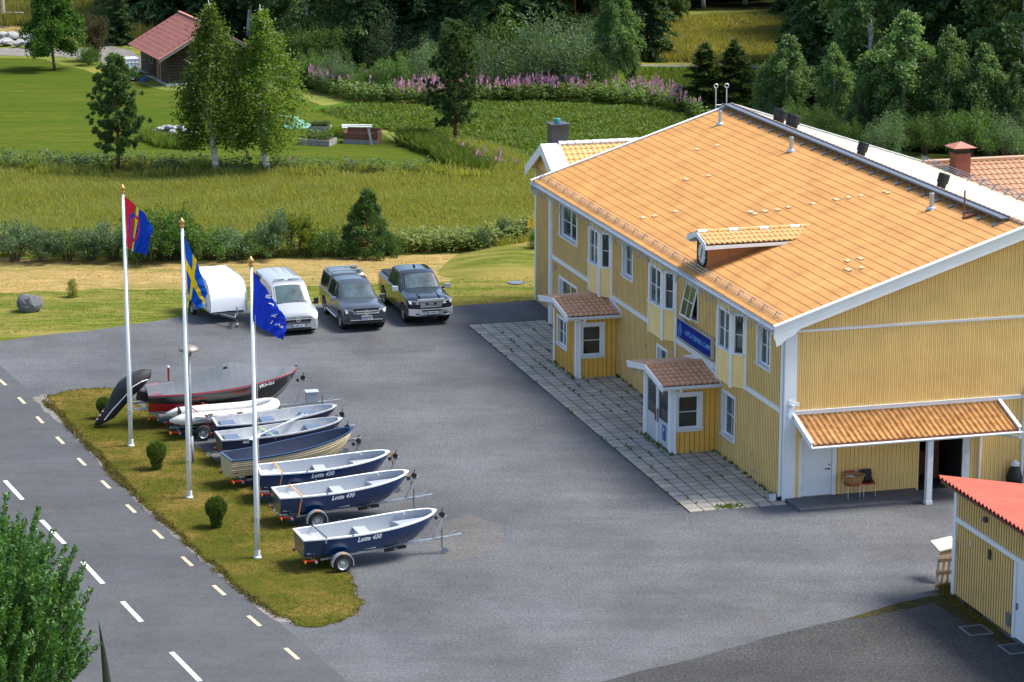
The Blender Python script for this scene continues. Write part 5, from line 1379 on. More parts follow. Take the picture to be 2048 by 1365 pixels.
# sallow at the near corner, leaves on upright shoots
def near_tree(seed):
    rng = np.random.default_rng(seed); C_ = []; D = []; T = MB()
    T.tube([(0, 0, 0), (.1, .1, 3), (0, 0, 6.5)], [.2, .14, .05], 8)
    for k in range(1700):
        u = rng.random() ** .4; az = rng.random() * 6.283; ph = math.asin(rng.uniform(-.75, 1))
        c = np.array([math.cos(az) * math.cos(ph) * 2.95 * u, math.sin(az) * math.cos(ph) * 2.8 * u, 5.0 + 2.95 * math.sin(ph) * u])
        d = c - [0, 0, 3.2]; d /= np.linalg.norm(d); d = d * .6 + [0, 0, .7] + rng.normal(0, .15, 3); d /= np.linalg.norm(d)
        L = rng.uniform(.5, 1.05)
        T.tube([c - d * .5, c + d * L * .9], [.012, .004], 3, cap=False)
        for j in range(int(58 * L)):
            t = j / (58 * L); a = j * 2.4
            e = np.cross(d, [math.cos(a), math.sin(a), .3]); e /= np.linalg.norm(e)
            ld = d * .75 + e * .8; ld /= np.linalg.norm(ld)
            C_.append(c + d * L * t + e * .05); D.append(ld)
    for k in range(60):
        az = k * 2.4; z = rng.uniform(2, 5.5)
        T.tube([(0, 0, z), (math.cos(az) * 1.2, math.sin(az) * 1.1, z + .9), (math.cos(az) * 2.3, math.sin(az) * 2.1, z + 2.0)], [.04, .025, .008], 4, cap=False)
    C_ = np.array(C_); D = np.array(D)
    return leaves(C_, .075, .034, rng, .3, D), T
V, T = near_tree(5)
nt_ = thing('sallow_tree', (-13.25, 62.3, -.03), 0, 'leafy green sallow with narrow pointed leaves at the bottom left corner by the road', 'tree')
T.build('trunk', mat('green_bark', (.045, .05, .025), .8, .3, 6), nt_, True)
np_mesh('crown', V, 4, L_NEAR, nt_)
# ------------------------------------------------------------------ vehicles
def lerp_tab(tab, x):
    if x <= tab[0][0]: return tab[0][1]
    for (a, u), (b_, v) in zip(tab, tab[1:]):
        if x <= b_: return u + (v - u) * (x - a) / (b_ - a)
    return tab[-1][1]

def paint(name, col, rough=.25, metal=0.0):
    return mat(name, col, rough, .04, 1.5, metal=metal, coat=.8, spec=.5)

def wheel_mesh(r, wd, key, alloy=True):
    T = MB()
    T.lathe([(r * .62, -wd / 2), (r * .93, -wd / 2), (r, -wd * .36), (r, wd * .36), (r * .93, wd / 2), (r * .62, wd / 2)], (0, 0, 0), 'Y', 22)
    Rm = MB()
    Rm.lathe([(r * .64, wd * .46), (r * .58, wd * .40), (r * .54, wd * .22), (r * .3, wd * .30), (r * .14, wd * .36), (0, wd * .36)], (0, 0, 0), 'Y', 22)
    Dk = MB()
    n = 6 if alloy else 10
    for k in range(n):
        a = 2 * math.pi * (k + .5) / n; rr_ = r * (.42 if alloy else .40); s = r * (.13 if alloy else .06)
        Dk.box((rr_ * math.cos(a), wd * .33, rr_ * math.sin(a)), (s * 1.5, wd * .12, s * 1.5), 0, 0, 0, -a)
    return T, Rm, Dk

def add_wheel(parent, pos, r, wd, side, rim=None, alloy=True):
    T, Rm, Dk = wheel_mesh(r, wd, '', alloy)
    w_ = T.build('wheel', RUBBER, parent, True); w_.location = pos
    if side < 0: w_.rotation_euler = (0, 0, math.pi)
    Rm.build('rim', rim or GALV, w_, True); Dk.build('rim_openings', BLACK, w_)
    return w_

def car(name, loc, rz, label, P, L, w0, top, belt, wtab, wrtab, zs, wheels, wr_, body_m, under_m=BLACK, arch=1.16, crown=.04):
    o = thing(name, loc, rz, label, P['cat'], P.get('group'))
    xs_ = set(np.linspace(0, L, 42).round(4)) | {t[0] for t in top}
    for wx in wheels:
        for a in np.linspace(0, math.pi, 13): xs_.add(round(wx + wr_ * arch * math.cos(a), 4))
        xs_.add(wx - wr_ * arch - .01); xs_.add(wx + wr_ * arch + .01)
    xs_ = sorted(x for x in xs_ if 0 <= x <= L)
    def sec(s):
        zt, zb_, w_, wr = lerp_tab(top, s), lerp_tab(belt, s), lerp_tab(wtab, s), lerp_tab(wrtab, s)
        zlow = zs if s > .25 and s < L - .25 else zs + .05
        for wx in wheels:
            d = abs(s - wx)
            if d < wr_ * arch: zlow = max(zlow, wr_ + math.sqrt((wr_ * arch) ** 2 - d * d))
        z1 = zlow; z3 = max(min(zb_, zt - .04), z1 + .06); z2 = max(zs + (zb_ - zs) * .45, z1 + .03); z2 = min(z2, z3 - .02)
        z4 = min(z3 + .025, zt - .035)
        return [(w_ - .22, z1 + .01), (w_ - .03, z1), (w_, z2), (w_ - .015, z3), (w_ - .06, max(z4, z3 + .002)), (wr, max(zt - .045, z3 + .004)), (wr - .09, zt), (wr * .45, zt + crown * .8), (0, zt + crown)]
    m = MB(); rows = []
    for s in xs_:
        h = sec(s)
        rows.append([(-s, y, z) for y, z in h] + [(-s, -y, z) for y, z in h[-2::-1]])
    m.grid(rows)
    for r_ in (rows[0], rows[-1]): m.add(r_, [tuple(range(len(r_)))])
    body = m.build('body', body_m, o, True)
    md = body.modifiers.new('edges', 'EDGE_SPLIT'); md.split_angle = R(38)
    m = MB(); m.bx(-L + .25, -.25, -w0 + .2, w0 - .2, zs, zs + .25)
    for wx in wheels:
        for s in (-1, 1): m.lathe([(wr_ * 1.12, -.14), (wr_ * 1.12, .14), (.05, .14)], (-wx, s * (w0 - .26), wr_ + .02), 'Y', 16)
    m.build('underbody', under_m, o)
    for wx in wheels:
        for s in (1, -1): add_wheel(o, (-wx, s * (w0 - .13), wr_), wr_, .24, s, P.get('rim'))
    def topz(s, y):
        h = sec(s); ys_ = [q[0] for q in h[5:]][::-1]; zs2 = [q[1] for q in h[5:]][::-1]
        return float(np.interp(abs(y), ys_, zs2))
    def screen(nm, s0, s1, inset, m_=SCREEN, k=8, off=.008):
        mm = MB(); rws = []
        for i in range(7):
            s = s0 + (s1 - s0) * i / 6; wr = lerp_tab(wrtab, s) - inset * .5
            rws.append([(-s, -wr + 2 * wr * j / k, topz(s, -wr + 2 * wr * j / k) + off) for j in range(k + 1)])
        mm.grid(rws); return mm.build(nm, m_, o, True)
    def side_glass(nm, s0, s1, f0=.10, f1=.86, m_=GLASS, sl=0.0):
        for sd_ in (1, -1):
            mm = MB(); rws = []
            for i in range(7):
                s = s0 + (s1 - s0) * i / 6; h = sec(s); (ya, za), (yb, zb2) = h[4], h[5]
                g1 = f1
                if sl and i == 0: g1 = f0 + (f1 - f0) * sl
                rws.append([(-s, sd_ * (ya + (yb - ya) * f + .012), za + (zb2 - za) * f + .004) for f in (f0, g1)])
            mm.grid(rws); mm.build(nm, m_, o)
    return o, body, sec, topz, screen, side_glass

def plate(o, x, y, z, txt, wd=.52):
    m = MB(); m.bx(x, x + .012, y - wd / 2, y + wd / 2, z - .055, z + .055); p = m.build('number_plate', WHITE, o)
    m = MB(); m.bx(x + .0121, x + .014, y - wd / 2, y - wd / 2 + .05, z - .054, z + .054); m.build('plate_band', mat('plate_blue', (.01, .08, .45), .4), p)
    text_part(txt, .105, BLACK, p, frame_M((x + .0145, y + .025, z), (0, 1, 0), (0, 0, 1)), 'lettering', depth=.001, bold=.002)

SILVER = paint('silver_paint', (.47, .49, .52), .3, .3)
GREY_P = paint('dark_grey_paint', (.050, .058, .066), .2, .2)
BLACK_P = paint('black_grey_paint', (.016, .019, .023), .16, .15)
LAMP = mat('headlamp_glass', (.55, .58, .62), .12, .3, 12, spec=.8)
HD = R(285)

# silver van
o, body, sec, topz, screen, sglass = car('parked_van', (*G(597, 671).xy, 0), R(288), 'silver white van parked left of the two pickups, black mirrors, partly behind the blue flag', dict(cat='van', rim=STEEL), 4.85, .98,
    [(0, .82), (.05, .92), (.35, 1.02), (.85, 1.16), (1.0, 1.2), (1.72, 1.90), (2.0, 2.0), (2.6, 2.04), (4.7, 2.02), (4.85, 1.9)], [(0, .68), (.4, .9), (1.2, 1.08), (4.85, 1.12)],
    [(0, .78), (.12, .91), (.4, .97), (4.6, .98), (4.85, .93)], [(0, .62), (.4, .76), (.95, .82), (1.75, .74), (4.6, .76), (4.85, .72)], .2, (.92, 3.95), .33, SILVER)
screen('windscreen', .98, 1.66, .12)
sglass('side_window', 1.35, 2.25, .06, .84, sl=.25); sglass('side_window', 2.4, 4.5)
m = MB()
for s in (-1, 1): m.bx(-1.22, -1.02, s * 1.0 - .09, s * 1.0 + .09, 1.08, 1.36)
for s in (-1, 1):
    mm = MB(); mm.box((-1.10, s * 1.07, 1.22), (.10, .2, .26)); mm.bar((-1.15, s * .9, 1.12), (-1.1, s * 1.0, 1.15), .06, .05); mm.build('wing_mirror', BLACK, o)
m = MB(); m.prism([(.012, -.60, .76), (.012, .60, .76), (.03, .52, .52), (.03, -.52, .52)], (.02, 0, 0)); gr = m.build('grille', BLACK, o)
m = MB(); m.bx(.034, .05, -.60, .60, .70, .735); m.bx(.034, .048, -.5, .5, .56, .57); m.lathe([(.075, 0), (.10, 0), (.10, .02), (.075, .02)], (.035, 0, .69), 'X', 16); m.bx(.045, .055, -.09, .09, .682, .70); m.build('chrome_bar', CHROME, gr)
for s in (-1, 1):
    m = MB(); m.prism([(-.02, s * .60, .70), (-.16, s * .885, .74), (-.30, s * .925, .92), (-.06, s * .68, .84)], (.035, s * .01, .0)); m.build('headlight', LAMP, o)
    m = MB(); m.lathe([(.0, .03), (.075, .025), (.085, 0)], (-.03, s * .72, .42), 'X', 12); m.build('fog_lamp', BLACK, o)
m = MB(); m.bx(-.05, .035, -.56, .56, .24, .33); m.build('lower_intake', BLACK, o)
plate(o, .04, 0, .43, 'OBB 6CL')
for y0, y1 in ((-.60, -.12), (.05, .55)):
    m = MB(); m.bar((-1.98, y0, 2.06), (-2.0, y1, 2.06), .04, .02); m.build('roof_bar', BLACK, o)
m = MB(); m.tube([(-1.90, -.66, 1.98), (-1.84, -.64, 2.03), (-1.82, .64, 2.03), (-1.90, .66, 1.98)], .014, 5); m.build('roof_rail', BLACK, o)
for s in (-1, 1):
    m = MB(); m.bx(-2.9, -2.78, s * .945 - .01, s * .945 + .01, .98, 1.01); m.build('door_handle', BLACK, o)

# dark grey pickup with canopy and roof bars
o, body, sec, topz, screen, sglass = car('parked_pickup', (*G(733, 664).xy, 0), R(286.5), 'dark grey pickup with canopy and silver roof bars, between the van and the black truck', dict(cat='pickup truck', group='pickups parked by the lawn', rim=GALV), 5.2, .97,
    [(0, .92), (.06, 1.02), (.3, 1.08), (1.25, 1.15), (1.4, 1.17), (2.15, 1.72), (2.45, 1.80), (3.3, 1.82), (3.42, 1.80), (3.5, 1.86), (5.0, 1.84), (5.2, 1.6)], [(0, .8), (.4, .98), (1.4, 1.08), (5.2, 1.12)],
    [(0, .80), (.15, .92), (.4, .965), (4.9, .97), (5.2, .93)], [(0, .70), (.5, .80), (1.35, .82), (2.2, .70), (3.4, .72), (3.5, .76), (5.0, .75), (5.2, .7)], .32, (.9, 3.98), .385, GREY_P)
screen('windscreen', 1.42, 2.08, .10); sglass('side_window', 1.75, 2.55, .08, .84, sl=.3); sglass('side_window', 2.62, 3.35); sglass('canopy_window', 3.7, 4.95, .12, .8)
for s_ in (3.75, 4.6):
    m = MB(); m.bar((-s_, -.72, 1.98), (-s_, .72, 1.98), .08, .035)
    for y in (-.66, .66): m.bx(-s_ - .06, -s_ + .06, y - .04, y + .04, 1.86, 1.97, 0)
    m.build('roof_bar', GALV, o)
for s in (-1, 1):
    mm = MB(); mm.box((-1.52, s * 1.09, 1.2), (.12, .22, .18)); mm.bar((-1.58, s * .92, 1.14), (-1.52, s * 1.0, 1.16), .06, .05); mm.build('wing_mirror', GREY_P if s > 0 else STEEL, o)
    m = MB(); m.tube([(-1.5, s * 1.0, .40), (-3.4, s * 1.0, .40)], .04, 8); m.build('side_step', CHROME, o)
    m = MB(); m.prism([(.0, s * .46, .80), (-.10, s * .86, .84), (-.2, s * .91, 1.0), (.0, s * .56, .95)], (.03, s * .01, 0)); m.build('headlight', LAMP, o)
    m = MB(); m.bx(-.05, .035, s * .68 - .09, s * .68 + .09, .55, .60); m.build('fog_lamp', LAMP, o)
m = MB(); m.bx(-.02, .03, -.46, .46, .78, .95); gr = m.build('grille', BLACK, o)
m = MB(); m.bx(.031, .05, -.47, .47, .895, .94); m.bx(.031, .05, -.47, .47, .80, .845); m.lathe([(.088, 0), (.108, 0), (.108, .02), (.088, .02)], (.035, 0, .87), 'X', 18); m.build('chrome_bar', CHROME, gr)
m = MB(); m.lathe([(0, .012), (.088, .012)], (.035, 0, .87), 'X', 18); bd = m.build('badge', BLACK, gr)
m = MB()
for p, q in (((-.05, .06), (-.025, 0)), ((-.025, 0), (0, .06)), ((0, .06), (.025, 0)), ((.025, 0), (.05, .06))):
    m.bar((.05, p[0], .87 + p[1] * .6 + .012), (.05, q[0], .87 + q[1] * .6 + .012), .014, .01, up=(1, 0, 0))
for p, q in (((-.06, .0), (-.03, -.08)), ((-.03, -.08), (0, -.02)), ((0, -.02), (.03, -.08)), ((.03, -.08), (.06, 0))):
    m.bar((.05, p[0], .87 + p[1] * .6), (.05, q[0], .87 + q[1] * .6), .014, .01, up=(1, 0, 0))
m.build('emblem', CHROME, bd)
m = MB(); m.bx(-.10, .06, -.78, .78, .40, .72); bm = m.build('bumper', GREY_P, o)
m = MB(); m.bx(.06, .066, -.66, .66, .42, .52); m.build('lower_intake', BLACK, bm)
m = MB(); m.bx(.061, .078, -.70, .70, .53, .56); m.build('chrome_strip', CHROME, bm)
m = MB()
for k in range(6): m.bx(.10, .13, -.2 + k * .066, -.2 + k * .066 + .05, .70, .75)
m.bx(.061, .10, -.24, .24, .70, .715); m.build('light_bar', LAMP, bm)
m = MB(); m.bx(-.1, .02, -.55, .55, 1.0, 1.035); m.build('bonnet_guard', BLACK, o)
plate(o, .07, 0, .60, 'OXG 479')

# black truck with chrome
o, body, sec, topz, screen, sglass = car('parked_truck', (*G(862, 651).xy, 0), R(286), 'large black pickup with chrome grille and covered bed, rightmost of the parked vehicles', dict(cat='pickup truck', group='pickups parked by the lawn', rim=GALV), 5.8, 1.02,
    [(0, 1.0), (.06, 1.14), (.3, 1.20), (1.4, 1.28), (1.6, 1.30), (2.3, 1.86), (2.65, 1.94), (3.7, 1.95), (3.85, 1.92), (4.02, 1.42), (4.08, 1.36), (5.7, 1.34), (5.8, 1.28)], [(0, .95), (.5, 1.12), (1.6, 1.2), (5.8, 1.24)],
    [(0, .90), (.12, .98), (.4, 1.02), (5.6, 1.02), (5.8, .99)], [(0, .80), (.5, .86), (1.55, .88), (2.3, .76), (3.8, .76), (4.0, .9), (5.8, .94)], .38, (1.0, 4.65), .41, BLACK_P)
screen('windscreen', 1.63, 2.24, .10); sglass('side_window', 1.95, 2.85, .08, .84, sl=.3); sglass('side_window', 2.92, 3.72)
m = MB()
for k in range(3): m.bx(-5.72 + k * .55, -5.72 + k * .55 + .54, -.88, .88, 1.385, 1.41)
m.build('bed_cover', BLACK, o)
m = MB(); m.box((-3.2, .05, 2.02), (.22, .05, .09)); m.build('roof_aerial', BLACK, o)
for s in (-1, 1):
    mm = MB(); mm.box((-1.70, s * 1.19, 1.36), (.14, .26, .20)); mm.build('wing_mirror', CHROME, o)
    mm = MB(); mm.bar((-1.76, s * .95, 1.26), (-1.72, s * 1.08, 1.30), .08, .06); mm.build('mirror_arm', BLACK, o)
    m = MB(); m.prism([(.01, s * .52, .96), (-.08, s * .93, .98), (-.16, s * .97, 1.12), (.0, s * .56, 1.10)], (.03, s * .01, 0)); m.build('headlight', LAMP, o)
    for hx in (-2.75, -3.62):
        m = MB(); m.bx(hx - .08, hx + .08, s * 1.015 - .015, s * 1.015 + .015, 1.12, 1.15); m.build('door_handle', CHROME, o)
    m = MB(); m.bx(-1.15, -.1, s * .45 - .03, s * .45 + .03, 1.262, 1.285); m.build('bonnet_crease', BLACK_P, o)
m = MB(); m.prism([(.0, -.54, 1.12), (.0, .54, 1.12), (.0, .46, .80), (.0, -.46, .80)], (.04, 0, 0)); gr = m.build('grille', BLACK, o)
m = MB()
for k in range(5): z = .83 + k * .058; m.bx(.041, .06, -.47 - k * .012, .47 + k * .012, z, z + .030)
m.bx(-.02, .07, -.60, .60, 1.09, 1.18); m.build('chrome_bar', CHROME, gr)
m = MB(); m.bx(.056, .064, -.25, .25, .925, 1.02); pl_ = m.build('badge', BLACK_P, gr)
text_part('RAM', .105, CHROME, pl_, frame_M((.066, 0, .972), (0, 1, 0), (0, 0, 1)), 'lettering', depth=.003, bold=.004)
m = MB()
m.prism([(.04, -.98, .78), (.13, -.60, .74), (.13, .60, .74), (.04, .98, .78), (.04, .98, .50), (.12, .62, .46), (.12, -.62, .46), (.04, -.98, .50)], (-.18, 0, 0)); bm = m.build('bumper', CHROME, o)
m = MB(); m.bx(.125, .136, -.42, .42, .66, .72); m.bx(.125, .134, -.55, .55, .47, .50)
for s in (-1, 1): m.bx(.10, .135, s * .62 - .07, s * .62 + .07, .52, .58)
m.build('lower_intake', BLACK, bm)
plate(o, .136, .05, .59, 'WRM1A', .46)

# white box trailer
bt = thing('box_trailer', (*G(458, 646).xy, 0), R(-68), 'white enclosed box trailer with rounded nose parked behind the yellow cross flag', 'trailer')
w_, prof = .82, [(0, .5), (0, 1.0), (-.07, 1.3), (-.26, 1.62), (-.55, 1.79), (-.95, 1.85), (-3.3, 1.86), (-3.4, 1.82), (-3.4, .5)]
m = MB(); rows = [[(x, -w_, z) for x, z in prof], [(x, -w_ + .03, z + .015) for x, z in prof], [(x, 0, z + .035) for x, z in prof], [(x, w_ - .03, z + .015) for x, z in prof], [(x, w_, z) for x, z in prof]]
m.grid(rows)
for r_ in (rows[0], rows[-1]): m.add(r_, [tuple(range(len(r_)))])
bd = m.build('box', mat('white_panel', (.80, .82, .85), .3, .03, .6), bt, True); md = bd.modifiers.new('edges', 'EDGE_SPLIT'); md.split_angle = R(30)
m = MB()
for s in (-1, 1):
    m.bar((.015, s * w_, .5), (.015, s * w_, 1.0), .04, .04); m.bar((.012, s * w_, 1.0), (-.06, s * w_, 1.3), .04, .04); m.bar((-.06, s * w_, 1.3), (-.25, s * w_, 1.62), .04, .04)
    m.bar((-.24, s * w_, 1.63), (-.55, s * w_, 1.80), .04, .04); m.bar((-.54, s * w_, 1.805), (-.95, s * w_, 1.86), .04, .04); m.bar((-.94, s * w_, 1.862), (-3.4, s * w_, 1.87), .04, .04); m.bx(-3.4, .01, s * w_ - .02, s * w_ + .02, .48, .56)
m.build('edge_trim', GALV, bt)
m = MB(); m.bx(-1.2, -.55, -w_ - .012, -w_ - .002, .58, 1.55); d = m.build('side_door', WHITE_OLD, bt)
m = MB(); m.bx(-1.12, -1.06, -w_ - .05, -w_ - .012, 1.1, 1.25)
for z in (.7, 1.4): m.bx(-.6, -.53, -w_ - .03, -w_ - .012, z, z + .08)
m.build('handle', BLACK, d)
m = MB(); m.bx(-3.4, -.05, -.7, .7, .40, .47)
m.bar((-.3, -.5, .42), (1.0, 0, .42), .07, .09); m.bar((-.3, .5, .42), (1.0, 0, .42), .07, .09); m.bx(.95, 1.3, -.05, .05, .40, .48)
m.build('frame', STEEL, bt)
m = MB(); m.tube([(.95, .09, .85), (.95, .09, .2)], .03, 8); m.bar((.95, .02, .88), (.95, .17, .88), .02, .02); m.lathe([(0, -.03), (.09, -.03), (.09, .03), (0, .03)], (.95, .09, .09), 'Y', 12); m.build('jockey_wheel', STEEL, bt)
m = MB(); m.lathe([(0, -.06), (.06, -.06), (.07, .0), (.05, .08), (0, .09)], (1.3, 0, .5), 'Z', 12); m.build('coupling', BLACK, bt)
for s in (-1, 1):
    add_wheel(bt, (-2.2, s * .98, .29), .29, .18, s, GALV, False)
    m = MB(); rws = [[(-2.2 + .37 * math.cos(a), s * .98 + y, .29 + .37 * math.sin(a)) for y in (-.12, .12)] for a in np.linspace(.0, math.pi, 11)]; m.grid(rws); m.bx(-2.58, -2.56, s * .98 - .12, s * .98 + .12, .12, .3); m.build('mudguard', STEEL, bt)

# ------------------------------------------------------------------ boats and boat trailers
NAVY = mat('navy_gelcoat', (.003, .028, .105), .2, .08, 1.5, coat=.6)
LINER = mat('white_liner', (.36, .39, .43), .45, .08, 2)
ALU = mat('bare_aluminium', (.50, .51, .52), .45, .18, 3, metal=.15)
BEIGE = mat('beige_hull', (.48, .40, .24), .5, .12, 3)
NAVY_IN = mat('faded_navy_paint', (.022, .035, .075), .6, .25, 3)
ORANGE = mat('orange_strap', (.80, .30, .03), .6, .1, 8)
BLUE_GREY = mat('blue_grey_seat', (.10, .15, .23), .5, .12, 4)

def hull_pts(L, B, D, rise, n=22, bowful=.55, rake=.12, tumble=.80, vee=.10):
    """stations from transom to stem: keel, chine, mid side, gunwale"""
    S = []
    for i in range(n + 1):
        t = i / n
        f = (1 - max(0, (t - bowful * .75) / (1 - bowful * .75)) ** 2.7)
        hb = B / 2 * (tumble + (1 - tumble) * math.sin(min(1, t / .5) * math.pi / 2)) * max(.0, f) ** .62 if t < 1 else 0.0
        zs_ = D + rise * t ** 2.2
        zk = zs_ * .97 * max(0, (t - .72) / .28) ** 2.1
        xk = L * t - L * rake * max(0, (t - .55) / .45) ** 1.3 * 0
        xg = L * t
        ch = hb * (.80 - .30 * t * t)
        zc = zk + (zs_ - zk) * (vee + .22 * t * t)
        S.append([(xk, 0, zk), (xk, ch, zc), (xg, hb * .955, zc + (zs_ - zc) * .55), (xg, hb, zs_)])
    return S

def skin(m, S, mi=0):
    for s in (1, -1):
        m.grid([[(p[0], s * p[1], p[2]) for p in st] for st in S], mi)
def boat(name, px, rz, z, label, L, B, D, rise, hull_m, in_m, rim_m, floor=.16, group=None, seats=(), kind='lotta', text=None, bowful=.55, strake=None, cat='boat'):
    o = thing(name, (px[0], px[1], z), R(rz), label, cat, group)
    S = hull_pts(L, B, D, rise, bowful=bowful)
    m = MB(); skin(m, S)
    tr = [(p[0], p[1], p[2]) for p in S[0]] + [(p[0], -p[1], p[2]) for p in S[0][::-1]]
    m.add(tr, [tuple(range(len(tr)))])
    h = m.build('hull', hull_m, o, True); md = h.modifiers.new('e', 'EDGE_SPLIT'); md.split_angle = R(45)
    th = .055 if kind == 'lotta' else .03
    # liner
    I = []
    for i, st in enumerate(S):
        t = i / (len(S) - 1)
        x, hb, zg = st[3]
        x = min(max(x, .06), L - .16); hbi = max(.004, hb - th * (1 + .4 * t))
        zf = max(floor, st[0][2] + .09); zf = min(zf, zg - .04)
        hw_ = lambda z: float(np.interp(z, [st[0][2], st[1][2] + 1e-4, st[2][2] + 2e-4, st[3][2] + 3e-4], [0, st[1][1], st[2][1], st[3][1]]))
        zm = zf + (zg - zf) * .5
        I.append([(x, 0, zf), (x, max(.001, min(hbi * .93, hw_(zf) - .03)), zf), (x, max(.0015, min(hbi * .97, hw_(zm) - .03)), zm), (x, hbi, zg + .002)])
    m = MB(); skin(m, I)
    tr = [(p[0] - 0, p[1], p[2]) for p in I[0]] + [(p[0], -p[1], p[2]) for p in I[0][::-1]]; m.add(tr, [tuple(range(len(tr)))])
    li = m.build('liner', in_m, o, True); md = li.modifiers.new('e', 'EDGE_SPLIT'); md.split_angle = R(35)
    # gunwale
    m = MB()
    for s in (1, -1):
        rows = []
        for a, b_ in zip(S, I):
            g, q = a[3], b_[3]
            ov = .022
            rows.append([(q[0], s * q[1], q[2] - .02), (q[0], s * q[1], g[2] + .012), (g[0], s * (g[1] + ov), g[2] + .012), (g[0], s * (g[1] + ov), g[2] - .035), (g[0], s * g[1] * .99, g[2] - .035)])
        m.grid(rows)
    g, q = S[0][3], I[0][3]
    m.bx(-.025, q[0], -g[1] - .02, g[1] + .02, g[2] - .035, g[2] + .0125)
    m.build('gunwale', rim_m, o)
    def half(x, z):
        t = min(1, max(0, x / L)); i = min(len(I) - 2, int(t * (len(I) - 1))); f = t * (len(I) - 1) - i
        pr = [tuple(a * (1 - f) + b_ * f for a, b_ in zip(u, v)) for u, v in zip(I[i], I[i + 1])]
        return float(np.interp(z, [p[2] for p in pr[1:]], [p[1] for p in pr[1:]]))
    for x0, x1, zt, sm in seats:
        m = MB(); pts = []
        a0, a1 = half(x0, zt) + .01, half(x1, zt) + .01
        zf = max(floor, lerp_tab([(st[0][0], st[0][2]) for st in S], x1) + .05) - .01
        if kind == 'lotta' or sm is not None:
            top_ = [(x0, -a0, zt), (x1, -a1, zt), (x1, a1, zt), (x0, a0, zt)]
            m.prism(top_, (0, 0, -.03)); f0, f1 = half(x0, floor + .05), half(x1, floor + .05)
            m.bx(x0 + .02, x1 - .02, -min(f0, f1) - .03, min(f0, f1) + .03, floor - .02, zt - .031)
        m.build('seat', sm or in_m, o)
    if text:
        for s in (-1, 1):
            x = text[1]; t = x / L; i = int(t * (len(S) - 1))
            a, b_, c = Vector(S[i][1]), Vector(S[i][2]), Vector(S[i][3]); n2 = Vector(S[i + 2][3]) - Vector(S[i][3])
            p = b_.lerp(c, text[3] if len(text) > 3 else .35); p.y = s * (p.y + .018) 
            u = Vector((n2.x, s * n2.y, n2.z)).normalized(); v = Vector((0, s * (c.y - b_.y), c.z - b_.z)).normalized()
            if s > 0: u = -u
            text_part(text[0], text[2], text[4] if len(text) > 4 else WHITE, o, frame_M(p, u, v), 'lettering', shear=.3, depth=.006, bold=.004)
    return o, S, I

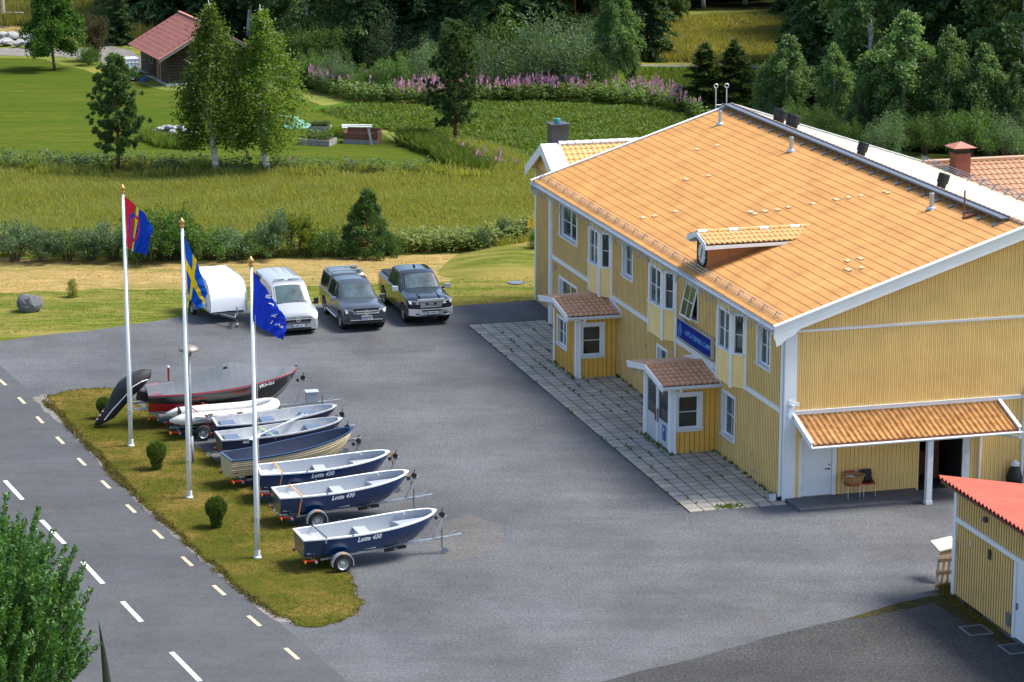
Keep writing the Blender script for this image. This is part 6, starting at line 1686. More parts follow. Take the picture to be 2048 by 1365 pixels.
def boat_trailer(px, rz, label, L, bowz, wx=1.15, hw=.86, tongue=5.15, gap=True, mud=True, jockey=True, dark=False, tz=.42, group='boat trailers'):
    o = thing('boat_trailer', (px[0], px[1], 0), R(rz), label, 'trailer', group)
    fm_ = STEEL if dark else GALV
    m = MB()
    m.bar((.05, 0, tz), (tongue * .55, 0, tz - .03), .09, .07); m.bar((tongue * .55, 0, tz - .03), (tongue, 0, tz + .10), .08, .07)
    m.bar((.55, -.52, tz - .05), (tongue * .62, -.06, tz - .02), .06, .06); m.bar((.55, .52, tz - .05), (tongue * .62, .06, tz - .02), .06, .06)
    m.bar((.35, -.78, tz - .06), (.35, .78, tz - .06), .06, .06); m.bar((wx, -hw + .1, .32), (wx, hw - .1, .32), .07, .07)
    m.bar((wx, -.52, tz - .05), (wx, -.52, .32), .08, .05, up=(0, 1, 0)); m.bar((wx, .52, tz - .05), (wx, .52, .32), .08, .05, up=(0, 1, 0))
    for s in (-1, 1):
        m.bar((wx - .4, s * .42, tz + .10), (wx + .9, s * .42, tz + .06), .07, .05); m.bar((wx, s * .45, tz - .05), (wx, s * .42, tz + .1), .04, .04, up=(0, 1, 0))
    m.build('frame', fm_, o)
    if mud and not dark:
        m = MB(); m.bar((2.7, -.36, tz - .035), (3.45, -.175, tz - .025), .085, .085); sl_ = m.build('frame_sleeve', BLACK, o)
        text_part('TIKI', .085, WHITE, sl_, frame_M((3.08, -.318, tz - .03), (.97, .24, .012), (0, -.2, 1)), 'lettering', depth=.002)
    xb = L - .02
    m = MB(); m.bar((xb - .12, 0, tz + .02), (xb + .26, 0, bowz - .27), .06, .06, up=(0, 1, 0)); m.bar((xb - .02, 0, bowz - .36), (xb + .36, 0, bowz - .26), .06, .05)
    m.build('winch_post', fm_, o)
    m = MB(); m.lathe([(0, -.05), (.09, -.05), (.09, .05), (0, .05)], (xb + .20, 0, bowz - .19), 'Y', 12); m.bar((xb + .20, .06, bowz - .19), (xb + .26, .08, bowz + .0), .02, .02); m.lathe([(0, -.04), (.055, -.04), (.055, .04), (0, .04)], (xb + .0, 0, bowz - .28), 'Y', 10); m.build('winch', BLACK, o)
    for s in (-1, 1):
        add_wheel(o, (wx, s * (hw + .06), .29), .29, .17, s, GALV, False)
        if mud:
            m = MB(); rws = [[(wx + .36 * math.cos(a), s * (hw + .06) + y, .29 + .36 * math.sin(a)) for y in (-.10, -.095, .095, .10)] for a in np.linspace(-.2, math.pi + .15, 14)]; m.grid(rws)
            rws = [[(wx + r_ * math.cos(a), s * (hw + .06) + .10 * s, .29 + r_ * math.sin(a)) for r_ in (.33, .36)] for a in np.linspace(-.2, math.pi + .15, 14)]; m.grid(rws)
            md_ = m.build('mudguard', GALV, o)
            m = MB(); m.bx(wx - .02, wx + .06, s * (hw + .06) - .03 + .10 * s, s * (hw + .06) + .03 + .10 * s, .61, .655); m.build('side_marker', AMBER, md_)
    for s in (-1, 1):
        m = MB(); m.bx(-.04, .02, s * .66 - .10, s * .66 + .10, tz - .05, tz + .02); m.bar((-.05, s * .68, tz), (.4, s * .68, tz - .03), .04, .04); tl = m.build('tail_light', REDLENS, o)
        m = MB(); m.bx(-.035, .015, s * .66 + .11 * s - .03, s * .66 + .11 * s + .03, tz - .05, tz + .02); m.build('indicator', AMBER, tl)
    m = MB(); m.tube([(tongue - .45, -.10, tz + .42), (tongue - .45, -.10, .22)], .028, 8); m.bar((tongue - .45, -.10, tz + .43), (tongue - .28, -.10, tz + .46), .02, .02); m.lathe([(0, -.03), (.10, -.03), (.10, .03), (0, .03)], (tongue - .36, -.10, .11), 'Y', 14); m.bar((tongue - .45, -.10, .22), (tongue - .36, -.10, .11), .05, .03); m.build('jockey_wheel', STEEL, o)
    m = MB(); m.bar((tongue - .05, 0, tz + .10), (tongue + .22, 0, tz + .13), .08, .07); m.bar((tongue - .2, 0, tz + .14), (tongue + .05, 0, tz + .30), .03, .03); m.build('coupling', GALV, o)
    return o

# the three navy boats with white liners
lots = [((-6.71, 83.44), 19.3, 'nearest navy boat with white liner on a trailer, large wheel in full view', 'trailer under the nearest navy and white boat'),
        ((-7.81, 88.10), 17.5, 'middle one of the three navy boats with white liners', 'trailer under the middle navy and white boat'),
        ((-8.64, 90.90), 13.0, 'farthest of the three navy boats with white liners, beside the beige hulled boat', 'trailer under the farthest navy and white boat')]
for i, (p, rz, lab, tl) in enumerate(lots):
    o, S, I = boat('rowing_boat', p, rz, .43, lab, 4.55, 1.62, .66, .38, NAVY, LINER, WHITE, .18, 'navy boats with white liners', [(.08, .80, .46, None), (1.95, 2.35, .50, None)], 'lotta', ('Lotta 430', 2.25, .20, .42))
    # moulded bow deck and stern locker lid
    m = MB(); pts = []
    for k in range(13):
        a = math.pi * (k / 12 - .5); pts.append((3.15 + .18 * math.cos(a), .52 * math.sin(a)))
    ring = [(x, y, .62) for x, y in pts]
    tip = [(3.6, .40, .66), (4.0, .24, .74), (4.3, .08, .82), (4.3, -.08, .82), (4.0, -.24, .74), (3.6, -.40, .66)]
    m.add(ring + tip, [tuple(range(len(ring) + len(tip)))]); m.grid([ring, [(x, y, .2) for x, y in pts]])
    m.build('bow_deck', LINER, o)
    m = MB(); m.bx(.22, .62, -.34, .34, .461, .478); m.bx(.23, .32, .36, .56, .461, .475); m.build('locker_lid', WHITE_OLD, o)
    m = MB(); m.tube([(3.35, .62, .78), (3.4, .60, .86), (3.6, .53, .88), (3.65, .51, .80)], .014, 6); m.tube([(3.35, -.62, .78), (3.4, -.60, .86), (3.6, -.53, .88), (3.65, -.51, .80)], .014, 6); m.build('grab_rail', CHROME, o)
    m = MB()
    for s in (-1, 1): m.lathe([(.0, .05), (.025, .05), (.035, 0)], (1.55, s * .80, .70), 'Z', 8)
    m.build('rowlock', STEEL, o)
    sm = BLACK if i == 0 else ORANGE
    q = thing('lashing_strap', (*p, 0), R(rz), ['black lashing strap across the stern of the nearest navy boat', 'orange lashing strap over the stern of the middle navy boat', 'orange lashing strap over the stern of the farthest navy boat'][i], 'strap', 'straps over the boats')
    m = MB(); z0 = 1.135; m.bar((.70, -.72, z0), (.62, .72, z0), .045, .006); m.bar((.70, -.735, z0), (.60, -.62, .42), .045, .006, up=(0, 1, 0)); m.bar((.62, .735, z0), (.60, .62, .42), .045, .006, up=(0, 1, 0)); m.build('webbing', sm, q)
    m = MB(); m.box((.68, -.735, 1.0), (.06, .03, .12)); m.build('ratchet', STEEL, q)
    boat_trailer(p, rz, tl, 4.55, 1.47)
    if i:
        q = thing('bow_strap', (*p, 0), R(rz), ['', 'orange strap hanging at the bow of the middle navy boat', 'orange strap hanging at the bow of the farthest navy boat'][i], 'strap', 'straps at the bows')
        m = MB(); m.bar((4.57, .03, 1.38), (4.66, .05, .95), .05, .01, up=(0, 1, 0)); m.bar((4.66, .05, .95), (4.63, .02, .72), .04, .01, up=(0, 1, 0)); m.build('webbing', ORANGE, q)

# beige boat with navy inside
o, S, I = boat('rowing_boat', (-9.92, 92.5), 24.6, .40, 'old beige hulled boat with dark navy inside and a loose plank in it', 4.75, 1.5, .70, .52, BEIGE, NAVY_IN, NAVY, .22, None, [(.10, .45, .42, NAVY_IN)], 'open', None, .5)
m = MB()
for s in (1, -1):
    for f in (.25, .5, .75):
        m.tube([(st[2][0], s * (st[2][1] + (st[3][1] - st[2][1]) * f + .008), st[2][2] + (st[3][2] - st[2][2]) * f) for st in S[:-1]], .010, 4)
        m.tube([(st[1][0], s * (st[1][1] + (st[2][1] - st[1][1]) * f + .008), st[1][2] + (st[2][2] - st[1][2]) * f) for st in S[:-1]], .010, 4)
m.build('clinker_lap', BEIGE, o)
m = MB(); m.prism([(.9, -.42, .26), (3.3, -.36, .27), (3.8, 0, .30), (3.3, .36, .27), (.9, .42, .26)], (0, 0, .012)); m.build('floor_boards', WOOD_GREY, o)
m = MB(); m.bx(1.9, 2.25, -.5, .5, .38, .41); m.bx(2.0, 2.06, -.35, .35, .15, .38); m.build('thwart', NAVY_IN, o)
pl_ = thing('plank', (-9.92, 92.5, .40), R(24.6), 'long light wooden plank lying inside the beige hulled boat', 'plank')
m = MB(); m.bar((.25, -.28, .46), (2.65, -.10, .50), .14, .03); m.build('board', WOOD_LIGHT, pl_)
m = MB()
for x in (.4, .9, 1.4, 1.9): m.box((x, -.28 + (x - .25) * .075, .478 + (x - .25) * .0167), (.02, .02, .004))
m.build('nail', STEEL, pl_)
boat_trailer((-9.92, 92.5), 24.6, 'dark steel trailer under the old beige hulled boat', 4.75, 1.30, 1.1, .72, 5.2, mud=False, dark=True, tz=.38)

# two aluminium boats
for i, (p, rz, lab, tl) in enumerate((((-10.49, 95.6), 17.3, 'aluminium rowing boat with oars lying across it, next to the beige hulled boat', 'trailer under the aluminium boat with the oars'), ((-10.85, 97.6), 15.2, 'aluminium rowing boat next to the white inflatable, three blue grey seats', 'trailer under the aluminium boat beside the inflatable'))):
    o, S, I = boat('rowing_boat', p, rz, .40, lab, 4.55, 1.55, .60, .32, mat('navy_strake', (.010, .020, .055), .3, .1, 3) if i == 0 else bpy.data.materials['navy_strake'], ALU, ALU, .12, 'aluminium boats', [(.25, .78, .46, BLUE_GREY), (1.75, 2.25, .48, BLUE_GREY), (3.25, 3.85, .60, BLUE_GREY)], 'open', ('440', .95, .16, .5) if i == 0 else None, .5)
    m = MB()
    for s in (1, -1):
        m.grid([[(a[1][0], s * (a[1][1] + .004), a[1][2]), (a[1][0], s * (a[1][1] * .45 + a[2][1] * .55 + .006), a[1][2] * .5 + a[2][2] * .5)] for a in S[:-1]])
    m.build('bare_strake', ALU, o)
    m = MB()
    for k in range(7): m.bx(.8 + k * .42, .83 + k * .42, -.5 + .02 * k, .5 - .02 * k, .121, .15)
    m.build('floor_rib', ALU, o)
    boat_trailer(p, rz, tl, 4.55, 1.15, 1.1, .70, 5.0, mud=False, dark=True, tz=.36)
for k, (a, b_, lab) in enumerate((((1.35, -.55, 1.05), (3.35, 1.05, 1.28), 'grey oar resting over the aluminium boats, blade to the left'), ((1.5, -.35, 1.06), (3.5, 1.0, 1.28), 'second grey oar lying right against the first one on the aluminium boats'))):
    q = thing('oar', (-10.49, 95.6, 0), R(17.3), lab, 'oar')
    m = MB(); m.tube([a, b_], .028, 8); m.build('shaft', GALV, q)
    va = Vector(a); d = (va - Vector(b_)).normalized(); m = MB(); m.bar(va, va + d * .5, .15, .02); m.build('blade', WHITE_OLD, q)
q = thing('lashing_strap', (-10.49, 95.6, 0), R(17.3), 'lime green lashing strap over the aluminium boat with the oars', 'strap', 'straps over the boats')
m = MB(); m.bar((1.9, -.74, 1.03), (1.62, .74, 1.03), .045, .008); m.bar((1.9, -.755, 1.03), (1.92, -.70, .75), .045, .008, up=(0, 1, 0)); m.build('webbing', mat('lime_strap', (.35, .60, .10), .6), q)
m = MB(); m.box((1.9, -.76, .96), (.05, .03, .08)); m.build('ratchet', STEEL, q)

# white inflatable
ib = thing('inflatable_boat', (-12.75, 99.1, .52), R(14.4), 'off white inflatable boat with pointed stern cones, next to the red and black boat', 'boat')
PVC = mat('off_white_pvc', (.62, .61, .57), .5, .1, 2.5)
m = MB(); r_ = .215; pts = []; rad = []
def tubepath():
    P = [(0.0, -.52, .24), (.45, -.52, .25)] + [(x, -.52, .25 + .02 * x) for x in (1.2, 2.0, 2.8)]
    for k in range(9):
        a = -math.pi / 2 + math.pi * k / 8; P.append((3.15 + .85 * math.cos(a), .52 * math.sin(a) * 1.0, .33 + .16 * math.cos(a)))
    P += [(x, .52, .25 + .02 * x) for x in (2.8, 2.0, 1.2)] + [(.45, .52, .25), (0, .52, .24)]
    return P
P = tubepath(); rad = [.05] + [r_] * (len(P) - 2) + [.05]
m.tube(P, rad, 14); m.build('side_tube', PVC, ib, True)
m = MB(); m.prism([(.42, -.38, .12), (3.2, -.38, .18), (3.7, 0, .26), (3.2, .38, .18), (.42, .38, .12)], (0, 0, .02)); m.build('floor', WOOD_GREY, ib)
m = MB(); m.bx(.42, .47, -.36, .36, .05, .55); m.build('transom', BLACK, ib)
m = MB()
for s in (-1, 1): m.tube([(x, s * (.52 + .205), .34 - .05 * math.sin((x - 1) * 5) ** 2 + .02 * x) for x in np.linspace(.9, 3.0, 22)], .012, 5)
m.build('grab_line', BLACK, ib)
m = MB()
for x in (1.5, 2.6): m.box((x, -.70, .44), (.18, .05, .06)); m.box((x, .70, .44), (.18, .05, .06))
m.build('rope_patch', WOOD_LIGHT, ib)
text_part('Lamor', .14, NAVY, ib, frame_M((1.15, -.742, .26), (1, 0, 0), (0, .15, 1)), 'lettering', depth=.003)
boat_trailer((-12.75, 99.1), 14.4, 'trailer carrying the off white inflatable boat', 3.95, 1.05, 1.2, .74, 4.9, mud=False, dark=True, tz=.36)
q = thing('lashing_strap', (-12.75, 99.1, .52), R(14.4), 'red lashing strap over the off white inflatable boat', 'strap', 'straps over the boats')
m = MB(); m.bar((1.35, -.70, .42), (1.05, -.45, .485), .05, .012); m.bar((1.35, -.71, .42), (1.4, -.76, -.05), .05, .012, up=(0, 1, 0)); m.bar((1.05, -.45, .485), (.9, .5, .48), .05, .012); m.build('webbing', REDLENS, q)
m = MB(); m.box((1.38, -.765, .2), (.06, .03, .1)); m.build('ratchet', STEEL, q)

# red and black boat under its grey cover
RED = mat('dark_red_gelcoat', (.30, .012, .015), .25, .12, 1.5, coat=.6)
BLK = mat('black_gelcoat', (.018, .018, .022), .2, .1, 1.5, coat=.6)
rp, rrz = (-13.75, 100.85), 12.2
o = thing('motor_boat', (*rp, .55), R(rrz), 'red and black motor boat under a grey tented cover, biggest boat of the row', 'boat')
S = hull_pts(5.75, 2.15, .80, .62, bowful=.6, vee=.16)
m = MB(); skin(m, S)
tr = list(S[0]) + [(p[0], -p[1], p[2]) for p in S[0][::-1]]; m.add(tr, [tuple(range(len(tr)))])
h = m.build('hull', BLK, o, True); md = h.modifiers.new('e', 'EDGE_SPLIT'); md.split_angle = R(45)
m = MB()
for s in (1, -1):
    rows = []
    for i, a in enumerate(S[:17]):
        t = i / 16; lo, hi = Vector(a[1]), Vector(a[2]); top_ = 1.0 - .75 * t
        if top_ < .02: top_ = .02
        p, q = lo.lerp(hi, -.0), lo.lerp(hi, top_ * 1.0)
        rows.append([(p.x, s * (p.y + .008), p.z), (q.x, s * (q.y + .010), q.z)])
    m.grid(rows)
m.build('red_panel', RED, o)
m = MB()
for s in (1, -1):
    m.tube([(a[3][0], s * (a[3][1] + .015), a[3][2] - .02) for a in S], .028, 6)
m.build('rubbing_strake', RED, o)
m = MB()
for s in (1, -1): m.grid([[(a[0][0], 0, a[0][2] + .005), (a[1][0], s * (a[1][1] + .006), a[1][2] + .0)] for a in S[9:-1]])
m.build('bottom', ALU, o)
COVER = mat('grey_canvas', (.105, .118, .138), .8, .10, 1.5, bump=.3, bscale=5)
m = MB(); rows = []
for i, a in enumerate(S):
    x, hb, zg = a[3]; t = i / (len(S) - 1)
    pk = lerp_tab([(0, .06), (.12, .12), (.50, .74), (.56, .76), (.80, .30), (1, .02)], t)
    sag = .05 * math.sin(t * 40)
    rows.append([(x, y * (hb + .02), zg - .10 * (abs(y) > .99) + .01 + pk * (1 - abs(y) ** (1.15)) - .05 * math.sin(math.pi * abs(y)) * (1 if pk > .15 else 0)) for y in (-1, -.985, -.75, -.5, -.25, 0, .25, .5, .75, .985, 1)])
m.grid(rows); m.build('boat_cover', COVER, o)
m = MB()
for y, z in ((.24, 1.50), (-.2, 1.55)): m.box((2.98, y, z + .02), (.12, .10, .06))
m.build('cover_vent', BLACK, o)
m = MB(); m.lathe([(0, .05), (.05, .04), (.06, 0)], (5.68, 0, 1.44), 'Z', 10); m.bx(5.4, 5.75, -.06, .06, 1.40, 1.44); m.build('bow_light', NAVY, o)
m = MB(); m.prism([(.0, -.7, .78), (.5, -.85, .82), (.5, .85, .82), (0, .7, .78)], (0, 0, .04)); m.build('stern_deck', RED, o)
for s in (-1, 1):
    i = 17; a, b_, c = Vector(S[i][1]), Vector(S[i][2]), Vector(S[i][3]); n2 = Vector(S[i + 2][3]) - c
    p = b_.lerp(c, .62); u = Vector((n2.x, s * n2.y, n2.z)).normalized() * (1 if s < 0 else -1); v = Vector((0, s * (c.y - b_.y), c.z - b_.z)).normalized(); p.y = s * (p.y + .03)
    text_part('VKA-023', .17, WHITE, o, frame_M(p, u, v), 'lettering', depth=.006, bold=.004)
    i = 13; a, b_, c = Vector(S[i][1]), Vector(S[i][2]), Vector(S[i][3]); p = b_.lerp(c, .45); p.y = s * (p.y + .02)
    text_part('FISH 570', .15, RED, o, frame_M(p, Vector((1, 0, .06)) * (1 if s < 0 else -1), v), 'lettering', depth=.006, bold=.004, shear=.3)
    i = 7; a, b_, c = Vector(S[i][1]), Vector(S[i][2]), Vector(S[i][3]); p = b_.lerp(c, .30); p.y = s * (p.y + .02)
    text_part('SPORTER', .12, RED, o, frame_M(p, Vector((1, 0, .03)) * (1 if s < 0 else -1), v), 'lettering', depth=.006, bold=.004, shear=.3)
m = MB(); m.bx(-.5, .02, -.55, -.45, .18, .26); m.bx(-.5, .02, .45, .55, .18, .26); m.build('trim_tab', GALV, o)
om = thing('outboard_motor', (*rp, .35), R(rrz), 'outboard motor under a black cover with white piping behind the red and black boat', 'outboard motor')
m = MB(); rows = []
for x, z, hw_, hl in ((-1.78, -.22, .14, .12), (-1.60, -.10, .24, .40), (-1.30, .30, .28, .50), (-1.0, .66, .32, .50), (-.74, .96, .40, .66), (-.54, 1.26, .46, .74), (-.42, 1.56, .42, .64), (-.38, 1.70, .22, .34)):
    rows.append([(x + hl * math.cos(a), hw_ * math.sin(a), z + hl * .35 * math.cos(a)) for a in [2 * math.pi * k / 16 for k in range(16)]])
m.grid(rows, close=True); m.add(rows[-1], [tuple(range(16))]); m.build('cover', mat('black_canvas', (.016, .017, .02), .7, .25, 4, bump=.3, bscale=6), om, True)
m = MB()
for s in (1, -1): m.tube([(-1.62, s * .27, .0), (-1.30, s * .315, .40), (-1.0, s * .355, .72), (-.76, s * .435, 1.0), (-.54, s * .485, 1.28), (-.20, s * .46, 1.46), (.05, s * .36, 1.50)], .02, 5)
m.build('piping', WHITE, om)
m = MB(); m.bar((-.35, 0, .85), (.05, 0, .75), .3, .35); m.build('bracket', BLACK, om)
m = MB()
for k in range(6): m.box((-1.87 + k * .055, -.14, .02 + k * .075), (.06, .05, .045), 0, k % 2, 0, -.9)
m.build('warning_tape', [WHITE, REDLENS], om)
tb = boat_trailer(rp, rrz, 'long trailer under the red and black boat, grey tool box on its drawbar', 5.75, 1.72, 1.3, .95, 7.1, tz=.45)
m = MB(); m.bx(6.05, 6.5, -.1, .3, .56, .94); m.bx(6.02, 6.53, -.13, .33, .941, .97); m.build('tool_box', mat('grey_box', (.36, .40, .43), .4, .06, 3), tb)
fl = thing('marker_flag', (*rp, .55), R(rrz), 'small red plastic marker standing up behind the grey boat cover', 'marker')
m = MB(); m.bx(.90, .97, 1.02, 1.06, .85, 1.4); m.build('pole', REDLENS, fl)
m = MB(); m.lathe([(0, .08), (.05, .06), (.055, 0)], (.935, 1.04, 1.38), 'Z', 10); m.build('cap', WHITE_OLD, fl)
st_ = thing('guide_post', (*rp, 0), R(rrz), 'short red guide post on the trailer beside the red hull', 'post')
m = MB(); m.bx(1.95, 2.03, -1.16, -1.10, .42, 1.05); m.build('post', REDLENS, st_); m = MB(); m.bx(1.93, 2.05, -1.18, -.90, .36, .42); m.build('foot', STEEL, st_)
# ------------------------------------------------------------------ flagpoles and flags
def flagpole(px, py, ytop, label):
    p = G(px, py); h = tall(px, py, ytop)
    o = thing('flagpole', p, 0, label, 'flagpole', 'white flagpoles on the grass island')
    m = MB(); m.tube([(0, 0, 0), (0, 0, h * .3), (0, 0, h - .28)], [.084, .076, .045], 14); m.build('pole', WHITE, o, True)
    m = MB(); m.lathe([(0, 0), (.13, 0), (.13, .06), (.095, .09), (.095, .30)], (0, 0, .0), 'Z', 14); m.build('foot', WHITE_OLD, o)
    m = MB(); m.lathe([(.045, 0), (.08, .02), (.085, .07), (.05, .13), (.10, .17), (.10, .21), (.03, .30), (0, .33)], (0, 0, h - .28), 'Z', 14); m.build('finial', GOLD, o, True)
    m = MB(); m.tube([(.08, -.03, h - .4), (.12, -.05, h * .5), (.11, -.05, 1.3)], .008, 4); m.build('halyard', WHITE_OLD, o)
    m = MB(); m.bx(-.02, .03, -.14, -.09, 1.2, 1.4); m.build('cleat', GALV, o)
    return p, h
def flag(p, zt, TR, BL, BR, colour, mats, label, seed, fold=.10, bulge=.0, nu=64, nv=48):
    """cloth hung from the pole: corners as (sideways, down) from the top toggle, folds running down the cloth"""
    o = thing('flag', (p.x, p.y, 0), 0, label, 'flag', 'flags')
    m = MB(); rows = []
    for i in range(nu + 1):
        u = i / nu; row = []
        for j in range(nv + 1):
            v = j / nv
            x = u * (1 - v) * TR[0] + u * v * BR[0] + (1 - u) * v * BL[0]
            z = u * (1 - v) * TR[1] + u * v * BR[1] + (1 - u) * v * BL[1]
            bl = bulge * math.sin(math.pi * u) * (1 - v) - .06 * math.sin(math.pi * u) * v
            x += bl; z += bl * .6
            ph = 11 * u + 5.0 * v + seed
            y = -.05 - .12 * u + fold * u ** .7 * (math.sin(ph) + .55 * math.sin(2.1 * ph + 3 * v) + .25 * math.sin(4.3 * ph - 5 * v))
            row.append((.075 + x + .025 * u * math.sin(ph * 1.3), y, zt + z + .02 * u * math.cos(ph)))
        rows.append(row)
    n = nv + 1; vs = [q for r_ in rows for q in r_]; fs = []; mi = []
    for i in range(nu):
        for j in range(nv):
            fs.append((i * n + j, i * n + j + 1, (i + 1) * n + j + 1, (i + 1) * n + j)); mi.append(colour((i + .5) / nu, (j + .5) / nv))
    m.v, m.f, m.mi = vs, fs, mi
    m.build('cloth', mats, o, True)
    m = MB(); m.tube([(.05, -.03, zt + .05), (.075, -.05, zt)], .012, 4); m.build('toggle', WHITE_OLD, o)
    m = MB(); m.tube([(.05, -.03, zt + BL[1] - .1), (.075 + BL[0], -.05, zt + BL[1])], .012, 4); m.build('toggle', WHITE_OLD, o)
    return o, rows
def cloth(name, col):
    m = mat(name, col, .8, .06, 3, spec=.1)
    nt = m.node_tree; p = nt.nodes['Principled BSDF']
    t = nt.nodes.new('ShaderNodeBsdfTranslucent'); mx = nt.nodes.new('ShaderNodeMixShader'); mx.inputs[0].default_value = .35
    src = p.inputs['Base Color'].links[0].from_socket
    nt.links.new(src, t.inputs['Color']); nt.links.new(p.outputs[0], mx.inputs[1]); nt.links.new(t.outputs[0], mx.inputs[2])
    nt.links.new(mx.outputs[0], nt.nodes['Material Output'].inputs[0]); return m
F_RED, F_BLUE, F_GREEN, F_YEL = cloth('red_cloth', (.62, .025, .05)), cloth('blue_cloth', (.008, .055, .42)), cloth('green_cloth', (.02, .16, .07)), cloth('yellow_cloth', (.80, .55, .01))
F_SKY, F_COB = cloth('bright_blue_cloth', (.01, .09, .46)), cloth('cobalt_cloth', (.015, .045, .50))
def sami(u, v):
    x, y = u * 1.5, v
    d = math.hypot(x - .46 * 1.05, y - .5); ring = .235 < d < .315
    if ring: return 1 if x < .475 else 0
    return 0 if x < .42 else 2 if x < .50 else 3 if x < .60 else 1
def cross(u, v): return 1 if (.31 < u < .45 or .40 < v < .60) else 0
p1_, h1 = flagpole(262, 893, 372, 'farthest flagpole with the red and blue flag')
p2_, h2 = flagpole(379, 997, 439, 'middle flagpole with the yellow cross flag')
p3_, h3 = flagpole(515, 1117, 516, 'nearest flagpole with the plain blue flag')
flag(p1_, h1 - .38, (1.02, -1.18), (.03, -1.85), (.70, -2.10), sami, [F_RED, F_BLUE, F_GREEN, F_YEL], 'blue flag with red hoist, green and yellow stripes and a ring, on the farthest pole', .4, .12, .10)
flag(p2_, h2 - .55, (.76, -2.0), (.06, -1.9), (.44, -2.52), cross, [F_SKY, F_YEL], 'blue flag with yellow cross drooping on the middle pole', 1.7, .13, .05)
fo, rows = flag(p3_, h3 - .40, (1.0, -1.50), (-.06, -1.60), (.94, -2.18), lambda u, v: 0, [F_COB], 'plain cobalt blue flag with white lettering along the edge on the nearest pole', 2.6, .13, .0)
def on_flag(x, dz, txt, size, xd):
    tgt = Vector((x, 0, h3 - .40 + dz)); best = min(((i, j) for i in range(2, len(rows) - 2) for j in range(2, len(rows[0]) - 2)), key=lambda q: (rows[q[0]][q[1]][0] - tgt.x) ** 2 + (rows[q[0]][q[1]][2] - tgt.z) ** 2)
    i, j = best; P = Vector(rows[i][j]); du = Vector(rows[i + 2][j]) - Vector(rows[i - 2][j]); dv = Vector(rows[i][j + 2]) - Vector(rows[i][j - 2])
    nn = du.cross(dv).normalized(); nn = nn if nn.y < 0 else -nn
    xd = Vector(xd); xd = (xd - nn * xd.dot(nn)).normalized()
    text_part(txt, size, WHITE, fo, frame_M(P + nn * .05, xd, nn.cross(xd)), 'lettering', depth=.002, bold=.006)
for t, x, dz in (('A', .74, -1.36), ('J', .68, -1.06), ('R', .62, -.78)): on_flag(x - .05, dz, t, .25, (.12, 0, 1))
for t, x, dz in (('J', .68, -1.62), ('H', .79, -1.67), ('A', .90, -1.74), ('N', .99, -1.82)): on_flag(x - .05, dz, t, .12, (1, 0, -.6))

# street lamp
lp = G(384, 927); lh = tall(384, 927, 690)
o = thing('street_lamp', lp, 0, 'grey street lamp with mushroom shade beside the middle flagpole', 'street lamp')
m = MB(); m.tube([(0, 0, 0), (0, 0, 1.0)], .075, 12); m.tube([(0, 0, 1.0), (0, 0, lh - .3)], .05, 12); m.build('post', mat('grey_post', (.22, .25, .27), .5, .15, 4), o, True)
m = MB(); m.lathe([(.05, 0), (.08, .02), (.08, .22), (.06, .26)], (0, 0, lh - .42), 'Z', 12); m.build('neck', RUST, o)
m = MB(); m.lathe([(.07, .0), (.36, .03), (.38, .05), (.30, .14), (.14, .22), (.04, .25), (0, .26)], (0, 0, lh - .24), 'Z', 20); m.build('lamp_shade', mat('dull_metal', (.24, .21, .18), .4, .2, 4, metal=.4), o, True)
m = MB(); m.bx(-.03, .03, -.085, -.07, .4, .7); m.build('hatch', STEEL, o)

# boulders, stones
def rock_mesh(name, seed, m_, sub=3, sq=(1, 1, .8)):
    import bmesh
    bm = bmesh.new(); bmesh.ops.create_icosphere(bm, subdivisions=sub, radius=1)
    rr = random.Random(seed); cuts = [(Vector((rr.gauss(0, 1), rr.gauss(0, 1), rr.gauss(0, 1))).normalized(), rr.uniform(.62, .88)) for _ in range(9)]
    for v in bm.verts:
        for n_, d in cuts:
            k = v.co.dot(n_)
            if k > d: v.co -= n_ * (k - d) * .85
        v.co *= 1 + rr.uniform(-.025, .025)
        v.co = Vector((v.co.x * sq[0], v.co.y * sq[1], v.co.z * sq[2]))
    me = bpy.data.meshes.new(name); bm.to_mesh(me); bm.free(); me.materials.append(m_)
    me.polygons.foreach_set('use_smooth', [False] * len(me.polygons)); return me
RK = [rock_mesh('rock', s, STONE) for s in range(4)]; RP = [rock_mesh('rock', s + 9, STONE_PALE) for s in range(4)]
def rock(me, p, s, rz, label, group=None, name='boulder', cat='boulder'):
    o = link(name, me); o.location = p; o.scale = s; o.rotation_euler = (0, 0, rz); tag(o, label, cat, group); return o
bp_ = G(60, 622); rock(rock_mesh('boulder', 31, mat('dark_boulder_stone', (.11, .115, .125), .85, .4, 3, bump=.7, bscale=9), 4, (1, .9, .85)), (bp_.x, bp_.y, .33), (.58, .55, .66), .3, 'grey boulder standing alone on the lawn at the left edge')
p = G(462, 350); rock(RP[1], (p.x, p.y + .3, .12), (.75, .5, .32), .2, 'pale flat boulder at the foot of the two weeping birches')
rr = random.Random(12); c = G(345, 272)
for k in range(46):
    a = rr.random() * 6.28; d = rr.random() ** .6
    x, y = c.x + math.cos(a) * d * 1.5, c.y + math.sin(a) * d * 1.0; s = rr.uniform(.14, .30)
    rock((RK + RP)[rr.randrange(8)], (x, y, max(.05, .62 * (1 - d ** 1.5)) + rr.uniform(-.05, .05)), (s, s * .9, s * .75), rr.random() * 6, 'stone in the heap on the lawn left of the weeping birch', 'stones in the heap', 'heap_stone', 'stone')
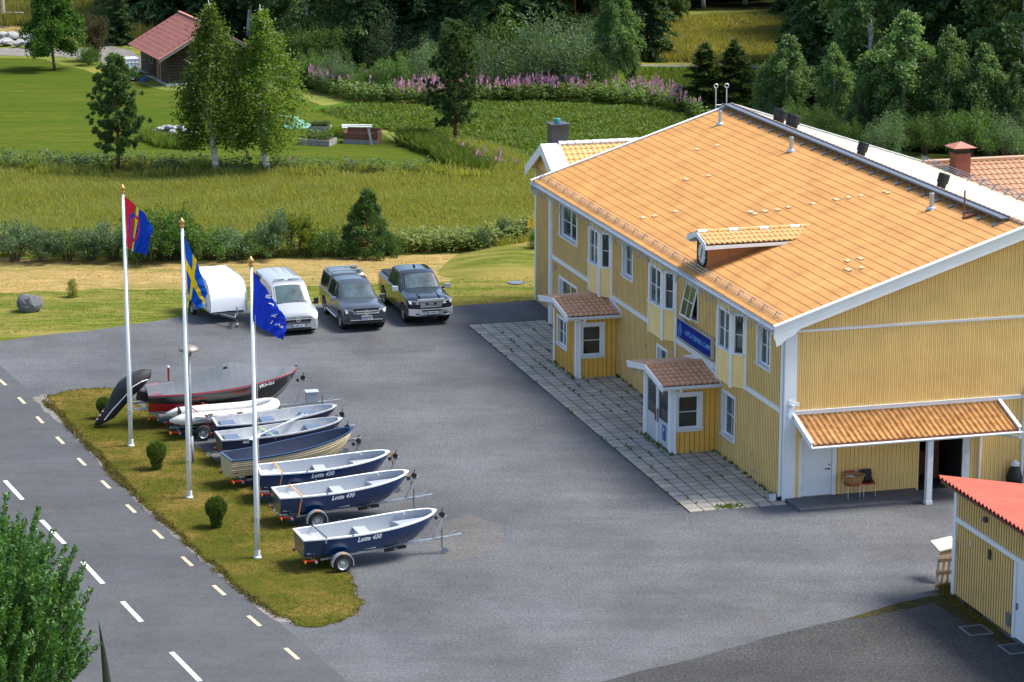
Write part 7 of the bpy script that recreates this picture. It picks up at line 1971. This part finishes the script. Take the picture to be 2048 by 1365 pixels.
for k, (x, y) in enumerate([(-40, 92), (-8, 93), (14, 92), (38, 94), (60, 96), (82, 98), (-22, 78), (4, 79), (26, 79), (50, 82), (70, 86), (-55, 80)]):
    p = G(x, y); s = rr.uniform(.42, .55)
    rock(RP[k % 4], (p.x, p.y, .3), (s * 1.25, s, s * .85), rr.random() * 6, 'pale boulder in the retaining row by the gravel path, top left', 'boulders by the gravel path')
# manhole lid
p = G(1032, 566); o = thing('manhole_cover', (p.x, p.y, -.005), 0, 'round grey manhole cover on the lawn near the yellow house', 'manhole cover')
m = MB(); m.lathe([(.40, 0), (.40, .03), (.34, .035), (.34, .03)], (0, 0, 0), 'Z', 24); m.build('rim', CONCRETE, o); m = MB(); m.lathe([(.335, .03), (0, .033)], (0, 0, 0), 'Z', 24); m.build('lid', STEEL, o)
# drain grates by the shed
for i, (x, y, lab) in enumerate(((1952, 1263, 'square iron drain grate nearer the shed corner'), (2032, 1300, 'square iron drain grate nearest the shed door'))):
    p = G(x, y); o = thing('drain_grate', (p.x, p.y, .010), YAW, lab, 'drain grate', 'drain grates by the shed')
    m = MB()
    for k in range(9): m.bx(-.33 + k * .075, -.33 + k * .075 + .03, -.36, .36, 0, .03)
    m.build('bars', DKGREY, o); m = MB(); m.bx(-.38, -.335, -.42, .42, -.002, .035); m.bx(.335, .38, -.42, .42, -.002, .035); m.bx(-.335, .335, .365, .42, -.002, .035); m.bx(-.335, .335, -.42, -.365, -.002, .035); m.build('frame', STEEL, o)
    m = MB(); m.bx(-.33, .33, -.36, .36, -.004, -.001); m.build('pit', BLACK, o)

# pallet and board leaning on the shed
q = thing('pallet', G(1893, 1178), YAW, 'broken wooden pallet leaning on end against the shed corner', 'pallet')
lean = Matrix.Rotation(.16, 4, 'X')
def lb(m, *a):
    mm = MB(); mm.bx(*a); m.add([lean @ Vector(v) for v in mm.v], mm.f)
m = MB()
for k in range(5): lb(m, -.42 + k * .18, -.42 + k * .18 + .09, -.02, 0, 0, 1.15)
m.build('deck_board', WHITE_OLD, q)
m = MB()
for z in (.12, .56, 1.0): lb(m, -.44, .42, -.11, -.021, z, z + .11)
m.build('bearer', WOOD_LIGHT, q)
q = thing('board', G(1880, 1166), YAW, 'pale wooden board propped in front of the leaning pallet', 'board')
m = MB(); m.prism([(-.1, -.1, 0), (.22, -.1, 0), (.40, .14, 1.0), (.0, .12, .95)], (0, -.03, 0)); m.build('panel', WOOD_LIGHT, q)
m = MB(); m.prism([(-.02, .05, 1.0), (.66, .05, 1.1), (.66, .75, 1.22), (-.05, .7, 1.14)], (0, 0, .02)); m.build('sheet', mat('cream_sheet', (.62, .56, .42), .6, .1, 3), q)
for k in range(14):
    pass
V = []
gp = G(1896, 1186)
for k in range(260):
    a = random.random() * 6.28; r_ = random.random() * .3; h_ = random.uniform(.15, .42)
    b0 = gp + Vector((r_ * math.cos(a), r_ * math.sin(a), 0)); V += [b0 + Vector((.015, 0, 0)), b0 - Vector((.015, 0, 0)), b0 + Vector((random.gauss(0, .1), random.gauss(0, .1), h_))]
for k in range(500):
    t = random.random() ** 1.3; b0 = G(1905 + 100 * t, 1192 + 72 * t) + Vector((random.uniform(-.35, 0), random.uniform(-.2, .2), 0)); h_ = random.uniform(.05, .16)
    V += [b0 + Vector((.02, 0, 0)), b0 - Vector((.02, 0, 0)), b0 + Vector((random.gauss(0, .05), random.gauss(0, .05), h_))]
tag(np_mesh('shed_weeds', np.array([tuple(v) for v in V]), 3, L_ISLAND), kind='stuff')

# chairs and basket under the canopy
def chair(x, y, label):
    q = thing('chair', H(x, y, .10), YAW, label, 'chair', 'metal chairs under the canopy')
    m = MB(); m.bx(-.22, .22, -.22, .22, .43, .47); m.build('seat', REDLENS, q)
    m = MB(); m.prism([(-.21, .20, .60), (.21, .20, .60), (.21, .26, .85), (-.21, .26, .85)], (0, .02, 0)); m.build('backrest', REDLENS, q)
    for sx in (-1, 1):
        m = MB(); m.tube([(sx * .20, -.20, .43), (sx * .22, -.23, 0)], .012, 6); m.build('leg', CHROME, q)
        m = MB(); m.tube([(sx * .20, .28, .86), (sx * .20, .20, .45), (sx * .22, .25, 0)], .012, 6); m.build('leg', CHROME, q)
    return q
chair(2.35, -.42, 'red metal chair holding the wicker basket'); chair(2.95, -.36, 'red metal chair with dark cloth on it, right of the basket')
q = thing('basket', H(2.40, -.45, .575), YAW, 'oval wicker basket standing on a chair under the canopy', 'basket')
m = MB(); m.lathe([(.0, .0), (.22, 0), (.27, .1), (.31, .25), (.32, .29), (.30, .29), (.26, .1), (0, .03)], (0, 0, 0), 'Z', 20); bk = m.build('body', WICKER, q); bk.scale = (1.25, .85, 1)
m = MB(); m.tube([(.40 * math.cos(a), .27 * math.sin(a), .29) for a in [i * math.pi / 12 for i in range(25)]], .018, 6); m.build('rim', WICKER, q)
m = MB(); m.box((-.12, 0, .2), (.25, .2, .12), .3); m.build('cloth', WHITE, q)
q = thing('dark_cloth', H(2.98, -.34, .575), YAW, 'black cloth draped over the chair beside the basket', 'cloth')
m = MB(); m.grid([[(-.2 + .4 * i / 6, y_ + .01 * math.sin(i * 2), z_ + .012 * math.cos(i * 3)) for i in range(7)] for y_, z_ in ((-.12, .0), (.08, .01), (.15, .12), (.18, .30), (.21, .36))]); m.build('fabric', BLACK, q)
q = thing('paint_pot', H(-.32, .12, .03), YAW, 'white paint pots at the foot of the house corner downpipe', 'pot')
m = MB(); m.lathe([(0, 0), (.11, 0), (.12, .2), (.10, .2), (.09, .05), (0, .05)], (0, 0, 0), 'Z', 14); m.build('pot', WHITE_OLD, q); m = MB(); m.lathe([(0, 0), (.08, 0), (.09, .12), (0, .12)], (.22, -.05, 0), 'Z', 12); m.build('cup', BLACK, q)
q = thing('step_ladder', H(8.75, -.55, 0), YAW, 'grey wooden ladder leaning at the right end of the gable wall', 'ladder')
m = MB(); m.bar((-.05, 0, 0), (.25, .35, 1.9), .05, .03, up=(0, 1, 0)); m.bar((.40, 0, 0), (.55, .35, 1.9), .05, .03, up=(0, 1, 0)); m.build('rail', WOOD_GREY, q)
m = MB()
for k in range(6): t = .1 + k * .15; m.bar((-.05 + .3 * t, .35 * t, 1.9 * t), (.40 + .15 * t, .35 * t, 1.9 * t), .05, .03)
m.build('rung', WOOD_GREY, q)
q = thing('plastic_sack', H(8.5, -.3, .0), YAW, 'dark sack with a white top beside the ladder', 'sack')
m = MB(); m.lathe([(0, 0), (.25, .02), (.28, .3), (.2, .6), (.05, .75), (0, .75)], (0, 0, 0), 'Z', 12); m.build('sack', BLACK, q, True); m = MB(); m.lathe([(.15, .0), (.17, .1), (0, .22)], (0, 0, .7), 'Z', 10); m.build('top', WHITE_OLD, q, True)

# log cabin
cc = G(335, 172); CY = R(20.4)
cab = thing('log_cabin', cc, CY, 'dark brown log cabin with a red tiled roof behind the weeping birch', 'cabin')
LW, CWd, ch_, rz_ = 8.1, 6.2, 2.25, 4.0      # local: x right along the gable, y back along the long side
def logs(m, fr, W_, h_, hole=None):
    k = 0; z = .15
    while z < h_:
        iv = [(0, W_)] if not hole or not (hole[2] < z + .1 < hole[3]) else [(0, hole[0]), (hole[1], W_)]
        for a, b_ in iv:
            m.tube([fr.p(a - .0, z + .11, -.1), fr.p(b_ + .0, z + .11, -.1)], .125, 8)
        z += .215
CF = Fr((0, 0, 0), (0, 1, 0), (-1, 0, 0)); CG = Fr((0, 0, 0), (1, 0, 0), (0, -1, 0))
m = MB(); logs(m, CF, LW, ch_, (1.9, 2.9, 0, 2.05)); logs(m, Fr((CWd, 0, 0), (0, 1, 0), (1, 0, 0)), LW, ch_)
m.build('long_wall', LOGWOOD, cab, True)
for yy, fr_ in ((-.02, CG), (LW + .02, Fr((0, LW, 0), (1, 0, 0), (0, 1, 0)))):
  m = MB(); logs(m, fr_, CWd, ch_)
  for k in range(8):
    z = ch_ + k * .215; e = (z - ch_) / (rz_ - ch_) * CWd / 2
    if e < CWd / 2 - .2: m.tube([(e + .1, yy, z + .1), (CWd - e - .1, yy, z + .1)], .12, 8)
  m.build('gable_wall', LOGWOOD, cab, True)
m = MB(); m.bx(-.12, CWd + .12, -.12, LW + .12, -.05, .14); m.build('plinth', STONE_PALE, cab)
m = MB(); CF.box(m, 1.95, 2.85, .15, 2.0, -.12, -.06); m.build('door', WOOD_RED, cab)
m = MB(); CF.box(m, 1.86, 1.96, .15, 2.1, -.1, .04); CF.box(m, 2.86, 2.94, .15, 2.1, -.1, .04); m.build('door_casing', WOOD_LIGHT, cab)
window(cab, CF, 4.3, 5.3, .95, 1.85, casing=.08, name='window', wmat=WOOD_GREY)
window(cab, CF, 6.6, 7.5, .95, 1.85, casing=.08, name='window', wmat=WOOD_GREY)
ov = .75; sl = (rz_ - ch_) / (CWd / 2)
for s in (-1, 1):
    S_ = Vector((-s, 0, sl)).normalized(); hw = CWd / 2 + ov
    m = MB(); tile_roof(m, (CWd / 2 + s * hw, -.75, rz_ + .1 - hw * sl), (0, 1, 0), S_, LW + 1.5, hw / abs(S_.x), course=.4, pitch=.3, amp=.015, step=.012, sub=4); m.build('roof', TILE_RED, cab)
m = MB()
for yy in (-.78, LW + .75):
    for s in (-1, 1):
        m.prism([(CWd / 2 + s * hw, yy, rz_ + .10 - hw * sl), (CWd / 2, yy, rz_ + .10), (CWd / 2, yy, rz_ - .12), (CWd / 2 + s * hw, yy, rz_ - .12 - hw * sl)], (0, .04, 0))
m.build('rake_board', WOOD_GREY, cab)
m = MB()
for s in (-1, 1): m.bar((CWd / 2 + s * hw, -.79, rz_ + .14 - hw * sl), (CWd / 2, -.79, rz_ + .14), .14, .05)
m.bar((CWd / 2, -.75, rz_ + .15), (CWd / 2, LW + .75, rz_ + .15), .22, .06); m.build('roof_cap', mat('pinkish_cap', (.50, .22, .17), .5, .1, 3), cab)
# liquid tank on a cart, blue tub
q = thing('water_tank', G(262, 160), CY, 'white plastic cage tank on a dark cart in front of the log cabin', 'tank')
m = MB(); m.bx(-.5, .5, -.5, .5, .62, 1.55); m.lathe([(.12, 0), (.12, .08), (0, .08)], (0, 0, 1.55), 'Z', 12); m.build('tank', mat('milky_plastic', (.62, .68, .74), .4, .08, 2), q)
m = MB()
for s in (-.52, .52):
    for k in range(5):
        m.tube([(-.52 + k * .26, s, .6), (-.52 + k * .26, s, 1.58)], .015, 4); m.tube([(s, -.52 + k * .26, .6), (s, -.52 + k * .26, 1.58)], .015, 4)
    for z in (.62, .95, 1.28, 1.57): m.tube([(-.52, s, z), (.52, s, z)], .015, 4); m.tube([(s, -.52, z), (s, .52, z)], .015, 4)
m.build('cage', GALV, q)
m = MB(); m.bx(-.6, .6, -.55, .55, .48, .6); m.bar((.6, 0, .5), (1.4, -.3, .3), .08, .08); m.build('cart', BLACK, q)
for s in (-1, 1): add_wheel(q, (0, s * .62, .26), .26, .16, s, GALV, False)
q = thing('tub', G(287, 163), 0, 'small blue tub on the ground by the cabin wall', 'tub')
m = MB(); m.lathe([(0, 0), (.22, 0), (.28, .25), (.25, .25), (.2, .04), (0, .04)], (0, 0, 0), 'Z', 14); m.build('bowl', mat('blue_plastic', (.03, .16, .40), .4, .1, 3), q); m = MB(); m.tube([(.27 * math.cos(a), .27 * math.sin(a), .25) for a in [i * .5236 for i in range(13)]], .015, 5); m.build('rim', NAVY, q)

# garden beds, crate and net
def bed(px, py, rz, L, Wd, hgt, label, plants=None):
    q = thing('raised_bed', (*G(px, py).xy, -.02), R(rz), label, 'raised bed', 'raised beds on the lawn')
    for nm, a in (('long_board', (-L / 2, L / 2, -Wd / 2, -Wd / 2 + .06)), ('long_board', (-L / 2, L / 2, Wd / 2 - .06, Wd / 2)), ('end_board', (-L / 2 - .03, -L / 2 + .03, -Wd / 2 - .01, Wd / 2 + .01)), ('end_board', (L / 2 - .03, L / 2 + .03, -Wd / 2 - .01, Wd / 2 + .01))):
        m = MB(); m.bx(*a, 0, hgt); m.build(nm, WOOD_GREY, q)
    m = MB(); m.bx(-L / 2 + .04, L / 2 - .04, -Wd / 2 + .07, Wd / 2 - .07, 0, hgt - .06); m.build('soil', BARK, q)
    rng = np.random.default_rng(int(px)); C_ = np.column_stack([rng.uniform(-L * .42, L * .42, 900), rng.uniform(-Wd * .38, Wd * .38, 900), hgt + rng.random(900) ** 2 * (plants or .35)])
    np_mesh('vegetables', leaves(C_, .07, .035, rng, .5), 4, L_HERB, q)
bed(635, 288, -18, 2.0, 1.3, .36, 'grey timber raised bed nearest the weeping birch', .5)
bed(641, 264, -5, 1.3, .9, .40, 'small dark raised bed behind the larger grey one', .3)
q = thing('board_stack', (*G(725, 285).xy, -.02), R(-10), 'open red brown wooden bin with white boards laid on it, on the lawn', 'wooden bin')
m = MB()
for k in range(3): m.bx(-1.05, 1.05, -.55, -.5, .02 + k * .22, .22 + k * .22); m.bx(-1.05, 1.05, .5, .55, .02 + k * .28, .28 + k * .28)
m.build('long_side', WOOD_RED, q)
m = MB()
for k in range(3): m.bx(-1.09, -1.04, -.5, .5, .02 + k * .24, .24 + k * .24); m.bx(1.04, 1.09, -.55, .5, .02 + k * .26, .26 + k * .26)
m.build('end_side', WOOD_RED, q)
m = MB(); m.bx(-1.1, 1.1, -.57, -.551, .0, .25); m.build('foot_board', WOOD_GREY, q)
for k in range(3):
    b_ = thing('board', (*G(714, 277 - k * 1.5).xy, .62 + k * .05), R(-12 + 4 * k), ['lowest white board lying on the red brown bin', 'middle white board lying on the red brown bin', 'topmost white board lying on the red brown bin'][k], 'board', 'white boards on the bin')
    m = MB(); m.box((0, 0, .02), (1.9, .18, .04)); m.build('plank', WHITE, b_); m = MB(); m.box((.955, 0, .02), (.01, .175, .038)); m.build('end_grain', WOOD_GREY, b_)
b_ = thing('plank', (*G(745, 289).xy, 0), R(-10), 'grey plank leaning against the end of the red brown bin', 'plank')
m = MB(); m.bar((.0, -.25, 0), (-.25, .05, .95), .14, .03, up=(0, 1, 0)); m.build('board', WOOD_GREY, b_); m = MB(); m.box((.0, -.25, .01), (.15, .04, .02)); m.build('end_grain', WOOD_LIGHT, b_)
q = thing('garden_net', (*G(598, 255).xy, 0), .2, 'pale green garden net draped over a low heap beside the birch', 'net')
m = MB(); rows = []
for i in range(11):
    rows.append([(-1.0 + .2 * i, -.6 + .15 * j, max(0.01, .85 * (1 - abs(i - 3) / 7) * math.sin(math.pi * j / 8)) ) for j in range(9)])
m.grid(rows); m.build('mesh', mat('green_net', (.12, .30, .24), .7, .2, 20), q); m = MB(); m.tube([(-.4, -.4, 0), (-.4, 0, .8), (-.4, .4, 0)], .015, 5); m.build('hoop', GALV, q)
# closed parasol on the terrace, top left
p = G(8, 55); o = thing('parasol', p, 0, 'closed pale parasol standing on the terrace at the top left corner', 'parasol')
m = MB(); m.tube([(0, 0, 0), (0, 0, 3.0)], .025, 8); m.build('pole', BLACK, o); m = MB(); m.lathe([(.10, .0), (.16, .12), (.13, .5), (.12, 1.2), (.05, 1.85), (0, 1.9)], (0, 0, 1.1), 'Z', 12); m.build('canopy', mat('pale_cloth', (.46, .42, .40), .8, .15, 5), o, True); m = MB(); m.lathe([(.0, .08), (.28, .06), (.3, 0)], (0, 0, 0), 'Z', 14); m.build('base', CONCRETE, o)
p = G(30, 40); o = thing('parapet', (p.x - 2, p.y + .5, 0), 0, 'low pale grey wall on the terrace behind the parasol', 'wall')
m = MB(); m.bx(-2.5, 2.6, 0, .3, 0, .5); m.build('wall', STONE_PALE, o); m = MB(); m.bx(-2.55, 2.65, -.05, .35, .501, .56); m.build('coping', WHITE_OLD, o)

# dark curved spike near the camera
sp = G(212, 1430)
o = thing('spike', (-9.72, 63.0, 0), 0, 'dark pointed curved metal spike rising from the bottom edge beside the road', 'spike')
m = MB(); rows = []
for k in range(15):
    t = k / 14; z = 5.25 * t; wd = .17 * (1 - t ** 2.6) + .004; cx_ = -.18 * max(0, (t - .55) / .45) ** 1.6
    rows.append([(cx_ + wd * math.cos(a), .45 * wd * math.sin(a), z) for a in [2 * math.pi * i / 10 for i in range(10)]])
m.grid(rows, close=True); m.add(rows[-1], [tuple(range(10))]); m.build('blade', mat('dark_green_metal', (.035, .045, .042), .35, .3, 2.5, stretch=(6, 6, .6)), o, True)
m = MB(); m.lathe([(0, .12), (.3, .12), (.34, 0)], (0, 0, 0), 'Z', 16); m.build('base', CONCRETE, o)
for oo in list(bpy.data.objects):
    if oo.type == 'MESH' and not oo.data.polygons: bpy.data.objects.remove(oo)
